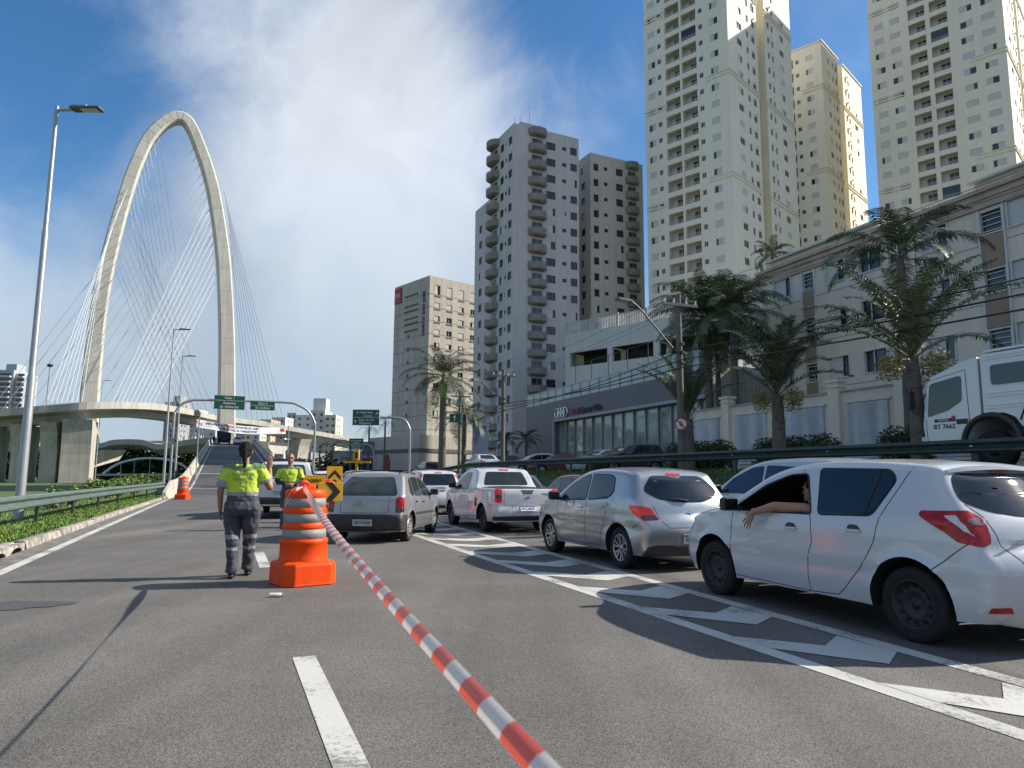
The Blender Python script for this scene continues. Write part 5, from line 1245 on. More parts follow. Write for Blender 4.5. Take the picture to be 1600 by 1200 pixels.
    t = thing('apartment_tower', 'brown-grey tower block half hidden behind the grey tower, round balconies at right', 'tower block', cor, 0, 'grey tower blocks with round balconies')
    wl = MB(); wins = Pool('window', [M_FRD, M_WIN, M_SHUT], t); bal = Pool('balcony', [M_GREYB, M_WIN, M_GFRAME], t); zz = [H_-1.2-(i+1)*fh for i in range(18)]
    face(O_, ar, nr, 11.6, H_, [(.06, .15, 'w'), (.25, .32, 's'), (.48, .61, 'w')], (.655, .905), zz)
    face(O_, al, nl, 9, H_, [(.2, .35, 'w')], None, zz)
    wl.quad(ar*11.6+ZV*-1, ar*11.6+al*9+ZV*-1, ar*11.6+al*9+ZV*H_, ar*11.6+ZV*H_, 0); wl.quad(ZV*H_, ar*11.6+ZV*H_, ar*11.6+al*9+ZV*H_, al*9+ZV*H_, 0); wl.quad(al*9+ZV*-1, al*9+ZV*H_, ar*11.6+al*9+ZV*H_, ar*11.6+al*9+ZV*-1, 0)
    wl.build('wall', [M_BEIGET, M_DARK], t); wins.flush(); bal.flush()
grey_tower()
# ------------------------------------------------------------------ hotel
def hotel():
    cor = PY(672, 430, 140); H_ = cor.z; cor.z = 0; ang = rad(41.3); al = Vector((-math.sin(ang), math.cos(ang), 0)); ar = Vector((math.cos(ang), math.sin(ang), 0)); nl, nr = -ar, -al
    t = thing('hotel_building', 'streaky concrete hotel block with a small red sign near its roof', 'hotel', cor); wl = MB(); wins = Pool('window', [M_WFR, M_WIN, M_TILEW], t); O_ = Vector((0, 0, 0))
    LW, RW = 13.2, 17.; fh = 2.75; hs = []
    zz = [H_-3.9-i*fh for i in range(10)]
    for i, z in enumerate(zz):
        for k in range(5):
            x = 1.3+k*3.05; hs.append((x, x+1.35, z+(.1 if i else .1), z+1.25+(.9 if i == 0 else 0), i))
    facade(wl, O_, ar, RW, H_, hs, nr, 0, 0, .2, z0=8.2)
    for x0, x1, z0, z1, i in hs:
        wins.add(window(O_, ar, nr, x0, x1, z0, z1, .2, 'full' if i == 0 and x0 > 2 else rw_.choice(['open', 'r', 'l', 'full']), O_), cor+ar*x0+ZV*z0, .8)
        wl.box(ar*((x0+x1)/2)+nr*.03+ZV*(z0-.25), (1.5, .1, .3), 1, ax=(ar, nr, ZV))
    hl = [(x, x+.9, z+.1, z+.9) for x in (7.0,) for z in zz[3:]]
    facade(wl, O_, al, LW, H_, hl, nl, 0, 0, .2, z0=8.2)
    for x0, x1, z0, z1 in hl: wins.add(window(O_, al, nl, x0, x1, z0, z1, .2, 'open', O_), cor+al*x0+ZV*z0, .6)
    for j in range(1, 12):   # panel joints
        z = H_-1.0-j*fh+.02
        if z > 8.5: wl.box(al*(LW/2)+nl*.012+ZV*z, (LW, .03, .07), 1, ax=(al, nl, ZV)); wl.box(ar*(RW/2)+nr*.012+ZV*z, (RW, .03, .07), 1, ax=(ar, nr, ZV))
    for z in (H_-3.0, H_-5.2, H_-6.3, H_-7.9, H_-9.0, H_-10.5): wl.box(al*6.6+nl*.05+ZV*z, (5.0, .12, .32), 1, ax=(al, nl, ZV))
    D = ZV*H_; wl.quad(D, ar*RW+D, ar*RW+al*LW+D, al*LW+D, 0); wl.quad(ar*RW, ar*RW+al*LW, ar*RW+al*LW+D, ar*RW+D, 0); wl.quad(al*LW, al*LW+D, ar*RW+al*LW+D, ar*RW+al*LW, 0)
    # wider podium with band
    pz = 9.2
    wl.box(ar*8+al*8+ZV*(pz/2), (21, 19, pz), 0, ax=(ar, al, ZV)); wl.box(ar*8+al*8+ZV*6.2, (21.3, 19.3, .7), 1, ax=(ar, al, ZV)); wl.box(ar*8+al*8+ZV*1.2, (21.4, 19.4, 2.4), 2, ax=(ar, al, ZV))
    wl.build('wall', [M_IBIS, mat('hotel_joint', (.12, .115, .11), .9), M_DARK], t); wins.flush()
    s = MB(); ax = (-al, ZV, nl)
    s.box(al*(LW-1.6)+nl*.15+ZV*(H_-2.2), (2.6, 3.3, .25), 0, ax=ax, bev=.1); text_mesh('ibis', 1.5, s, al*(LW-1.6)+nl*.3+ZV*(H_-2.1), ax, 1, .06, bold=.02)
    s.build('hotel_sign', [mat('sign_red', (.35, .02, .03), .5), M_TILEW], t)
    s = MB(); text_mesh('HORTO SAO JOSE', 1.15, s, al*1.9+nl*.08+ZV*(H_-7.6), (ZV, al, nl), 0, .06, bold=.02); s.build('vertical_lettering', mat('letter_dark', (.03, .03, .04), .6), t)
hotel()
# ------------------------------------------------------------------ parking block with long openings
def garage():
    a0 = PY(883, 524, 96); H_ = a0.z; a0.z = 0; a = Vector((math.sin(AL45), -math.cos(AL45), 0)); nrm = Vector((-a.y, a.x, 0))*-1
    if nrm.y > 0: nrm = -nrm
    t = thing('parking_garage', 'pale grey-green car park block with long dark openings and slatted parapet', 'car park', a0); wl = MB(); Wd = 46.; hs = []
    for z1 in (H_-2.6, H_-6.9):
        x = .9
        while x < Wd-7: hs.append((x, x+6.2, z1-1.9, z1)); x += 7.0
    facade(wl, (0, 0, 0), a, Wd, H_, hs, nrm, 0, 0, .4, z0=0)
    b = -nrm; wl.quad(b*18, b*18+ZV*H_, ZV*H_, Vector((0, 0, 0)), 0); wl.quad(ZV*H_, a*Wd+ZV*H_, a*Wd+b*18+ZV*H_, b*18+ZV*H_, 0)
    wl.build('wall', M_GARG, t)
    for h in hs:
        m = MB(); m.quad(a*h[0]+b*3+ZV*h[2], a*h[1]+b*3+ZV*h[2], a*h[1]+b*3+ZV*h[3], a*h[0]+b*3+ZV*h[3]); m.quad(a*h[0]+b*.4+ZV*h[3], a*h[1]+b*.4+ZV*h[3], a*h[1]+b*3+ZV*h[3], a*h[0]+b*3+ZV*h[3])
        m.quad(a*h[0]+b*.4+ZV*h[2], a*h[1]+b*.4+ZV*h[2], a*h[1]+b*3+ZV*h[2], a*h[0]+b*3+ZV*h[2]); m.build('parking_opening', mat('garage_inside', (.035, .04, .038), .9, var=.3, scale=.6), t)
    p = MB()
    x = 0.
    while x < Wd: p.box(a*(x+.1)+nrm*-.3+ZV*(H_+.85), (.16, .06, 1.7), 0, ax=(a, nrm, ZV)); x += .26
    for x in np.arange(0, Wd, 4.3): p.box(a*x+nrm*-.3+ZV*(H_+.95), (.3, .2, 1.9), 0, ax=(a, nrm, ZV))
    for z in (.05, 1.7): p.box(a*(Wd/2)+nrm*-.3+ZV*(H_+z), (Wd, .09, .1), 0, ax=(a, nrm, ZV))
    p.build('slatted_parapet', M_TILEW, t)
garage()
# ------------------------------------------------------------------ car showroom along the road
def showroom():
    s_ = 30.; pl = PS(822, 640, s_); t0 = ST(pl)[1]; pr_ = PS(1112, 560, s_); t1 = ST(pr_)[1]; o = W(s_, t0, 0); Lg = t0-t1
    a = -RD; nrm = -RN; t = thing('car_showroom', 'dark grey car showroom with glazed front and four-ring emblem', 'showroom', o)
    H_ = 8.75; gt = PS(960, 645, s_).z; gx = t0-ST(PS(868, 700, s_))[1]
    wl = MB(); P = lambda x, z, d=0.: a*x+ZV*z-nrm*d
    facade(wl, (0, 0, 0), a, Lg, H_, [(gx, Lg-.3, .3, gt)], nrm, 0, 0, .5)
    wl.quad(P(0, 0, 18), P(0, 0), P(0, H_), P(0, H_, 18), 0); wl.quad(P(0, H_), P(Lg, H_), P(Lg, H_, 18), P(0, H_, 18), 0)
    wl.quad(P(Lg, 0), P(Lg, 0, 18), P(Lg, H_, 18), P(Lg, H_), 1); wl.build('wall', [M_DGREY, M_GARG], t)
    gl = MB(); gl.quad(P(gx, .3, .45), P(Lg-.3, .3, .45), P(Lg-.3, gt, .45), P(gx, gt, .45)); gl.build('shop_glass', M_SHOW, t)
    f = MB(); x = gx
    while x < Lg-.3: f.box(P(x, gt/2+.15, .36), (.09, .16, gt-.3), 0, ax=(a, nrm, ZV)); x += 1.75
    f.box(P((gx+Lg-.3)/2, gt*.55, .38), (Lg-.3-gx, .1, .08), 0, ax=(a, nrm, ZV)); f.build('mullions', M_GFRAME, t)
    c = MB(); c.box(P((gx+Lg)/2, gt+.12, -.1), (Lg-gx+.3, .3, .24), 0, ax=(a, nrm, ZV)); c.box(P(gx-.12, gt/2, -.1), (.24, .3, gt), 0, ax=(a, nrm, ZV)); c.build('portal_trim', mat('trim_grey', (.3, .31, .33), .5), t)
    rl = MB(); zt0 = H_; x = 0.
    while x < Lg: rl.box(P(x+.9, zt0+.62, .15), (1.72, .06, 1.15), 0, ax=(a, nrm, ZV)); x += 1.8
    x = 0.
    while x < Lg: rl.box(P(x, zt0+.62, .1), (.09, .12, 1.3), 1, ax=(a, nrm, ZV)); x += 1.8
    rl.box(P(Lg/2, zt0+1.26, .12), (Lg, .14, .08), 1, ax=(a, nrm, ZV)); rl.build('roof_screen', [mat('screen_panel', (.42, .47, .47), .35, var=.08, scale=.5), M_TILEW], t)
    fn = MB()                                      # mesh court fence on the roof
    for x in np.arange(6, Lg, 3.4): fn.tube([P(x, H_, 3), P(x, H_+4, 3)], .04, 5)
    fn.tube([P(6, H_+4, 3), P(Lg, H_+4, 3)], .03, 5); fn.build('roof_net_frame', M_PLAST, t)
    em = MB(); ex = gx+.7; ez = gt+.8
    for k in range(4): 
        c0 = P(ex+k*.60, ez, -.16); pts = [c0+a*(.45*math.cos(q))+ZV*(.45*math.sin(q)) for q in [2*math.pi*i/28 for i in range(29)]]; em.tube(pts, .07, 6, caps=False)
    em.build('ring_emblem', M_CHROME, t)
    tx = MB(); text_mesh('Audi', .8, tx, P(ex+3.0, ez-.1, -.06), (a, ZV, nrm), 0, .08, 'LEFT', .01);
    q_ = MB(); text_mesh('Center Vale', .8, q_, P(ex+4.8, ez-.1, -.06), (a, ZV, nrm), 1, .08, 'LEFT', .01); tx.build('shop_lettering', [mat('letter_red', (.22, .02, .03), .5), mat('letter_black', (.015, .015, .02), .5)], t); q_.build('shop_lettering', [MATS['letter_red'], MATS['letter_black']], t)
    e = MB(); e.box(P(gx-2.2, 1.6, -.3), (2.6, .6, 3.2), 0, ax=(a, nrm, ZV)); e.box(P(gx-2.0, 1.3, -.62), (1.5, .06, 2.2), 1, ax=(a, nrm, ZV)); e.build('side_entrance', [M_DGREY, M_WIN], t)
    d = MB(); d.box(P(gx+18.5, 1.9, -.3), (5.2, .8, 3.6), 0, ax=(a, nrm, ZV)); d.box(P(gx+18.5, 1.6, -.72), (4.2, .06, 2.7), 1, ax=(a, nrm, ZV)); d.build('entrance_porch', [M_DGREY, M_SHOW], t)
showroom()
# ------------------------------------------------------------------ beige four-storey flats
def flats():
    s_ = 33.; o_t = ST(PS(1188, 420, s_))[1]; o = W(s_, o_t, 0); a = -RD; nrm = -RN; Lg = o_t+6
    t = thing('apartment_building', 'long beige four-storey block of flats with brown roof edge and base band', 'apartment building', o)
    X = lambda u, v: o_t-ST(PS(u, v, s_))[1]; Z_ = lambda u, v: PS(u, v, s_).z
    H_ = Z_(1420, 362); P = lambda x, z, d=0.: a*x+ZV*z-nrm*d
    fh = 2.86; top = Z_(1305, 409); z4 = top-1.2; rows = [z4-i*fh for i in range(4)]
    cu = [(1223, 450, 1.45, 's2'), (1263, 430, .85, 'v'), (1305, 425, 1.4, 's'), (1360, 405, 1.45, 'o'), (1404, 390, 1.2, 'o'), (1460, 370, 1.4, 's'), (1549, 342, 1.0, 'v'), (1600, 330, 1.4, 's')]
    hs = []
    for (u, v, w, k) in cu:
        x = X(u, v)
        for i, z in enumerate(rows): hs.append((x-w/2, x+w/2, z, z+1.2 if k != 'v' else z+1.05, k, i))
    x = hs[-1][1]+2.2
    while x < Lg-2:
        for i, z in enumerate(rows): hs.append((x, x+1.4, z, z+1.2, 's', i))
        x += 3.4
    wl = MB(); zb = rows[-1]-.35
    facade(wl, (0, 0, 0), a, Lg, H_, hs, nrm, 0, 0, .14, z0=zb)
    wl.quad(P(0, 1.6), P(Lg, 1.6), P(Lg, zb), P(0, zb), 1)
    wl.quad(P(0, 1, 12), P(0, 1), P(0, H_), P(0, H_, 12), 0); wl.quad(P(0, H_), P(Lg, H_), P(Lg, H_, 12), P(0, H_, 12), 0)
    wl.quad(P(Lg, 1), P(Lg, 1, 12), P(Lg, H_, 12), P(Lg, H_), 0); wl.quad(P(0, 1, 12), P(0, H_, 12), P(Lg, H_, 12), P(Lg, 1, 12), 0)
    # brown panels between the stair windows
    for (u, v, w, k) in cu:
        if k == 'v':
            x = X(u, v)
            for i in range(1, 4): wl.box(P(x, rows[i]+1.05+(fh-1.05)/2, -.03), (w+.1, .06, fh-1.05-.2), 1, ax=(a, nrm, ZV))
            for sg in (-1, 1): wl.box(P(x+sg*(w/2+.1), (rows[0]+rows[3])/2+.6, -.05), (.09, .1, rows[0]-rows[3]+1.5), 2, ax=(a, nrm, ZV))
    for x in np.arange(4.4, Lg, 7.2): wl.box(P(x, (H_+zb)/2, -.012), (.05, .02, H_-zb), 3, ax=(a, nrm, ZV))
    for z in (rows[0]-.5, rows[1]-.5, rows[2]-.5): wl.box(P(Lg/2, z, -.008), (Lg, .012, .035), 3, ax=(a, nrm, ZV))
    wl.box(P(Lg/2, zb, -.05), (Lg, .1, .09), 2, ax=(a, nrm, ZV))
    for k_, (dz, dp, th) in enumerate(((.0, .16, .16), (.32, .22, .16), (.66, .30, .2))): wl.box(P(Lg/2, H_+dz, -dp/2), (Lg+.5, dp, th), 4, ax=(a, nrm, ZV))
    wl.box(P(Lg/2, H_+.3, .4), (Lg+.4, 1.1, .95), 4, ax=(a, nrm, ZV))
    wl.box(P(1.8+3, H_+1.05, 1.0), (8.6, 1.2, .55), 0, ax=(a, nrm, ZV)); wl.box(P(1.8+3, H_+1.37, .9), (9.0, 1.6, .12), 2, ax=(a, nrm, ZV)); xr = X(1600, 290)
    wl.box(P(xr+2, H_+1.05, 1.0), (9, 1.2, .55), 0, ax=(a, nrm, ZV)); wl.box(P(xr+2, H_+1.37, .9), (9.4, 1.6, .12), 2, ax=(a, nrm, ZV))
    wl.build('wall', [M_BEIGE, M_BROWN, M_WFR, mat('render_joint', (.25, .23, .2), .9), M_TILE], t)
    for x0, x1, z0, z1, k, i in hs:
        w = x1-x0; h = z1-z0; m = MB(); f = .07; ax = (a, nrm, ZV)
        for c, d in (((x0+w/2, z0-f/2), (w+2*f, .1, f)), ((x0+w/2, z1+f/2), (w+2*f, .1, f)), ((x0-f/2, z0+h/2), (f, .1, h)), ((x1+f/2, z0+h/2), (f, .1, h))): m.box(P(c[0], c[1], -.03), d, 0, ax=ax)
        fr = m.build('window', M_WFR, t); g = MB(); g.quad(P(x0, z0, .12), P(x1, z0, .12), P(x1, z1, .12), P(x0, z1, .12)); g.build('pane', M_WIN, fr)
        sh = MB()
        if k == 'v':
            for q in range(4): sh.box(P(x0+w/2, z0+h*(q+.5)/4, .06), (w, .03, .045), 0, ax=ax)
            sh.build('louvre', M_WFR, fr)
        else:
            if k == 's2': q0, q1 = x0, x0+w*.66
            elif k == 'o': q0, q1 = x0+w*.36, x0+w*.64
            else: q0, q1 = (x0, x0+w*rw_.choice((.62, .97, .62)))
            if k == 'o' : q1 = q0+w*.05
            sh.box(P((q0+q1)/2, z0+h/2, .07), (q1-q0, .04, h), 0, ax=ax); sh.build('shutter', M_SHUT, fr)
flats()
# ------------------------------------------------------------------ perimeter wall in front of the flats
def perimeter():
    s_ = 27.; a = -RD; nrm = -RN; t0 = ST(PS(1086, 640, s_))[1]; o = W(s_, t0, 1.5); Lg = t0+2
    t = thing('perimeter_wall', 'beige wall with white panels between capped pillars in front of the flats', 'wall', o); X = lambda u, v: t0-ST(PS(u, v, s_))[1]
    P = lambda x, z, d=0.: a*x+ZV*z-nrm*d; Zt = PS(1320, 612, s_).z-1.5; ax = (a, nrm, ZV)
    xs = [X(1135, 640), X(1306, 640), X(1412, 640)]; stp = xs[2]-xs[1]; xs = [xs[0]-(xs[1]-xs[0])*.5, xs[0], (xs[0]+xs[1])/2, xs[1], xs[2]]; x = xs[-1]+stp
    while x < Lg: xs.append(x); x += stp
    wl = MB(); wl.box(P(Lg/2, Zt/2, .15), (Lg, .2, Zt), 0, ax=ax); wl.box(P(Lg/2, Zt+.04, .12), (Lg, .34, .08), 1, ax=ax); wl.build('wall_panel', [M_BEIGE, M_TILE], t)
    for x in xs[1:]:
        if abs(x-xs[2]) < .01: continue
        m = MB(); m.box(P(x, (Zt+.5)/2, .1), (.62, .5, Zt+.5), 0, ax=ax); m.box(P(x, Zt+.56, .1), (.78, .66, .14), 0, ax=ax); m.box(P(x, Zt+.28, .1), (.72, .6, .07), 0, ax=ax); m.build('pillar', M_BEIGE, t)
    for xa, xb in zip(xs, xs[1:]):
        m = MB(); m.box(P((xa+xb)/2, Zt*.52, -.0), (xb-xa-1.5, .12, Zt*.66), 0, ax=ax); n = 5
        m.build('white_panel', M_PANEL, t)
        f = MB()
        for q, d in (((( xa+xb)/2, Zt*.52+Zt*.35), (xb-xa-1.2, .1, .1)), (((xa+xb)/2, Zt*.52-Zt*.35), (xb-xa-1.2, .1, .1))): f.box(P(q[0], q[1], -.03), d, 0, ax=ax)
        f.build('panel_trim', M_BEIGE, t)
perimeter()
# metal-clad side building between showroom and flats
def side_shed():
    o = W(32, ST(PS(1195, 500, 32))[1]+.3, 0); t = thing('annexe_building', 'grey corrugated annexe with sloping top between showroom and flats', 'building', o); a = RD; b = -RN
    P = lambda x, z, d=0.: a*x+ZV*z-b*d; m = MB()
    L_ = 4.4; m.add([P(0, 0), P(L_, 0), P(L_, 9.6), P(L_*.85, 9.6), P(0, 7.6)]+[P(0, 0, 8), P(L_, 0, 8), P(L_, 9.6, 8), P(L_*.85, 9.6, 8), P(0, 7.6, 8)], [(0, 1, 2, 3, 4), (9, 8, 7, 6, 5), (0, 4, 9, 5), (4, 3, 8, 9), (3, 2, 7, 8), (1, 6, 7, 2)])
    for x in np.arange(.1, L_, .35): m.box(P(x, 3.7, -.03), (.06, .05, 7.4), 0, ax=(a, b, ZV))
    m.build('wall', mat('corrugated_grey', (.30, .31, .30), .7, var=.06, scale=.6, streak=.12), t)
side_shed()
# ------------------------------------------------------------------ blocks far beyond the ramp
def far_block(label, u0, u1, vt, Y, m, fl=3.0, group='distant blocks beyond the ramp', wcols=None, dep=14., win=True, cat='building', turn=0., cap=None):
    p0, p1 = PY(u0, vt, Y), PY(u1, vt, Y); H_ = p0.z; o = Vector((p0.x, Y, 0)); w = p1.x-p0.x; q = rad(turn); a = Vector((math.cos(q), math.sin(q), 0)); nrm = Vector((a.y, -a.x, 0))
    t = thing('apartment_block', label, cat, o, 0, group); wl = MB(); n = max(2, int(w/3.0)) if not wcols else wcols; hs = []
    z = H_-2.6
    while z > 3 and win:
        for k in range(n): x = w*(k+.5)/n; hs.append((x-.55, x+.55, z, z+1.2))
        z -= fl
    facade(wl, (0, 0, 0), a, w, H_, hs, nrm, 0, 0, .2, z0=-1)
    b = -nrm
    for h in hs: wl.quad(a*h[0]+b*.2+ZV*h[2], a*h[1]+b*.2+ZV*h[2], a*h[1]+b*.2+ZV*h[3], a*h[0]+b*.2+ZV*h[3], 1)
    # side face with its own windows
    hs2 = [(3+k*4., 4.2+k*4., h_[2], h_[3]) for h_ in hs[::n] for k in range(int((dep-3)/4))]
    for sgn, oo in ((1, a*w), (-1, Vector((0, 0, 0)))):
        facade(wl, oo, b, dep, H_, hs2, a*sgn, 0, 0, .2, z0=-1)
        for h in hs2: wl.quad(oo+b*h[0]-a*sgn*.2+ZV*h[2], oo+b*h[1]-a*sgn*.2+ZV*h[2], oo+b*h[1]-a*sgn*.2+ZV*h[3], oo+b*h[0]-a*sgn*.2+ZV*h[3], 1)
    wl.quad(ZV*H_, a*w+ZV*H_, a*w+b*dep+ZV*H_, b*dep+ZV*H_, 0)
    if cap: wl.box(a*(w*cap[0])+b*(dep/2)+ZV*(H_+cap[2]/2), (w*cap[1], dep*.5, cap[2]), 0, ax=(a, b, ZV))
    wl.build('wall', [m, M_WIN], t)
F1 = mat('far_cream', (.55, .51, .42), .9, var=.06, scale=.05); F2 = mat('far_white', (.55, .55, .53), .9, var=.06, scale=.05); F3 = mat('far_grey', (.30, .30, .31), .9, var=.08, scale=.05); F4 = mat('far_tan', (.43, .37, .28), .9, var=.06, scale=.05)
far_block('pale white far block with square rooftop box, right of the lane signs', 486, 508, 641, 330, F2, cap=(.45, .9, 6))
far_block('cream far block with three window columns right of the gantry post', 508, 525, 648, 325, F1)
far_block('grey-white far block left of the white one', 462, 487, 648, 360, F2, turn=8)
far_block('narrow grey far tower behind the gantry arm', 449, 463, 645, 390, F3)
far_block('pale far block under the second lane sign', 425, 447, 652, 380, F2, turn=-6)
far_block('tan striped far tower right of the arch foot', 406, 424, 655, 350, F4)
far_block('cream far tower immediately right of the arch foot', 383, 407, 657, 340, F1)
far_block('tan far tower behind the arch foot', 366, 386, 660, 370, F4)
far_block('grey low block under the right bridge deck', 452, 486, 706, 270, F3, win=False, dep=20)
far_block('pale far tower seen between the stay cables', 258, 282, 628, 420, F3, cap=(.6, .5, 4)); far_block('second pale far tower behind the stay cables', 283, 312, 640, 460, F2)
far_block('white far block just left of the arch foot', 312, 338, 655, 380, F2)
# round-cornered far tower at the left edge
def left_tower():
    Y = 420.; p = PY(-6, 590, Y); H_ = PY(8, 578, Y).z; t = thing('apartment_tower', 'distant grey-white tower with stacked balconies at the left edge', 'tower block', Vector((p.x, Y, 0)))
    w = PY(35, 600, Y).x-p.x; m = MB(); m.box((w*.32, 7, H_/2), (w*.64, 14, H_), 0); m.box((w*.8, 8, H_*.485), (w*.34, 12, H_*.97), 0); m.box((w*.4, 7, H_+2), (w*.4, 8, 4), 0)
    m.build('wall', mat('far_bluegrey', (.36, .38, .40), .9, var=.06, scale=.1), t)
    z = H_-4
    while z > 10:
        b = MB(); b.box((w*.32, -.8, z), (w*.5, 1.6, .9), 0); b.box((w*.32, -.02, z+1.3), (w*.46, .3, 1.5), 1); b.box((w*.84, 1.4, z), (w*.26, 1.6, .9), 0); b.box((w*.84, 1.95, z+1.3), (w*.2, .3, 1.5), 1); b.build('balcony', [F2, M_WIN], t); z -= 3.1
left_tower()
# shops along the avenue under the hotel
def low_shop(label, u0, u1, vt, Y, m, trim):
    p0, p1 = PY(u0, vt, Y), PY(u1, vt, Y); H_ = p0.z; w = p1.x-p0.x; t = thing('shop_building', label, 'shop', Vector((p0.x, Y, 0)), 0)
    b = MB(); b.box((w/2, 5, H_/2), (w, 10, H_)); b.build('wall', m, t); c = MB(); c.box((w/2, -.1, H_*.62), (w*.96, .3, .5)); c.box((w/2, -.06, H_*.28), (w*.9, .16, H_*.5), 1); c.build('shop_front', [trim, M_WIN], t)
low_shop('low dark blue-grey shop left of the hotel podium', 566, 603, 690, 150, mat('shop_blue', (.11, .12, .16), .8, var=.1, scale=.3), F3)
low_shop('low shop with pale canopy left of the blue-grey shop', 520, 566, 704, 165, F3, F2)
# ================================================================== PALMS AND HEDGES
M_TRUNK = mat('palm_trunk', (.13, .115, .095), .95, var=.4, scale=6, bump=.8, bscale=14, stretch=(1, 1, 5)); M_SHAFT = mat('crownshaft', (.14, .20, .03), .5, var=.3, scale=5)
PLF = [mat('frond_dark', (.042, .070, .026), .5, var=.4, scale=3, spec=.5), mat('frond_mid', (.085, .125, .045), .45, var=.35, scale=3, spec=.5), mat('frond_silver', (.15, .175, .12), .4, var=.3, scale=3, spec=.5), mat('frond_rib', (.10, .11, .045), .6, var=.3, scale=4), mat('frond_dry', (.17, .12, .06), .8, var=.3, scale=4)]
def frond(mb, o, az, el, ln, droop, rnd, lw, mis, nl=44, lift=.45):
    """one feather leaf: a bending rib with leaflets on both sides"""
    d = Vector((math.cos(az), math.sin(az), 0)); side = Vector((-d.y, d.x, 0)); P = []; p = Vector(o); e = el; n = 12
    for i in range(n+1):
        P.append(p.copy()); p = p+(d*math.cos(e)+ZV*math.sin(e))*(ln/n); e -= droop*(.4+1.2*i/n)/n
    mb.tube(P, [.028*(1-.85*i/n) for i in range(n+1)], 4, 3, caps=False)
    for k in range(nl):
        f = .13+.87*(k+.3*rnd.random())/nl; j = min(int(f*n), n-1); q = P[j].lerp(P[j+1], f*n-j); t = (P[j+1]-P[j]).normalized(); up = side.cross(t)
        if up.z < 0: up = -up
        L_ = lw*(math.sin(math.pi*min(1, f*.80+.16))**.7)*rnd.uniform(.85, 1.12)
        for sg in (-1, 1):
            a = (side*sg*.85+t*rnd.uniform(.42, .68)+up*(lift*.6*rnd.uniform(0, 1.1))).normalized(); m_ = q+a*L_*.55; tip = q+a*L_+Vector((0, 0, -1))*L_*rnd.uniform(.18, .45)*(1 if lift < .8 else .3); w = t*(.013+.008*ln/3)
            mb.add([q-w*.6, q+w*.6, m_+w, m_-w, tip], [(0, 1, 2, 3), (3, 2, 4)], mis[rnd.randrange(len(mis))])
def palm(label, base, top, r0, nf, ln, seed, mis=(0, 0, 1), el=(-.5, 1.35), droop=1.5, lw=.55, shaft=False, vee=False, group='palm trees along the right side street', seeds=False, lean=0., nl=44, rag=True, lift=.45):
    rnd = random.Random(seed); t = thing('palm_tree', label, 'palm tree', base, 0, group); h = top-base[2]; m = MB(); n = 14; P = []; R_ = []
    for i in range(n+1):
        k = i/n; P.append(Vector((lean*k*k, .05*math.sin(k*3+seed), h*k))); R_.append(r0*(1.15-.35*k+.12*(k < .06)+.03*math.sin(k*60)))
    m.tube(P, R_, 12)
    if rag:
        for k in range(int(h*9)):
            f = 1-rnd.random()**1.6*.9; i = min(int(f*n), n-1); q = rnd.uniform(0, 6.28); dd = Vector((math.cos(q), math.sin(q), 0)); c = P[i].lerp(P[i+1], f*n-i)+dd*R_[i]*.9; sd_ = Vector((-dd.y, dd.x, 0))*.05
            m.add([c-sd_, c+sd_, c+dd*.10+ZV*.22+sd_*.3, c+dd*.10+ZV*.22-sd_*.3], [(0, 1, 2, 3)], 0)
    m.build('trunk', M_TRUNK, t); tp = P[-1]
    if shaft: s = MB(); s.tube([tp-ZV*.2, tp+ZV*.5, tp+ZV*1.3, tp+ZV*1.7], [r0*.8, r0*1.05, r0*.62, r0*.3], 12); s.build('crownshaft', M_SHAFT, t); tp = tp+ZV*1.5
    c = MB()
    for k in range(nf):
        f = k/nf; az = k*2.39996+rnd.uniform(-.15, .15); e = el[0]+(el[1]-el[0])*(f**.8)+rnd.uniform(-.1, .1)
        frond(c, tp+ZV*(f*.25), az, e, ln*rnd.uniform(.82, 1.08)*(1 if f < .85 else .8), droop*rnd.uniform(.8, 1.2), rnd, lw, mis, nl, lift)
    c.build('crown', PLF, t)
    if seeds:
        s = MB()
        for k in range(4):
            q = k*1.6+.4; d = Vector((math.cos(q), math.sin(q), 0)); leafcloud(s, [(tp+d*.75-ZV*.15, (.38, .38, .45))], 420, .045, rnd, (0,))
        s.build('flower_cluster', mat('seed_yellow', (.22, .20, .05), .7, var=.4, scale=10), t)
    return t
def gz(s): return eh(s) if s < 16.6 else 1.56 if s < 25.2 else 1.68
def atPS(u, s, v=700): p = PS(u, v, s); return p
def palm_at(label, u, s, vtop, **k):
    b = PS(u, 742, s); z0 = gz(s) if ST(b)[1] < 56 else .02; tp = PS(u, vtop, s); b.z = z0; return palm(label, b, tp.z, **k)
palm_at('royal palm with bright green crownshaft between the hotel and the grey tower', 690, 17.5, 618, r0=.33, nf=30, ln=4.3, seed=1, shaft=True, el=(-.7, 1.4), droop=1.6, lw=.75, mis=(0, 0, 1), rag=False, nl=54, lift=.3)
palm_at('dark bushy palm just right of the royal palm', 724, 20, 650, r0=.22, nf=24, ln=3.4, seed=2, el=(-.8, 1.0), droop=1.8, lw=.6, mis=(0,))
palm_at('low palm behind the pale totem', 790, 26.5, 690, r0=.14, nf=14, ln=1.7, seed=3, el=(-.3, 1.2), lw=.45, mis=(0,)); palm_at('low palm left of the showroom side entrance', 822, 26.5, 688, r0=.14, nf=14, ln=1.9, seed=4, el=(-.3, 1.2), lw=.45, mis=(0,))
palm_at('tall feathery palm, left one of the tall trio behind the utility pole', 1112, 28.6, 500, r0=.26, nf=46, ln=4.5, seed=5, el=(-.35, 1.45), droop=1.75, lw=.85, mis=(0, 1, 1), nl=60, lift=.2)
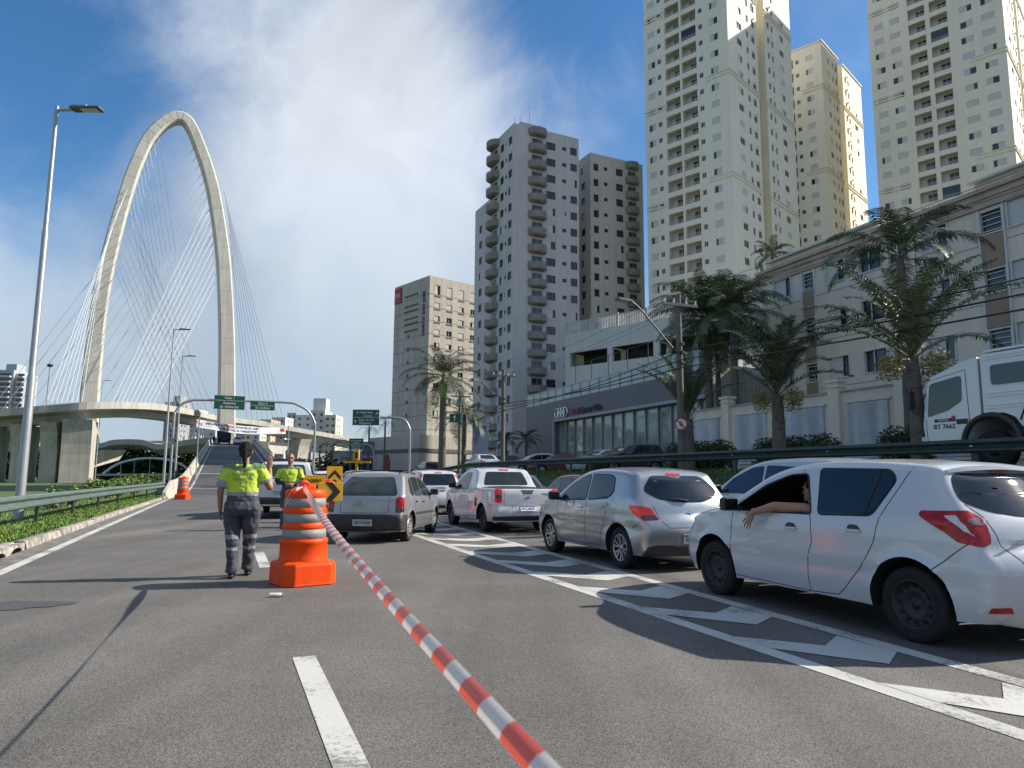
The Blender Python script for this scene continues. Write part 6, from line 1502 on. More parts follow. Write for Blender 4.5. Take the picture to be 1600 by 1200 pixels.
palm_at('slim tall palm, middle one of the trio behind the utility pole', 1127, 29.5, 530, r0=.18, nf=20, ln=2.6, seed=6, el=(-.9, 1.0), droop=2.0, lw=.6, mis=(0,))
palm_at('tall palm, right one of the trio next to the beige flats', 1153, 28.3, 492, r0=.24, nf=38, ln=4.1, seed=7, el=(-.5, 1.4), droop=1.9, lw=.8, mis=(0, 1, 1), nl=56, lift=.2)
palm_at('young palm with V-shaped fronds touching the utility pole', 1077, 19.5, 655, r0=.26, nf=18, ln=3.7, seed=8, el=(.95, 1.35), droop=.95, lw=.36, mis=(0, 0, 1), lift=1.0, nl=62)
palm_at('shaggy-trunked palm with upright arching fronds between the utility pole and the truck', 1219, 18.4, 618, r0=.24, nf=22, ln=3.5, seed=9, el=(.80, 1.48), droop=1.35, lw=.46, mis=(0, 2, 0), seeds=True, lift=.8, nl=70)
palm_at('shaggy palm with silvery V-shaped fronds and yellow seed clusters beside the truck cab', 1438, 17.2, 560, r0=.20, nf=24, ln=3.4, seed=10, el=(.72, 1.45), droop=1.3, lw=.42, mis=(2, 0, 2, 1), seeds=True, lift=.6, nl=60)
palm_at('tallest dark palm rising in front of the flats above the truck', 1428, 24.0, 398, r0=.20, nf=14, ln=3.5, seed=21, el=(-.05, 1.4), droop=1.7, lw=.7, mis=(0, 0, 1), rag=False, nl=64, lift=.2)
def roof_palm(): p = PY(1207, 398, 62); palm('small palm top showing above the left end of the flats roof', Vector((p.x, p.y, 1.6)), p.z, r0=.16, nf=18, ln=2.3, seed=12, el=(-.5, 1.2), lw=.5, mis=(0,), rag=False)
roof_palm()
for i, (u, Y, vt, l) in enumerate(((577, 118, 668, 'tall thin palm behind the right-hand green direction sign'), (602, 120, 659, 'second thin palm right of the direction sign pole'), (548, 105, 700, 'low palm below the small green sign'), (520, 120, 702, 'low dark palm left of the small green sign'), (500, 130, 704, 'low dark palm beside the right bridge pier'))):
    p = PY(u, vt, Y); palm(l, Vector((p.x, p.y, 0)), p.z, r0=.17, nf=14, ln=2.6 if i < 2 else 3.0, seed=30+i, el=(-.7, 1.2), lw=.8, mis=(0,), rag=False, nl=14, group='distant palms along the avenue')
# clipped hedges behind the right guardrail
def hedge(label, u0, u1, s, h, seed):
    a, b = PS(u0, 700, s), PS(u1, 700, s); c = (a+b)/2; L_ = (b-a).length; n = max(2, int(L_/.7)); c.z = gz(s)
    bush('hedge', label, 'hedge', [((0, -L_/2+L_*(i+.5)/n, h*.5), (.75, L_/n*.75, h*.54)) for i in range(n)], int(9000*L_/3), .06, seed, (0, 2, 2), 'dark hedges behind the right guardrail', True, c, ROADROT)
hedge('dark rounded hedge behind the utility pole', 1050, 1138, 21.5, 1.55, 51); hedge('dark clipped hedge around the foot of the shaggy-trunked palm', 1188, 1302, 21, 1.45, 52); hedge('dark hedge beside the truck cab', 1386, 1446, 20.5, 1.5, 53)
# weeds and shrubs behind the left guardrail
def shrub(label, u, v, r, h, n, seed, mis=(0, 1, 3), s=-5.6, size=.06):
    p = PS(u, v, s); c = Vector((p.x, p.y, .05)); rnd = random.Random(seed)
    bl = [((rnd.uniform(-r, r)*.6, rnd.uniform(-r, r)*.6, h*rnd.uniform(.3, .75)), (r*rnd.uniform(.35, .6), r*rnd.uniform(.35, .6), h*rnd.uniform(.2, .34))) for _ in range(7)]
    bush('shrub', label, 'shrub', bl, n, size, seed, mis, 'wild shrubs behind the left guardrail', True, c)
shrub('yellow-green weedy shrub right of the near lamp post', 80, 790, .45, .95, 700, 61); shrub('small pale weed left of the larger roadside bushes', 114, 785, .3, .8, 350, 62)
for i, (u, v, r, h) in enumerate(((160, 770, .9, 1.0), (182, 768, 1.1, 1.25), (205, 765, 1.1, 1.1), (226, 763, 1.2, 1.3), (246, 760, 1.3, 1.5), (262, 757, 1.3, 1.35), (281, 752, 1.2, 1.6))):
    shrub('lime-green roadside bush, %s in the row ending at the ramp' % ['first', 'second', 'third', 'fourth', 'fifth', 'sixth', 'last'][i], u, v, r, h, 1500, 70+i, (0, 1, 3) if i < 4 else (0, 1, 2), size=.08)
FARL = [mat('far_leaf_a', (.045, .075, .022), .9, var=.35, scale=2, spec=.05), mat('far_leaf_b', (.025, .045, .015), .9, var=.35, scale=2, spec=.05)]
# woodland and shrubbery seen under the bridge decks: a mass nobody could count
rnd = random.Random(5); m = MB()
bl = []
for i in range(46):
    u = rnd.uniform(-60, 345); Y = rnd.uniform(215, 240); p = PY(u, 742, Y); bl.append(((p.x, p.y, rnd.uniform(2.5, 4.5)), (rnd.uniform(5, 9), 4, rnd.uniform(4, 6))))
leafcloud(m, bl, 16000, .75, rnd, (0, 1, 1)); o = m.build('woodland', FARL); tag(o, 'dark band of trees seen under the bridge decks', 'trees', kind='stuff')
m = MB(); bl = []
for i in range(26):
    u = rnd.uniform(395, 700); p = PY(u, 742, rnd.uniform(150, 175)); bl.append(((p.x, p.y, rnd.uniform(1, 3.0)), (rnd.uniform(2.5, 4.5), 3, rnd.uniform(2, 4.5))))
leafcloud(m, bl, 9000, .42, rnd, (0, 1, 1)); o = m.build('street_trees', FARL); tag(o, 'dark line of street trees beyond the ramp', 'trees', kind='stuff')
# trees just outside the frame on the right: their crowns shade the side street
def tree(label, base, h, r, seed):
    rnd = random.Random(seed); t = thing('street_tree', label, 'tree', base, 0, 'street trees beyond the right edge'); m = MB(); m.tube([(0, 0, 0), (.1, 0, h*.3), (0, .1, h*.55)], [.22, .16, .12], 10)
    for k in range(6):
        q = k*1.05; m.tube([(0, .05, h*.5), (math.cos(q)*r*.4, math.sin(q)*r*.4, h*.68), (math.cos(q)*r*.75, math.sin(q)*r*.75, h*.8)], [.09, .06, .02], 6)
    m.build('trunk', MATS['bark'], t); c = MB(); leafcloud(c, [((math.cos(k*.9)*r*.55, math.sin(k*.9)*r*.55, h*rnd.uniform(.6, .85)), (r*.5, r*.5, h*.17)) for k in range(7)]+[((0, 0, h*.85), (r*.6, r*.6, h*.2))], 9000, .11, rnd, (0, 2)); c.build('crown', LEAF, t)
# ================================================================== STREET FURNITURE
M_GALV = mat('galvanised', (.34, .35, .36), .45, metal=.5, var=.12, scale=3); M_GREENP = mat('guardrail_green', (.10, .14, .125), .45, var=.2, scale=3, bump=.1, streak=.1)
M_GREEND = mat('guardrail_dark_green', (.022, .048, .04), .5, var=.2, scale=3, streak=.1)
M_GALVD = mat('lamp_head', (.10, .105, .11), .5, metal=.3); M_SIGNG = mat('sign_green', (.003, .075, .04), .4, var=.08, scale=1.5); M_SIGNW = mat('sign_white', (.62, .64, .63), .5, var=.03)
M_POLEC = mat('pole_concrete', (.15, .142, .13), .9, var=.2, scale=2, streak=.25); M_YEL = mat('sign_yellow', (.72, .36, .012), .5, var=.08, scale=5); M_BLK = mat('sign_black', (.012, .012, .012), .5)
M_ORG = mat('barrel_orange', (.80, .068, .002), .5, var=.10, scale=7, streak=.14, bump=.12, spec=.25); M_REFL = mat('reflective_band', (.24, .245, .25), .5, var=.15, scale=40, bump=.3, bscale=120)
def wbeam(name, label, pts, h, mats, post_gap, side, group=None, lap=True):
    """W-profile guardrail along 3D ground points, posts on the far side"""
    o = pts[0]; t = thing(name, label, 'guardrail', o, 0, group); P = []
    for a, b in zip(pts, pts[1:]):
        k = max(1, int((b-a).length/1.)); P += [a+(b-a)*i/k for i in range(k)]
    P.append(pts[-1]); prof = [(0, -.155), (.015, -.14), (.08, -.115), (.085, -.075), (.01, -.02), (.0, 0), (.01, .02), (.085, .075), (.08, .115), (.015, .14), (0, .155)]
    vs = []; n = len(prof); m = MB()
    for i, p in enumerate(P):
        tt = P[min(i+1, len(P)-1)]-P[max(i-1, 0)]; tt.z = 0; tt.normalize(); nn = Vector((tt.y, -tt.x, 0))*side
        for a, z in prof: vs.append(p-o+nn*a+ZV*(h-.155+z))
    m.add(vs, [(i*n+j, i*n+j+1, (i+1)*n+j+1, (i+1)*n+j) for i in range(len(P)-1) for j in range(n-1)], 0)
    m.add([v+Vector((0, 0, 0)) for v in vs], [], 0)
    rail = m.build('rail', mats[0], t); sm = rail.modifiers.new('thick', 'SOLIDIFY'); sm.thickness = .005
    acc = post_gap*.4
    for a, b in zip(P, P[1:]):
        acc += (b-a).length
        if acc > post_gap:
            acc = 0; tt = (b-a).normalized(); nn = Vector((tt.y, -tt.x, 0)).normalized()*side; q = MB(); c = a-o-nn*.09
            q.box(c+ZV*(h*.5-.2), (.15, .06, h+.32), 0, ax=(tt, nn, ZV)); q.box(c+nn*.05+ZV*(h-.155), (.09, .09, .24), 0, ax=(tt, nn, ZV)); q.build('post', mats[1], t)
            bm_ = MB(); bm_.box(a-o+nn*.012+ZV*(h-.155), (.07, .03, .03), 0, ax=(tt, nn, ZV)); bm_.build('bolt', M_GALV, t)
    return t
wbeam('guardrail', 'weathered green W-beam guardrail along the left verge', [W(-4.28, -2, .1), W(-4.28, 12, .1), W(-4.22, 20, .1), W(-4.0, 30, .1), W(-3.62, 40, .1), W(-3.3, 47, .12)], .74, (M_GREENP, M_GREEND), 4.0, 1)
wbeam('guardrail', 'dark green guardrail on the grassy bank above the queueing cars', [W(15.4, t, 1.50) for t in (-12, 0, 12, 24, 36, 46)]+[W(15.6, 54, 1.2)], .74, (M_GREEND, M_GREEND), 4.0, -1)
def lamp(label, base, top, r, arm, head, group='tall lamp posts along the avenue'):
    """slender stepped pole with one arm and a flat LED head; arm is a vector"""
    t = thing('street_lamp', label, 'street lamp', base, 0, group); b = Vector(base); tp = Vector(top)-b; m = MB()
    m.tube([(0, 0, 0), tp*.33, tp*.34, tp*.68, tp*.69, tp], [r, r*.88, r*.72, r*.66, r*.52, r*.42], 12); m.lathe([(r*2, 0), (r*2, .03), (r*1.1, .05)], 12); m.build('pole', M_GALV, t)
    a = Vector(arm); m = MB(); m.tube([tp-ZV*.12, tp-ZV*.12+a*.45+ZV*.02], r*.35, 8); m.build('arm', M_GALV, t)
    d = a.normalized(); sd_ = d.cross(ZV); c = tp-ZV*.08+a*(.42+.5*head/a.length); m = MB(); ax = (d, sd_, sd_.cross(d))
    m.box(c, (head, .3, .07), 0, ax=ax, bev=.025); m.box(c-d*head*.2+ZV*.05, (head*.5, .24, .07), 1, ax=ax, bev=.02); m.box(c+d*head*.12-ZV*.045, (head*.55, .22, .012), 2, ax=ax)
    m.build('lamp_head', [M_GALVD, M_GALV, M_CLEAR], t); return t
bp_ = W(-4.96, 22.3, .05); tp_ = PY(84, 166, bp_.y+.0); tp_ = Vector((bp_.x+.0, bp_.y, tp_.z)); lamp('near tall grey lamp post rising behind the left guardrail', bp_, tp_, .12, (1.0, .0, .0), .85)
def lamp_px(label, u, v0, vt, Y, r, arm, head): b = PY(u, v0, Y); b.z = .0; p = PY(u, vt, Y); lamp(label, b, Vector((b.x, b.y, p.z)), r, arm, head)
lamp_px('middle tall lamp post left of the sign gantry', 256, 743, 513, 60, .12, (1.2, 0, 0), .9); lamp_px('farther tall lamp post overlapping the sign gantry', 273, 743, 555, 76, .12, (1.2, 0, 0), .9)
lamp_px('small distant lamp post on the left bridge deck', 158, 628, 594, 150, .12, (1.5, 0, 0), 1.2)
def flood():
    p = PY(73, 628, 142); t = thing('floodlight_mast', 'thin mast with a black floodlight on the left bridge deck', 'floodlight', p); m = MB(); m.tube([(0, 0, -1), (0, 0, PY(76, 573, 142).z-p.z)], .12, 6); m.build('pole', M_GALV, t); z = PY(76, 571, 142).z-p.z; m = MB(); m.box((0, 0, z), (.9, .6, .55), 0, bev=.08); m.build('lamp_head', M_BLK, t)
flood()
# ---- gantry with two green lane signs
def sign_board(parent, c, w, h, lines, ax, name='sign_panel', splits=(), arrows=()):
    m = MB(); X, Zv, Nn = ax; m.box(c, (w, h, .05), 1, ax=ax); m.box(c+Nn*.028, (w-.05, h-.05, .012), 0, ax=ax)
    for y in splits: m.box(c+Zv*y+Nn*.037, (w-.06, .03, .006), 1, ax=ax)
    for (txt, x, y, sz, al) in lines: text_mesh(txt, sz, m, c+X*x+Zv*y+Nn*.037, ax, 1, .006, al, .012)
    for (x, y, q, s) in arrows:
        d = X*math.cos(q)+Zv*math.sin(q); e = X*-math.sin(q)+Zv*math.cos(q); o = c+X*x+Zv*y+Nn*.04
        m.box(o-d*s*.2, (s*.7, s*.2, .006), 1, ax=(d, e, Nn)); m.add([o+d*s*.55, o+e*s*.38, o-e*s*.38], [(0, 2, 1)], 1)
    m.build(name, [M_SIGNG, M_SIGNW], parent)
def gantry():
    Y = 62.; L_ = PY(266, 742, Y); R_ = PY(489, 742, Y+5); L_.z = R_.z = 0
    t = thing('sign_gantry', 'arched grey gantry over the ramp carrying two green lane signs', 'sign gantry', L_); o = L_; hz = PY(335, 626, Y+1.5).z; d = (R_-L_); W_ = d.length; d = d.normalized(); nn = Vector((d.y, -d.x, 0))
    P = [Vector((0, 0, 0)), ZV*(hz-1.9), d*.12+ZV*(hz-1.1), d*.55+ZV*(hz-.45), d*1.3+ZV*(hz-.1), d*2.4+ZV*hz, d*(W_-3)+ZV*(hz+.12), d*(W_-1.6)+ZV*(hz-.1), d*(W_-.6)+ZV*(hz-.7), d*(W_-.1)+ZV*(hz-1.6), d*W_+ZV*(hz-2.4), d*W_]
    m = MB(); m.tube(catmull(P, 5), .11, 10); m.build('post', M_GALV, t); ax = (d, ZV, nn)
    def at(u, v): r_ = ray(u, v); k = (o-EYEP).dot(nn)/r_.dot(nn); return EYEP+r_*k-o
    a, b = at(335, 617), at(382, 641); w, h = (b-a).dot(d), a.z-b.z; c = (a+b)/2+nn*.16
    sign_board(t, c, w, h, [('Faixa 1', 0, h*.31, h*.24, 'CENTER'), ('Aquarius', 0, -h*.05, h*.24, 'CENTER'), ('Jd. Indústrias', 0, -h*.32, h*.24, 'CENTER')], ax, splits=(h*.13,))
    a, b = at(391, 626), at(429, 642); w, h = (b-a).dot(d), a.z-b.z; c = (a+b)/2+nn*.16
    sign_board(t, c, w, h, [('Faixa 2', 0, h*.22, h*.34, 'CENTER'), ('Jd. Colinas', 0, -h*.25, h*.34, 'CENTER')], ax, splits=(0,))
gantry()
def side_sign(label, Y, u0, u1, v0, v1, up, vb, lines, splits, arrows, dark=False):
    b = PY(up, 742, Y); b.z = 0; t = thing('direction_sign', label, 'direction sign', b, 0, 'green direction signs on arms'); A = PY(u0, v0, Y)-b; B = PY(u1, v1, Y)-b; w, h = B.x-A.x, A.z-B.z; c = (A+B)/2; d = Vector((1, 0, 0)); zc = c.z
    m = MB(); m.tube(catmull([Vector((0, 0, 0)), ZV*(zc-1.6), Vector((-.12, 0, zc-.7)), Vector((-.55, 0, zc-.12)), Vector((-1.3, 0, zc)), Vector((B.x-.1, 0, zc))], 5), .09, 10); m.build('post', M_GALV, t)
    sign_board(t, c+Vector((0, -.15, 0)), w, h, lines(w, h), (d, ZV, Vector((0, -1, 0))), splits=splits(h), arrows=arrows(w, h))
side_sign('large green direction sign with arrows on a curved arm left of the hotel', 58, 552, 593, 640, 665, 639, 742, lambda w, h: [('Jd. Esplanada', .25*w, h*.32, h*.2, 'RIGHT'), ('Centro', .25*w, h*.10, h*.2, 'RIGHT'), ('Espl. do Sol', -.26*w, -h*.16, h*.2, 'LEFT'), ('Urbanova', -.26*w, -h*.36, h*.2, 'LEFT')], lambda h: (0,), lambda w, h: [(.40*w, h*.25, math.pi/4, h*.22), (-.39*w, -h*.26, math.pi/2, h*.22)])
side_sign('small darker green direction sign farther along the avenue', 92, 546, 568, 685, 703, 583, 742, lambda w, h: [('Jd. Esplanada', 0, h*.3, h*.18, 'CENTER'), ('Centro', 0, h*.1, h*.18, 'CENTER'), ('Espl. do Sol', 0, -h*.15, h*.18, 'CENTER'), ('Urbanova', 0, -h*.35, h*.18, 'CENTER')], lambda h: (0,), lambda w, h: [])
# banner poles
for u, Y, l in ((306, 61.5, 'thin pole holding the left end of the banner'), (448, 70.3, 'thin pole holding the right end of the banner')):
    b = PY(u, 742, Y); t = thing('banner_pole', l, 'pole', Vector((b.x, b.y, 0)), 0, 'banner poles'); m = MB(); m.tube([(0, 0, 0), (0, 0, PY(u, 652 if u < 400 else 664, Y).z)], .05, 8); m.build('pole', M_GALV, t)
# ---- traffic barrels
def barrel_parts():
    t = thing('traffic_barrel', 'x', 'traffic barrel', (0, 0, 0), 0, 'orange plastic traffic barrels with silver bands')
    m = MB(); m.lathe([(.305, .23), (.30, .30), (.293, .33), (.288, .49), (.298, .50), (.295, .545), (.262, .555), (.260, .67), (.272, .68), (.276, .70), (.268, .735), (.254, .755), (.252, .86), (.264, .87), (.268, .89), (.260, .925), (.246, .945), (.243, 1.05), (.254, 1.06), (.256, 1.11), (.248, 1.145), (.235, 1.155), (.10, 1.16), (.001, 1.16)], 40)
    m.box((.02, .0, 1.185), (.20, .06, .07), 0, bev=.02); m.build('drum', M_ORG, t)
    for a, b, r in ((.556, .670, .270), (.752, .862, .2615), (.940, 1.052, .2535)): m = MB(); m.lathe([(r-.008, a), (r, a+.003), (r, b-.003), (r-.008, b)], 40); m.build('reflective_band', M_REFL, t)
    m = MB(); q = .34; c = .11; P = [(-q, -q+c), (-q+c, -q), (q-c, -q), (q, -q+c), (q, q-c), (q-c, q), (-q+c, q), (-q, q-c)]; n = 8; lv = [(1.03, .0), (1.01, .03), (.995, .235), (.965, .262), (.80, .285)]
    vs = [(x*k, y*k, z) for k, z in lv for x, y in P]; m.add(vs, [(i*n+j, i*n+(j+1) % n, (i+1)*n+(j+1) % n, (i+1)*n+j) for i in range(len(lv)-1) for j in range(n)]+[tuple(range(n-1, -1, -1)), tuple((len(lv)-1)*n+j for j in range(n))]); o = m.build('base', M_ORG, t, fix=True)
    bv = o.modifiers.new('b', 'BEVEL'); bv.width = .012; bv.segments = 2; return t
br0 = barrel_parts(); bpos = (G(487, 920)+G(420, 917)+G(524, 913))/3+Vector((-.13, .30, 0)); bpos.z = 0.005
br0['label'] = 'nearest orange barrel with three silver bands and the striped tape tied on top'; br0.location = bpos; br0.rotation_euler = (0, 0, rad(38))
b2 = clone(br0, 'small far orange barrel by the left guardrail end', W(-2.05, 42.2, .005), rad(10))
b3 = clone(br0, 'orange barrel left of the turning silver hatchback half hidden by it', W(2.72, 21.2, .005), rad(20)); b4 = clone(br0, 'orange barrel hidden behind the nearest one, beside the standing agent', W(2.15, 19.3, .005), rad(30))
b5 = clone(br0, 'orange barrel with a double chevron board on it behind the turning silver hatchback', W(3.3, 24.2, .005), rad(5))
def board(name, label, base, w, h, zc, draw, cat='warning sign', yaw=ROADROT, legs=True, back=M_YEL):
    t = thing(name, label, cat, base, yaw); ax = (Vector((1, 0, 0)), ZV, Vector((0, -1, 0))); m = MB(); c = Vector((0, 0, zc)); m.box(c, (w, h, .03), 0, ax=ax, bev=.008); draw(m, c, ax); m.build('board', [M_YEL, M_BLK, M_ORG], t)
    if legs == 2:
        s = MB(); s.tube([(-w*.44, .03, 0), (-w*.44, .03, zc)], .02, 8); s.tube([(-w*.44-.2, .03, .01), (-w*.44+.1, .03, .01)], .02, 6); s.tube([(-w*.44, -.2, .01), (-w*.44, .25, .01)], .02, 6); s.build('stand', M_GALVD, t)
    elif legs:
        s = MB(); s.tube([(-w*.3, .05, 0), (-w*.3, .03, zc)], .015, 6); s.tube([(w*.3, .05, 0), (w*.3, .03, zc)], .015, 6); s.tube([(0, .5, 0), (0, .03, zc)], .015, 6); s.build('stand', M_GALVD, t)
def d_text(m, c, ax): text_mesh('ACESSO', .105, m, c+ax[1]*.08+ax[2]*.017, ax, 1, .004, bold=.02); text_mesh('IMPEDIDO', .105, m, c-ax[1]*.07+ax[2]*.017, ax, 1, .004, bold=.02)
board('warning_sign', 'yellow board with two lines of black capitals behind the nearest barrel', W(2.12, 18.9, 0), .58, .44, 1.12, d_text)
def d_arrow(m, c, ax):
    for x in (-.08,): m.add([c+ax[0]*(x-.03)+ax[1]*.185+ax[2]*.018, c+ax[0]*(x+.11)+ax[1]*.185+ax[2]*.018, c+ax[0]*(x+.27)+ax[2]*.018, c+ax[0]*(x+.11)-ax[1]*.185+ax[2]*.018, c+ax[0]*(x-.03)-ax[1]*.185+ax[2]*.018, c+ax[0]*(x+.13)+ax[2]*.018], [(0, 5, 2, 1), (5, 4, 3, 2)], 1)
board('arrow_board', 'yellow and black arrow board pointing right, between the nearest barrel and the silver hatchback', W(1.88, 14.0, 0), .46, .36, 1.03, d_arrow, legs=2)
def d_chev(m, c, ax):
    for y in (-.28, .02): m.add([c+ax[0]*-.2+ax[1]*(y-.1)+ax[2]*.018, c+ax[1]*(y+.12)+ax[2]*.018, c+ax[0]*.2+ax[1]*(y-.1)+ax[2]*.018, c+ax[0]*.2+ax[1]*(y+.03)+ax[2]*.018, c+ax[1]*(y+.25)+ax[2]*.018, c+ax[0]*-.2+ax[1]*(y+.03)+ax[2]*.018], [(0, 1, 4, 5), (1, 2, 3, 4)], 1)
board('chevron_board', 'tall yellow board with black upward chevrons behind the turning silver hatchback', W(3.3, 23.7, 0), .5, .75, 1.25, d_chev)
# ---- yellow signal head on post beyond the cars
def beacon():
    b = PY(557, 742, 52); b.z = 0; t = thing('traffic_signal', 'yellow traffic signal on a yellow post beyond the turning silver hatchback', 'traffic light', b); Z_ = lambda v: PY(557, v, 52).z; m = MB(); m.tube([(0, 0, 0), (0, 0, Z_(716))], .10, 8); m.box((0, 0, Z_(722)), (2.0, .12, .14)); m.build('post', M_YEL, t); m = MB(); m.box((0, -.1, Z_(711)), (.36, .3, .75), 0, bev=.05); m.box((0, -.27, Z_(709)), (.2, .06, .2), 1, bev=.03); m.box((0, -.27, Z_(713.5)), (.2, .06, .2), 1, bev=.03); m.build('signal_head', [M_YEL, M_BLK], t)
beacon()
# ---- utility poles, wires, street lights on them
UP = []
def upole(label, u, vtop, s, r, lampv=None, sign=False, t_=None):
    b = PS(u, 742, s) if t_ is None else W(s, t_); tt = ST(b)[1]; b.z = gz(s) if tt < 56 else .02; h = (PS(u, vtop, s).z if t_ is None else UP[0][1]+b.z)-b.z; t = thing('utility_pole', label, 'utility pole', b, ROADROT, 'concrete utility poles along the side street'); m = MB(); m.tube([(0, 0, -.1), (0, 0, h)], [r, r*.62], 14); m.build('pole', M_POLEC, t)
    c = MB(); c.box((0, -.12, h-.45), (1.7, .09, .11)); 
    for x in (-.75, -.3, .3, .75): c.tube([(x, -.12, h-.4), (x, -.12, h-.22)], [.05, .035], 8, 1)
    c.build('crossarm', [M_GALVD, M_CLEAR], t)
    for z in (h*.60, h*.66, h*.71): k = MB(); k.box((-.02, -r-.06, z), (.16, .12, .14), 0, bev=.02); k.build('cable_clamp', M_BLK, t)
    if lampv:
        (ua, va), (ub, vb) = lampv; inv = Matrix.Rotation(-ROADROT, 3, 'Z'); A = inv@(PS(ua, va, s)-b); Bp = PS(ub, vb, s-2.6); B = inv@(Bp-b); a = MB(); mid = A.lerp(B, .8)+ZV*.22; a.tube(catmull([Vector((0, 0, A.z-.1)), A.lerp(B, .3), mid-ZV*.12, B], 5), .035, 8); a.build('lamp_arm', M_GALVD, t)
        d = (B-A); d.z = 0; d.normalize(); sd_ = d.cross(ZV); l = MB(); l.box(B+d*.35-ZV*.02, (.75, .26, .11), 0, ax=(d, sd_, ZV), bev=.04); l.box(B+d*.42-ZV*.085, (.42, .2, .02), 1, ax=(d, sd_, ZV)); l.build('lamp_head', [M_POLEC, M_CLEAR], t)
    UP.append((b, h)); return t, b
pm, pb = upole('thick concrete utility pole with street light arm and no-parking sign', 1066, 458, 16.9, .17, ((1060, 552), (985, 470)))
upole('utility pole in front of the showroom corner with a thin lamp arm', 785, 578, 17.2, .17, ((780, 622), (745, 594)))
upole('pale thin utility pole right of the royal palm', 717, 612, 17.5, .15)
upole('utility pole beyond the right edge of the frame', 0, 0, 16.9, .21, t_=-9.)
def noparking():
    t = thing('no_parking_sign', 'round white no-parking sign with red rim strapped to the concrete pole', 'road sign', Vector((pb.x, pb.y, PS(1068, 663, 16.9).z))); d = (EYEP-pb); d.z = 0; d.normalize(); X = Vector((-d.y, d.x, 0))*1.; ax = (X, ZV, d); c = d*.27
    m = MB(); n = 28; R_ = .26
    ring = lambda r, h: [c+X*(r*math.cos(2*math.pi*i/n))+ZV*(r*math.sin(2*math.pi*i/n))+d*h for i in range(n)]
    a, b, e, f = ring(R_, 0), ring(R_, .012), ring(R_*.8, .0125), ring(R_*.8, .011); m.add(a+b, [(i, (i+1) % n, n+(i+1) % n, n+i) for i in range(n)]+[tuple(range(n-1, -1, -1))], 0); m.add(b+e, [(i, (i+1) % n, n+(i+1) % n, n+i) for i in range(n)], 1); m.add(f, [tuple(range(n))], 0)
    text_mesh('E', .26, m, c+d*.014, ax, 2, .004, bold=.02); q = rad(135); dd = X*math.cos(q)+ZV*math.sin(q); m.box(c+d*.02, (R_*1.75, .05, .006), 1, ax=(dd, d.cross(dd), d)); m.build('sign_face', [M_SIGNW, mat('sign_rim_red', (.35, .02, .02), .5), M_BLK], t); s = MB(); s.box(c-d*.02, (.3, .04, .02), 0, ax=ax); s.build('strap', M_GALVD, t)
noparking()
def wire(label, pts, r=.018, sag=.25, group='overhead cables strung between the utility poles'):
    o = Vector(pts[0]); t = MB(); P = []
    for a, b in zip(pts, pts[1:]):
        a, b = Vector(a), Vector(b); P += [a.lerp(b, i/12)-ZV*(sag*4*(i/12)*(1-i/12)) for i in range(12)]
    P.append(Vector(pts[-1])); t.tube([p-o for p in P], r, 5, caps=False); ob = t.build('overhead_cable', M_BLK); ob.location = o; tag(ob, label, 'cable', group)
def hz_(pi, k): b, h = UP[pi]; return Vector((b.x, b.y, b.z+h*k))
pe = lambda z: W(16.7, -9, z)
wl_ = [(548, 428, 'top'), (562, 453, 'second'), (574, 477, 'third')]
for i, (v0, v1, nm) in enumerate(wl_):
    a = PS(1066, v0, 16.7); b = PS(1600, v1, 16.7); e = b+(b-a)*((-9-ST(b)[1])/(ST(b)[1]-ST(a)[1])) ; e = W(16.7, -9, a.z+(b.z-a.z)/(ST(b)[1]-ST(a)[1])*(-9-ST(a)[1])+.3)
    l = PS(785, 642-6*i, 17.0); f = hz_(2, .62-.03*i)
    wire('%s thick black cable of the low bundle on the utility poles' % nm, [f, l, a, e], .026 if i else .02, .22)
for x, k in ((-.75, .965), (.3, .965), (.75, .965)):
    rr_ = Matrix.Rotation(ROADROT, 3, 'Z'); wire('thin high wire on the utility pole crossarms, %s insulator' % {-.75: 'outer street-side', .3: 'inner', .75: 'building-side'}[x], [hz_(j, k)+rr_@Vector((x, 0, 0)) for j in (2, 1, 0, 3)], .008, .35)
# street name plate and signal on the pale thin pole
b, h = UP[2]; t = thing('street_name_sign', 'small green street sign with white arrow fixed to the pale thin pole', 'road sign', Vector((b.x, b.y, PS(717, 655, 17.3).z))); m = MB(); ax = (Vector((1, 0, 0)), ZV, Vector((0, -1, 0)))
m.box((-.35, -.3, .1), (.9, .7, .04), 0, ax=ax); m.box((.4, -.3, .12), (.36, .7, .05), 1, ax=ax); m.box((.4, -.34, .12), (.28, .6, .02), 2, ax=ax); m.add([Vector((-.4, -.33, .36)), Vector((-.54, -.33, .14)), Vector((-.26, -.33, .14))], [(0, 1, 2)], 1); m.box((-.4, -.33, .05), (.07, .36, .01), 1, ax=ax); m.build('sign_panel', [M_SIGNG, M_SIGNW, M_BLK], t)
# totem
def totem():
    s = 22.5; a, b = PS(740, 663, s), PS(762, 663, s); c = (a+b)/2; w = b.x-a.x; z0 = 1.5; t = thing('advertising_totem', 'tall plain pale blue-white totem beside the white parked saloon', 'totem sign', Vector((c.x, c.y, z0)), rad(8)); h = c.z-z0; m = MB(); m.box((0, 0, h/2), (w, .35, h), 0, bev=.02); m.build('panel', mat('totem_white', (.46, .50, .56), .5, var=.05, scale=.5), t); m = MB(); ax = (Vector((1, 0, 0)), ZV, Vector((0, -1, 0))); text_mesh('2500', w*.26, m, Vector((.05*w, -.18, h-.35)), ax, 0, .01, bold=.02); m.box((-w*.33, -.185, h-.36), (w*.22, .03, .01), 0, ax=ax); text_mesh('auto', w*.1, m, Vector((-.1*w, -.18, h-.75)), ax, 0, .01); m.build('lettering', M_BLK, t)
totem()
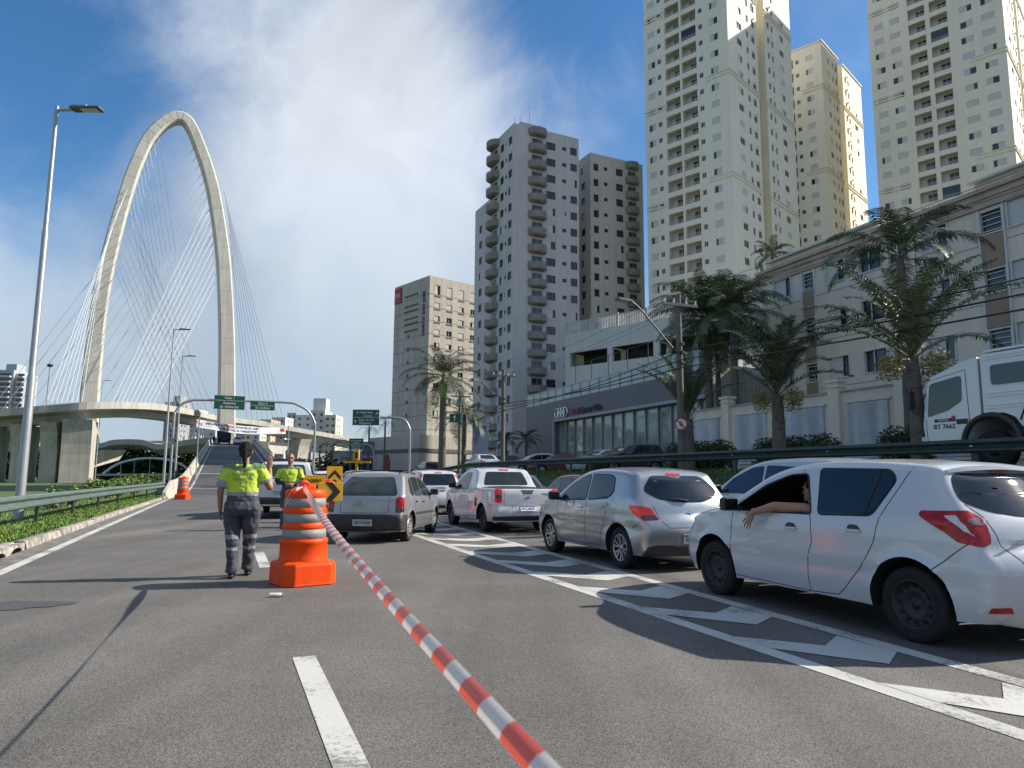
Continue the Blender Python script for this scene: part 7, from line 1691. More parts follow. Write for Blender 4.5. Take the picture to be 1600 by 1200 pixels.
# red flag banner by the hotel
b = PY(604, 742, 118); b.z = 0; t = thing('feather_flag', 'red feather flag standing by the hotel forecourt', 'flag', b); m = MB(); m.prism([(-.5, .4), (.55, .5), (.6, 3.6), (.35, 4.6), (-.1, 4.9), (-.4, 4.2)], -.03, .03, 0, ax=(Vector((1, 0, 0)), ZV, Vector((0, 1, 0)))); m.build('flag_cloth', mat('flag_red', (.28, .05, .05), .8), t); m = MB(); m.tube([(-.5, 0, 0), (-.5, 0, 4.3), (-.1, 0, 4.95)], .03, 6); m.build('pole', M_GALVD, t)
# avenue railings and low fence beyond the ramp's right side
t = thing('railing', 'low pale railing beside the ramp foot on the right', 'railing', W(6.2, 62, 0), ROADROT); m = MB()
for k in range(46): m.box((0, k*1.1, .55), (.05, .05, 1.1))
for z in (.25, .7, 1.08): m.box((0, 24.7, z), (.04, 49.5, .05))
m.build('rail', mat('rail_pale', (.36, .37, .37), .6), t)
# litter on the lane
p = G(432, 933); lt = MB(); ax = (Vector((.99, .12, 0)), Vector((-.12, .99, 0)), ZV); lt.tube([(-.075, 0, .024), (.05, 0, .024), (.062, 0, .024)], [.023, .023, .012], 10); lt.tube([(.05, 0, .024), (.075, 0, .024)], .016, 10, 1); o = lt.build('crushed_bottle', [mat('litter_white', (.6, .6, .56), .5, var=.2, scale=40), M_GALV]); o.location = p; o.rotation_euler = (0, 0, .1); tag(o, 'small whitish crushed bottle lying just in front of the nearest barrel', 'litter')
# ---- barrier tape
def tape():
    top = bpos+Vector((-.02, .0, 1.19)); e1 = EYEP+ray(862, 1200)*(.82/ray(862, 1200).y); d = e1-top; o = top; t = thing('barrier_tape', 'red and white striped barrier tape stretched from the nearest barrel to the camera', 'barrier tape', o); n = 330; vs = []; fs = []; ms = []; e2 = e1+d*.045; d2 = e2-top; L_ = d2.length; dn = d2.normalized()
    m = MB(); up0 = Vector((-.35, -.55, .75)).normalized()
    for i in range(n+1):
        k = i/n; p = d2*k+Vector((0, 0, -.07*4*k*(1-k)))
        tw = .75*math.exp(-((k-.10)/.09)**2)+.25*math.sin(k*9); up = (Matrix.Rotation(tw, 3, dn)@up0); sd_ = dn.cross(up).normalized(); w = (.040-.0245*min(1, k*1.12))*(1-.45*math.exp(-(k/.012)**2))
        nn = sd_.cross(dn)
        for j in (-1, -.4, .4, 1): vs.append(p+sd_*w*j+nn*(.006*(1-j*j)))
    for i in range(n):
        s = i/n*L_; mi = int(s/.112) % 2
        for j in range(3): m.f.append([i*4+j, i*4+j+1, i*4+5+j, i*4+4+j]); m.m.append(mi); m.sm.append(True)
    m.v = [tuple(v) for v in vs]
    mr, mw = mat('tape_red', (.86, .10, .055), .35, var=.06, scale=12, trans=.0, coat=.3), mat('tape_white', (.78, .70, .66), .35, var=.06, scale=12, coat=.3)
    for q in (mr, mw):
        nt = q.node_tree; b = nt.nodes['Principled BSDF']; tr = N(nt, 'ShaderNodeBsdfTranslucent'); src = b.inputs['Base Color'].links[0].from_socket; nt.links.new(src, tr.inputs[0]); mx = N(nt, 'ShaderNodeMixShader', inp={0: .35}); nt.links.new(b.outputs[0], mx.inputs[1]); nt.links.new(tr.outputs[0], mx.inputs[2]); nt.links.new(mx.outputs[0], nt.nodes['Material Output'].inputs[0])
    m.build('tape_band', [mw, mr], t)
    # loose loop and knot
    lp = MB(); P = catmull([(0, 0, 0), (-.06, -.26, -.03), (-.13, -.30, -.14), (-.19, -.31, -.25), (-.175, -.32, -.27), (-.10, -.315, -.16), (-.02, -.28, -.04), (0, -.02, .01)], 8)
    vs = []; 
    for i, p in enumerate(P): s = Vector((.3, 0, 1)).normalized()*.012; vs += [p-s, p+s]
    for i in range(len(P)-1): lp.f.append([2*i, 2*i+1, 2*i+3, 2*i+2]); lp.m.append((i//6) % 2); lp.sm.append(True)
    lp.v = [tuple(v) for v in vs]; lp.build('loose_end', [mw, mr], t)
    kn = MB(); kn.tube(catmull([(-.05, -.02, -.03), (-.02, -.06, .05), (.03, -.02, .06), (.05, .02, .0), (0, .04, -.03), (-.04, .0, .03), (.02, -.05, .02)], 5), .022, 8); kn.build('knot', [mr], t)
tape()
# ================================================================== PEOPLE
M_SKIN = mat('skin_brown', (.30, .155, .095), .55, var=.1, scale=9, bump=.05, bscale=120, subs=.12); M_SKIN2 = mat('skin_tan', (.36, .19, .12), .55, var=.1, scale=9, bump=.05, bscale=120, subs=.12)
M_HAIR = mat('hair_black', (.009, .007, .006), .62, spec=.2, var=.4, scale=30, bump=.5, bscale=90, stretch=(1, 1, .15))
M_HIVIS = mat('hivis_yellow', (.44, .60, .05), .8, var=.06, scale=5, bump=.7, bscale=14); M_UGREY = mat('uniform_grey', (.115, .118, .125), .85, var=.14, scale=9, bump=.5, bscale=22); M_UGREEN = mat('shoulder_green', (.13, .20, .10), .8, var=.1, scale=9, bump=.4, bscale=22)
M_TROU = mat('trousers_grey', (.055, .059, .072), .88, var=.08, scale=5, bump=.6, bscale=15); M_BAND = mat('cloth_reflective', (.24, .25, .27), .5, var=.12, scale=20); M_BOOT = mat('boot_black', (.01, .01, .011), .4); M_BLSL = mat('sleeve_black', (.016, .017, .02), .8, var=.2, scale=8, bump=.4)
M_CUFF = mat('cuff_silver', (.24, .25, .255), .6, var=.12, scale=20)
def ell(m, c, r, ax=None, n=14):
    c = Vector(c); vs = []; A = ax or (Vector((1, 0, 0)), Vector((0, 1, 0)), Vector((0, 0, 1)))
    for i in range(n+1):
        th = math.pi*i/n
        for k in range(n): q = 2*math.pi*k/n; vs.append(c+A[0]*(r[0]*math.sin(th)*math.cos(q))+A[1]*(r[1]*math.sin(th)*math.sin(q))+A[2]*(r[2]*math.cos(th)))
    m.add(vs, [(i*n+k, (i+1)*n+k, (i+1)*n+(k+1) % n, i*n+(k+1) % n) for i in range(n) for k in range(n)])
def cone(m, a, ra, b, rb, fl=1., n=14):
    """tapered limb segment with round ends"""
    a, b = Vector(a), Vector(b); ell(m, a, (ra, ra, ra), n=10); ell(m, b, (rb, rb, rb), n=10); m.tube([a, b], [ra, rb], n)
def chain(m, pts):
    for (a, ra), (b, rb) in zip(pts, pts[1:]): cone(m, a, ra, b, rb)
def stack(m, rows, n=24):
    """torso from ellipses (z, half-width, half-depth, cx, cy)"""
    vs = []
    for z, rx_, ry_, cx, cy in rows:
        for k in range(n):
            q = 2*math.pi*k/n; c, s = math.cos(q), math.sin(q); e = .85; vs.append((cx+rx_*math.copysign(abs(c)**e, c), cy+ry_*math.copysign(abs(s)**e, s), z))
    L_ = len(rows); m.add(vs, [(i*n+k, i*n+(k+1) % n, (i+1)*n+(k+1) % n, (i+1)*n+k) for i in range(L_-1) for k in range(n)]+[tuple(range(n-1, -1, -1)), tuple((L_-1)*n+k for k in range(n))])
def fuse(m, name, mats, parent, vox=.011, sm=6, pick=None, wrinkle=0., wsize=.08):
    """weld overlapping volumes into one continuous skin"""
    o = m.build(name, mats, None); a = o.modifiers.new('r', 'REMESH'); a.mode = 'VOXEL'; a.voxel_size = vox; a.use_smooth_shade = True
    b = o.modifiers.new('s', 'SMOOTH'); b.iterations = sm; b.factor = .5
    if wrinkle:
        tx = bpy.data.textures.new('w', 'CLOUDS'); tx.noise_scale = wsize; tx.noise_depth = 2; d = o.modifiers.new('d', 'DISPLACE'); d.texture = tx; d.strength = wrinkle; d.mid_level = .5; d.texture_coords = 'GLOBAL'
    dg = bpy.context.evaluated_depsgraph_get(); me = bpy.data.meshes.new_from_object(o.evaluated_get(dg)); o.modifiers.clear(); o.data = me
    for mt in list(me.materials)[:0]: pass
    while len(me.materials) < len(mats): me.materials.append(mats[len(me.materials)])
    for i, mt in enumerate(mats): me.materials[i] = mt
    for p in me.polygons:
        p.use_smooth = True; p.material_index = pick(p.center, p.normal) if pick else 0
    o.parent = parent; return o
def finger(m, base, dirs, lens, r):
    p = Vector(base)
    for i, (d, l) in enumerate(zip(dirs, lens)):
        q = p+Vector(d).normalized()*l; cone(m, p, r*(1-.12*i), q, r*(1-.12*(i+1)), n=8); p = q
def hand(m, wrist, fwd, palm_n, side, size=1., curl=.3, spread=.12):
    """palm with four unequal bent fingers and a side thumb; fwd towards the finger tips, palm_n out of the palm, side towards the thumb"""
    f, pn = Vector(fwd).normalized(), Vector(palm_n).normalized(); s = Vector(side).normalized(); k = size; w = Vector(wrist)
    ell(m, w+f*.05*k, (.043*k, .058*k, .017*k), (s, f, pn), 12); cone(m, w-f*.02*k, .026*k, w+f*.025*k, .024*k)
    for i, (x, l, r) in enumerate(((.030, .074, .0095), (.010, .082, .0098), (-.011, .076, .0093), (-.030, .058, .0083))):
        b = w+f*(.088-.006*abs(i-1))*k+s*x*k; sp = s*(x*9*spread)
        d0 = f+sp-pn*0+pn*curl*.35; d1 = f+sp*.6+pn*curl*1.0; d2 = f+sp*.3+pn*curl*1.7
        finger(m, b, (d0, d1, d2), (l*.45*k, l*.32*k, l*.25*k), r*k)
    finger(m, w+f*.03*k+s*.034*k, (s*.9+f*.55+pn*.25, s*.4+f*.9+pn*.3), (.038*k, .034*k), .0112*k)
def face(m, c, k, fw=Vector((0, -1, 0))):
    """nose, brow, lips, ears and chin on a head at c looking along fw"""
    r = fw.cross(ZV).normalized(); P = lambda a, b, e: Vector(c)+r*a*k+fw*b*k+ZV*e*k
    cone(m, P(0, .088, .015), .010*k, P(0, .112, -.024), .014*k); ell(m, P(0, .085, .032), (.055*k, .016*k, .012*k)); ell(m, P(0, .094, -.055), (.025*k, .010*k, .006*k)); ell(m, P(0, .094, -.066), (.022*k, .010*k, .006*k)); ell(m, P(0, .080, -.092), (.028*k, .022*k, .020*k))
    for sg in (-1, 1): ell(m, P(sg*.082, -.005, -.008), (.010*k, .020*k, .032*k), (r, fw, ZV), 10)
def head(m, c, k=1., fw=Vector((0, -1, 0))):
    r = fw.cross(ZV).normalized(); A = (r, fw, ZV); ell(m, Vector(c)+ZV*.03*k-fw*.008*k, (.078*k, .098*k, .092*k), A, 18); ell(m, Vector(c)-ZV*.035*k+fw*.012*k, (.064*k, .078*k, .082*k), A, 16); face(m, c, k, fw)
def agent_walking():
    feet = W(.24, 10.3, .012); t = thing('person', 'woman in yellow and grey uniform seen from behind, right hand raised beside her head', 'person', feet, ROADROT*.6); k = 1.0
    b = MB(); hc = Vector((0, .03, 1.645)); head(b, hc, 1.02, Vector((0, 1, 0))); cone(b, (0, .02, 1.43), .062, (0, .03, 1.56), .052)
    stack(b, [(.90, .15, .10, 0, 0), (1.1, .13, .09, 0, 0), (1.38, .15, .09, 0, 0), (1.44, .08, .06, 0, .01)])
    LA = [((-.205, 0, 1.40), .052), ((-.285, -.03, 1.13), .045), ((-.285, .03, .90), .030)]; RA = [((.205, 0, 1.40), .052), ((.335, .02, 1.165), .045), ((.315, .10, 1.40), .029)]
    chain(b, LA); chain(b, RA); cone(b, (-.14, 0, 1.42), .06, (-.205, 0, 1.40), .055); cone(b, (.14, 0, 1.42), .06, (.205, 0, 1.40), .055)
    hand(b, (-.285, .035, .88), (.02, .12, -1), (.9, .1, 0), (.1, 1, 0), 1., .35); hand(b, (.313, .105, 1.425), (-.03, .05, 1), (0, 1, .05), (-1, 0, 0), 1.05, .12, .22)
    for sx, kn, an in ((-1, (-.095, -.03, .50), (-.075, -.12, .10)), (1, (.10, .08, .51), (.085, .16, .10))): chain(b, [((sx*.10, 0, .90), .085), (kn, .055), (an, .04)])
    fuse(b, 'body', [M_SKIN], t, .0065, 3)
    s = MB(); stack(s, [(.955, .205, .150, 0, 0), (1.02, .205, .148, 0, 0), (1.12, .195, .138, 0, 0), (1.22, .198, .138, 0, 0), (1.33, .205, .135, 0, 0), (1.40, .20, .115, 0, 0), (1.445, .14, .09, 0, .005), (1.47, .085, .07, 0, .01)])
    for A_, e in ((LA, .78), (RA, .62)):
        p0, p1 = Vector(A_[0][0]), Vector(A_[1][0]); q = p0.lerp(p1, e+.08); cone(s, (p0.x*.62, 0, 1.41), .082, p0, .084); s.tube([p0, p0.lerp(p1, .5), q], [.078, .077, .082], 16)
    def pk(c, n):
        if c.z < 1.055 and abs(c.x) < .235: return 1
        if abs(c.x) > .205:
            p1 = Vector((-.285, -.03, 1.13)) if c.x < 0 else Vector((.335, .02, 1.165)); p0 = Vector((-.205 if c.x < 0 else .205, 0, 1.40)); f = (c-p0).dot(p1-p0)/(p1-p0).length_squared
            return 3 if f > .55 else (2 if c.z > 1.415 or (c.x < 0 and n.x < -.8) else 0)
        return 2 if c.z > 1.375+.05*(abs(c.x)/.2)**2 and c.z < 1.44 else (2 if c.z >= 1.43 and abs(c.x) > .1 else 0) if c.z > 1.1 else 3
    so_ = fuse(s, 'shirt', [M_HIVIS, M_TROU, M_UGREEN, M_CUFF], t, .009, 5, pk, .03, .09)
    bv = BVHTree.FromPolygons([v.co for v in so_.data.vertices], [list(p.vertices) for p in so_.data.polygons]); L2 = MB()
    for tx, zc, sz in (('AGENTE DE', 1.335, .055), ('TRÂNSITO', 1.275, .055)):
        tm = MB(); text_mesh(tx, sz, tm, (0, 0, zc), (Vector((1, 0, 0)), ZV, Vector((0, -1, 0))), 0, .001, bold=.015); vs = []
        for v in tm.v: h = bv.ray_cast(Vector((v[0], -1, v[2])), Vector((0, 1, 0))); vs.append(h[0]+Vector((0, -.004, 0)) if h[0] else Vector((v[0], -.15, v[2])))
        L2.add(vs, tm.f)
    L2.build('back_lettering', mat('lettering_grey', (.24, .34, .18), .6), so_)
    r = MB(); stack(r, [(.80, .215, .150, 0, -.015), (.88, .243, .172, 0, -.03), (.95, .228, .158, 0, -.015), (1.0, .195, .14, 0, 0), (1.03, .19, .138, 0, 0)])
    for sx, kn, an in ((-1, (-.095, -.03, .50), (-.075, -.12, .12)), (1, (.10, .08, .51), (.085, .165, .12))): chain(r, [((sx*.118, -.01, .86), .126), ((sx*.115, .01, .68), .112), (kn, .090), ((Vector(kn)+Vector(an))/2, .078), (an, .070)]); r.tube([Vector(an)+ZV*.03, Vector(an)-ZV*.05], [.072, .082], 14)
    def pt(c, n): 
        return 1 if (.49 < c.z < .545 or .345 < c.z < .385) and abs(c.x) > .02 else 0
    to = fuse(r, 'trousers', [M_TROU, M_BAND], t, .010, 4, pt, .036, .10)
    bl = MB(); bl.tube([Vector((.192*math.cos(q), .14*math.sin(q), .985)) for q in [2*math.pi*i/24 for i in range(25)]], .014, 6, caps=False); bl.build('belt', M_BOOT, to)
    for sx, an, pit in ((-1, (-.078, -.12), .0), (1, (.088, .165), .0)):
        f = MB(); ell(f, (an[0], an[1]+.06, .045), (.048, .135, .042)); ell(f, (an[0], an[1]-.02, .07), (.045, .06, .06)); f.box((an[0], an[1]+.05, .012), (.085, .26, .022)); fuse(f, 'boot', [M_BOOT], t, .008, 3)
    h = MB(); ell(h, hc+Vector((0, -.018, .042)), (.094, .105, .096), n=20); ell(h, hc+Vector((0, -.085, .035)), (.06, .045, .06)); chain(h, [(hc+Vector((0, -.10, .0)), .045), (hc+Vector((.004, -.115, -.08)), .034), (hc+Vector((.012, -.12, -.17)), .026), (hc+Vector((.016, -.12, -.23)), .014)]); ell(h, hc+Vector((0, -.06, -.03)), (.075, .05, .06)); ho = fuse(h, 'hair', [M_HAIR], t, .006, 2, None, .012, .02)
    tie = MB(); tie.tube([hc+Vector((.044*math.cos(q)+.002, -.105, .0+.044*math.sin(q)-.03)) for q in [2*math.pi*i/14 for i in range(15)]], .006, 5, caps=False); 
agent_walking()
def agent_standing():
    feet = W(1.50, 18.6, .012); fwd = (EYEP-feet); fwd.z = 0; ang = math.atan2(fwd.y, fwd.x)+math.pi/2; t = thing('person', 'bearded man in yellow and dark uniform facing the camera, hands joined before him', 'person', feet, ang); F = Vector((0, -1, 0))
    b = MB(); hc = Vector((0, -.02, 1.735)); head(b, hc, 1.06, F); cone(b, (0, 0, 1.50), .066, (0, -.01, 1.65), .06); stack(b, [(.98, .15, .10, 0, 0), (1.2, .15, .10, 0, 0), (1.46, .17, .095, 0, 0), (1.52, .09, .06, 0, 0)])
    A = {}
    for sx in (-1, 1):
        A[sx] = [((sx*.215, 0, 1.46), .056), ((sx*.30, -.02, 1.19), .047), ((sx*.075, -.24, 1.11), .031)]; chain(b, A[sx]); cone(b, (sx*.12, 0, 1.47), .06, (sx*.215, 0, 1.46), .058)
        hand(b, (sx*.065, -.25, 1.105), (-sx*.85, -.25, -.3), (0, .9, -.3), (0, -.2, 1), 1.05, .6); chain(b, [((sx*.10, 0, .95), .085), ((sx*.115, -.02, .52), .056), ((sx*.12, 0, .11), .042)])
    fuse(b, 'body', [M_SKIN2], t, .0075, 3)
    s = MB(); stack(s, [(1.0, .18, .13, 0, 0), (1.12, .178, .13, 0, 0), (1.25, .185, .132, 0, -.005), (1.38, .205, .135, 0, -.005), (1.46, .205, .115, 0, 0), (1.50, .14, .09, 0, 0), (1.535, .08, .07, 0, 0)])
    for sx in (-1, 1): p0, p1 = Vector(A[sx][0][0]), Vector(A[sx][1][0]); cone(s, (sx*.15, 0, 1.465), .08, p0, .08); s.tube([p0, p0.lerp(p1, .5), p0.lerp(p1, .8)], [.08, .078, .08], 16)
    so_ = fuse(s, 'shirt', [M_HIVIS, M_UGREEN, M_TROU], t, .010, 5, lambda c, n: 2 if c.z < 1.17 and abs(c.x) < .2 else 1 if c.z > 1.47 else 0, .025, .09)
    for sx in (-1, 1):
        v = MB(); p0, p1, p2 = [Vector(q[0]) for q in A[sx]]; chain(v, [(p0.lerp(p1, .72), .066), (p1, .058), (p1.lerp(p2, .9), .040)]); fuse(v, 'sleeve', [M_BLSL], t, .010, 3, None, .012, .05)
    r = MB(); stack(r, [(.86, .185, .13, 0, 0), (.95, .19, .14, 0, 0), (1.04, .175, .13, 0, 0), (1.07, .17, .128, 0, 0)])
    for sx in (-1, 1): chain(r, [((sx*.10, 0, .90), .108), ((sx*.112, -.02, .52), .082), ((sx*.12, 0, .14), .066)]); r.tube([Vector((sx*.12, 0, .16)), Vector((sx*.12, 0, .06))], [.068, .078], 12)
    fuse(r, 'trousers', [M_TROU, M_BAND], t, .011, 4, lambda c, n: 1 if .46 < c.z < .51 else 0, .03, .09)
    for sx in (-1, 1): f = MB(); ell(f, (sx*.125, -.06, .045), (.052, .14, .044)); ell(f, (sx*.12, .02, .07), (.05, .06, .06)); fuse(f, 'boot', [M_BOOT], t, .009, 3)
    h = MB(); ell(h, hc+Vector((0, .028, .052)), (.088, .095, .088), n=18); fuse(h, 'hair', [M_HAIR], t, .008, 2)
    h = MB(); ell(h, hc+Vector((0, -.062, -.085)), (.060, .038, .034)); ell(h, hc+Vector((0, -.098, -.046)), (.032, .012, .006)); fuse(h, 'beard', [M_HAIR], t, .006, 2)
    g = MB()
    for sx in (-1, 1): ell(g, hc+Vector((sx*.034, -.102, .012)), (.028, .010, .018)); g.tube([hc+Vector((sx*.06, -.09, .014)), hc+Vector((sx*.088, 0, .008))], .004, 5)
    g.tube([hc+Vector((-.012, -.11, .016)), hc+Vector((.012, -.11, .016))], .004, 5); g.build('sunglasses', M_GLASS, t)
agent_standing()
def driver():
    t = thing('person', 'driver with his bare left arm hanging out of the nearest white hatchback', 'person', sand.location, sand.rotation_euler[2]); b = MB(); hc = Vector((2.05, .50, 1.22)); head(b, hc, 1.02, Vector((1, .12, 0)).normalized()); cone(b, (1.96, .46, 1.0), .06, hc-ZV*.1, .055); stack(b, [(.55, .12, .17, 1.78, .42), (.9, .12, .17, 1.80, .42), (1.0, .10, .18, 1.83, .42)])
    chain(b, [((1.66, .60, .98), .056), ((1.90, .77, 1.05), .052), ((2.20, .885, 1.055), .050), ((2.44, .955, .985), .033)]); hand(b, (2.445, .957, .98), (.62, .06, -.78), (-.1, -.95, -.1), (.78, -.05, .62), 1.25, .18, 1.6)
    chain(b, [((1.68, .25, .98), .05), ((1.92, .22, .85), .044), ((2.2, .35, .95), .03)]); fuse(b, 'body', [M_SKIN2], t, .0048, 2)
    s = MB(); stack(s, [(.5, .14, .2, 1.76, .42), (.9, .14, .2, 1.78, .42), (1.02, .12, .2, 1.82, .42), (1.05, .06, .1, 1.86, .42)]); chain(s, [((1.76, .58, .98), .08), ((1.93, .76, 1.045), .068)]); fuse(s, 'shirt', [mat('shirt_navy', (.02, .015, .09), .85, var=.15, scale=8, bump=.4)], t, .009, 4)
    h = MB(); ell(h, hc+Vector((-.025, 0, .045)), (.092, .088, .082), n=16); fuse(h, 'hair', [M_HAIR], t, .008, 2)
driver()
def tiny():
    t = thing('person', 'tiny dark figure standing at the top left of the ramp', 'person', W(-2.3, 146, rz_(146))); b = MB(); stack(b, [(.85, .17, .12, 0, 0), (1.3, .21, .12, 0, 0), (1.45, .15, .1, 0, 0)]); head(b, Vector((0, 0, 1.65)), 1.1); cone(b, (0, 0, 1.4), .07, (0, 0, 1.58), .06)
    for sx in (-1, 1): chain(b, [((sx*.1, 0, .9), .09), ((sx*.11, 0, .5), .06), ((sx*.11, 0, .08), .05)]); chain(b, [((sx*.2, 0, 1.4), .06), ((sx*.26, 0, 1.1), .05), ((sx*.25, -.05, .85), .04)])
    fuse(b, 'body', [M_BLSL], t, .03, 2)
tiny()
# ================================================================== TRUCK, PARKED CARS, FAR TRAFFIC
def truck():
    """forward-control cab with ribbed crew box behind, seen from its left side; local +x is the front"""
    p = PS(1442, 700, 18.0); yaw = YAW; s_, t_ = ST(p); t = thing('truck', 'white flat-fronted truck with crew box parked above the guardrail', 'truck', W(18.0, t_-.95, 1.56), yaw)
    Wd = 2.3; Mw = carpaint('truck_white', (.60, .61, .63)); R_ = lambda pl, r: [tuple(v) for v in roundpoly(pl, r, 4)]; ax = (Vector((1, 0, 0)), ZV, Vector((0, 1, 0)))
    cab = [(-1.56, 1.36), (-1.38, 1.22), (-1.2, 1.0), (-1.1, .66), (-.08, .60, .12), (-.02, 1.2), (-.06, 1.55), (-.20, 2.36), (-.32, 2.52), (-1.3, 2.86), (-1.56, 2.88)]
    m = MB(); m.prism(R_(cab, .05), -Wd/2, Wd/2, 0, ax=ax); o = m.build('cab', [Mw], t, fix=True); b = o.modifiers.new('b', 'BEVEL'); b.width = .05; b.segments = 3; b.limit_method = 'ANGLE'; b.angle_limit = rad(50)
    for sg in (1, -1):
        y = sg*(Wd/2+.003); A = (Vector((1, 0, 0)), ZV, Vector((0, sg, 0)))
        w = MB(); w.prism(R_([(-.16, 1.44), (-.26, 2.28), (-.32, 2.34), (-1.08, 2.46), (-1.13, 2.40), (-1.10, 1.80), (-.72, 1.58)], .06), 0, .012, 0, ax=A, o=(0, y, 0)); w.build('side_window', M_GLASS, t)
        d = MB()
        for a, c in (((-.13, .65), (-.1, 1.4)), ((-1.27, 1.15), (-1.24, 2.6)), ((-1.24, 2.6), (-.24, 2.42))): d.tube([(a[0], y, a[1]), (c[0], y, c[1])], .007, 4)
        d.build('door_gap', M_GAP, t)
        h = MB(); h.box((-1.08, y+sg*.015, 1.27), (.28, .03, .13), 0, bev=.012); h.build('door_handle', M_PLAST, t)
        mr = MB(); mr.tube([(-.1, y, 2.3), (.12, y+sg*.2, 2.25), (.12, y+sg*.2, 1.6), (-.05, y, 1.45)], .018, 6); mr.box((.12, y+sg*.22, 1.92), (.1, .2, .5), 0, bev=.03); mr.build('mirror', M_PLAST, t)
        ar = MB(); P = [Vector((-1.76+.68*math.cos(q), sg*(Wd/2-.02), .70+.68*math.sin(q))) for q in [math.pi*i/16*1.06-.1 for i in range(17)]]; ar.tube(P, .075, 8); ar.build('wheel_arch', M_PLAST, t)
    f = MB(); f.prism([(-1.0, 1.38), (1.0, 1.38), (.95, 2.35), (-.95, 2.35)], 0, .02, 0, ax=(Vector((0, 1, 0)), Vector((-.2, 0, .98)).normalized(), Vector((.98, 0, .2))), o=(.25, 0, .02)); f.build('windscreen', M_GLASSG, t)
    n = MB(); n.box((.0, 0, .72), (.22, 2.24, .42), 0, bev=.06); n.box((.1, 0, .98), (.05, 1.5, .14), 1, bev=.01); n.build('front_bumper', [M_WHITE, M_PLAST], t)
    l = MB(); y = Wd/2+.006; A = (Vector((-1, 0, 0)), ZV, Vector((0, 1, 0))); l.box((-.62, y, 1.33), (.56, .085, .006), 1, ax=(Vector((1, 0, 0)), ZV, Vector((0, 1, 0)))); text_mesh('SIMPRESS', .075, l, Vector((-.58, y+.005, 1.33)), A, 3, .003, bold=.01); l.add([Vector((-.86, y+.008, 1.45)), Vector((-.79, y+.008, 1.38)), Vector((-.86, y+.008, 1.31)), Vector((-.93, y+.008, 1.38))], [(0, 1, 2, 3)], 2); text_mesh('BT 7662', .17, l, Vector((-.60, y, 1.16)), A, 1, .004, bold=.015); l.build('door_lettering', [M_SIGNW, M_BLK, mat('logo_red', (.35, .03, .05), .5), M_SIGNW], t)
    # crew box with pressed ribs
    c = MB(); c.prism(R_([(-6.4, 1.05), (-2.5, 1.05), (-2.35, 1.3), (-2.1, 1.42), (-1.62, 1.42), (-1.62, 2.92), (-6.4, 2.98)], .05), -Wd/2+.02, Wd/2-.02, 0, ax=ax); c.box((-4.0, 0, 3.0), (4.6, Wd-.1, .06), 0)
    for z in (2.85, 2.78, 1.92, 1.84, 1.62, 1.55): c.box((-4.0, Wd/2-.01, z), (4.6, .03, .022), 0)
    c.build('crew_box', Mw, t, fix=True)
    for k in range(4):
        w = MB(); w.prism(R_([(-1.86-k*1.0, 2.12), (-1.86-k*1.0, 2.62), (-2.7-k*1.0, 2.62), (-2.7-k*1.0, 2.12)], .09), Wd/2-.02, Wd/2+.006, 0, ax=(Vector((1, 0, 0)), ZV, Vector((0, 1, 0)))); w.build('box_window', M_GLASS, t)
    s = MB(); s.lathe([(.05, 0), (.36, .0), (.4, .05), (.4, .16), (.25, .18), (.001, .16)], 24, 0, (-3.0, Wd/2-.1, 1.1), axis=1); s.tube([(-2.9, Wd/2+.03, 2.2), (-2.5, Wd/2+.05, 1.2)], .02, 6); s.build('spare_wheel', M_TYRE, t)
    ch = MB(); ch.box((-3.4, 0, .72), (6.4, .9, .28)); ch.build('chassis', M_PLAST, t); fu = MB(); fu.box((-2.75, .8, .66), (.9, .5, .45), 0, bev=.1); fu.build('fuel_tank', M_GALV, t)
    for x in (-1.76, -5.0):
        for sg in (1, -1):
            w = MB(); w.lathe([(.26, -.13), (.44, -.14), (.49, -.1), (.5, 0), (.49, .1), (.44, .14), (.26, .13)], 28, 0, (x, sg*(Wd/2-.17), .5), axis=1); wo = w.build('wheel', M_TYRE, t)
            r = MB(); r.lathe([(.27, sg*.13), (.24, sg*.06), (.12, sg*.04), (.1, sg*.12), (.001, sg*.12)], 24, 0, (x, sg*(Wd/2-.17), .5), axis=1); r.build('rim', M_STEEL, wo)
    t.scale = (1, 1, .955)
    o = MB(); o.lathe([(.07, 0), (.07, .12), (.001, .15)], 12, 0, (-3.2, .4, 3.03)); o.build('beacon', mat('beacon_amber', (.5, .2, .01), .3), t)
    mk_ = MB(); mk_.box((-1.3, Wd/2+.03, 1.28), (.09, .02, .05)); mk_.build('side_marker', MATS['beacon_amber'], t)
truck()
PG = 'cars on the raised side street'
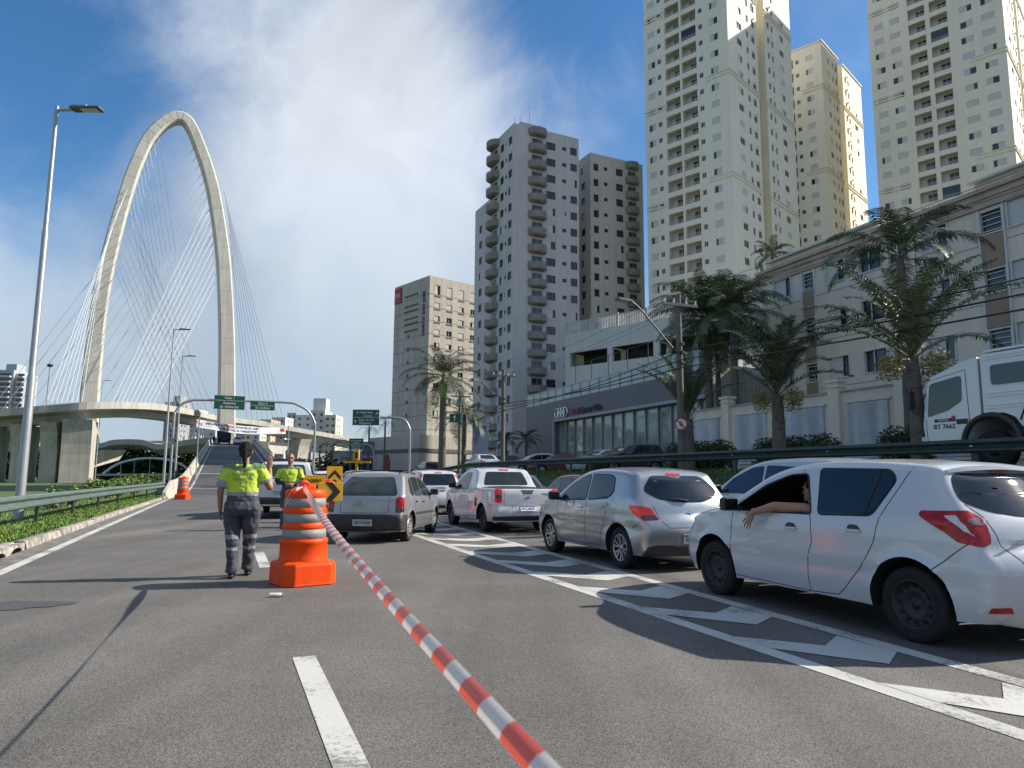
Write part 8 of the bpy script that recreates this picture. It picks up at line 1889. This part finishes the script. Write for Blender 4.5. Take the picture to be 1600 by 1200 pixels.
def side_car(sp, nm, label, u, s, yaw=YAW, z=1.57, cp=None, t_=None):
    p = PS(u, 735, s); tt = ST(p)[1] if t_ is None else t_; loc = W(s, tt, z if tt < 56 else max(.02, 1.57-(tt-56)*.052))
    if cp is not None: o = clone(cp, label, loc, yaw); o['group'] = PG; return o
    return make_car(sp, nm, label, loc, yaw, PG)[0]
ws = side_car(variant(SEDAN, paint=M_WHITE), 'saloon_car', 'white saloon with lit red tail lamps at the foot of the pale totem', 768, 18.4)
bs = side_car(variant(SUV, paint=M_BLACKP), 'suv_car', 'black off-roader left of the white saloon, beyond the royal palm', 678, 18.6)
side_car(None, None, 'white estate-like car side-on before the showroom glass', 872, 24.0, YAW+rad(85), cp=fit)
side_car(None, None, 'dark car parked left of the showroom entrance, only its roof in view', 815, 24.2, YAW+rad(70), cp=bs); side_car(variant(GOL, paint=M_RED), 'hatchback_car', 'red car parked behind the guardrail near the showroom', 905, 24.4, YAW+rad(80))
side_car(None, None, 'white-fronted car parked before the showroom porch', 985, 23.6, YAW+rad(95), cp=ws); side_car(None, None, 'black car parked right of the porch behind the guardrail', 1030, 23.8, YAW+rad(90), cp=bs)
# agents' pickup on the left lanes and far traffic
l2 = put(variant(L200, plate=(0, .78, 'GDK8B52')), 'pickup_truck', 'white agency pickup with dark bumper parked behind the two agents', 1.75, 24.2, rad(9))[0]
lb = MB(); lb.box((0, 0, .05), (.28, 1.2, .09), 0, bev=.03); o = lb.build('light_bar', [M_PLAST], l2); o.location = (2.6, 0, 1.80)
FG = 'distant traffic on the avenue'
for i, (s, t_, src, l, dy) in enumerate(((5.0, 38, fit, 'small white car just right of the agency pickup roof', .0), (7.0, 45, redc, 'dark red car far along the avenue', .0), (8.9, 50, bs, 'black off-roader far along the avenue', 0), (7.2, 36, ws, 'pale saloon ahead of the white hatchback with tall lamps', 0), (10.5, 62, spin, 'grey-blue carrier far along the avenue', 0), (8, 75, bs, 'black car farthest along the avenue', 0), (11, 80, fit, 'white car farthest along the avenue', 0), (6.6, 58, greyc, 'silver hatchback beside the ramp foot railing', 0))):
    o = clone(src, l, W(s, t_), YAW+dy); o['group'] = FG
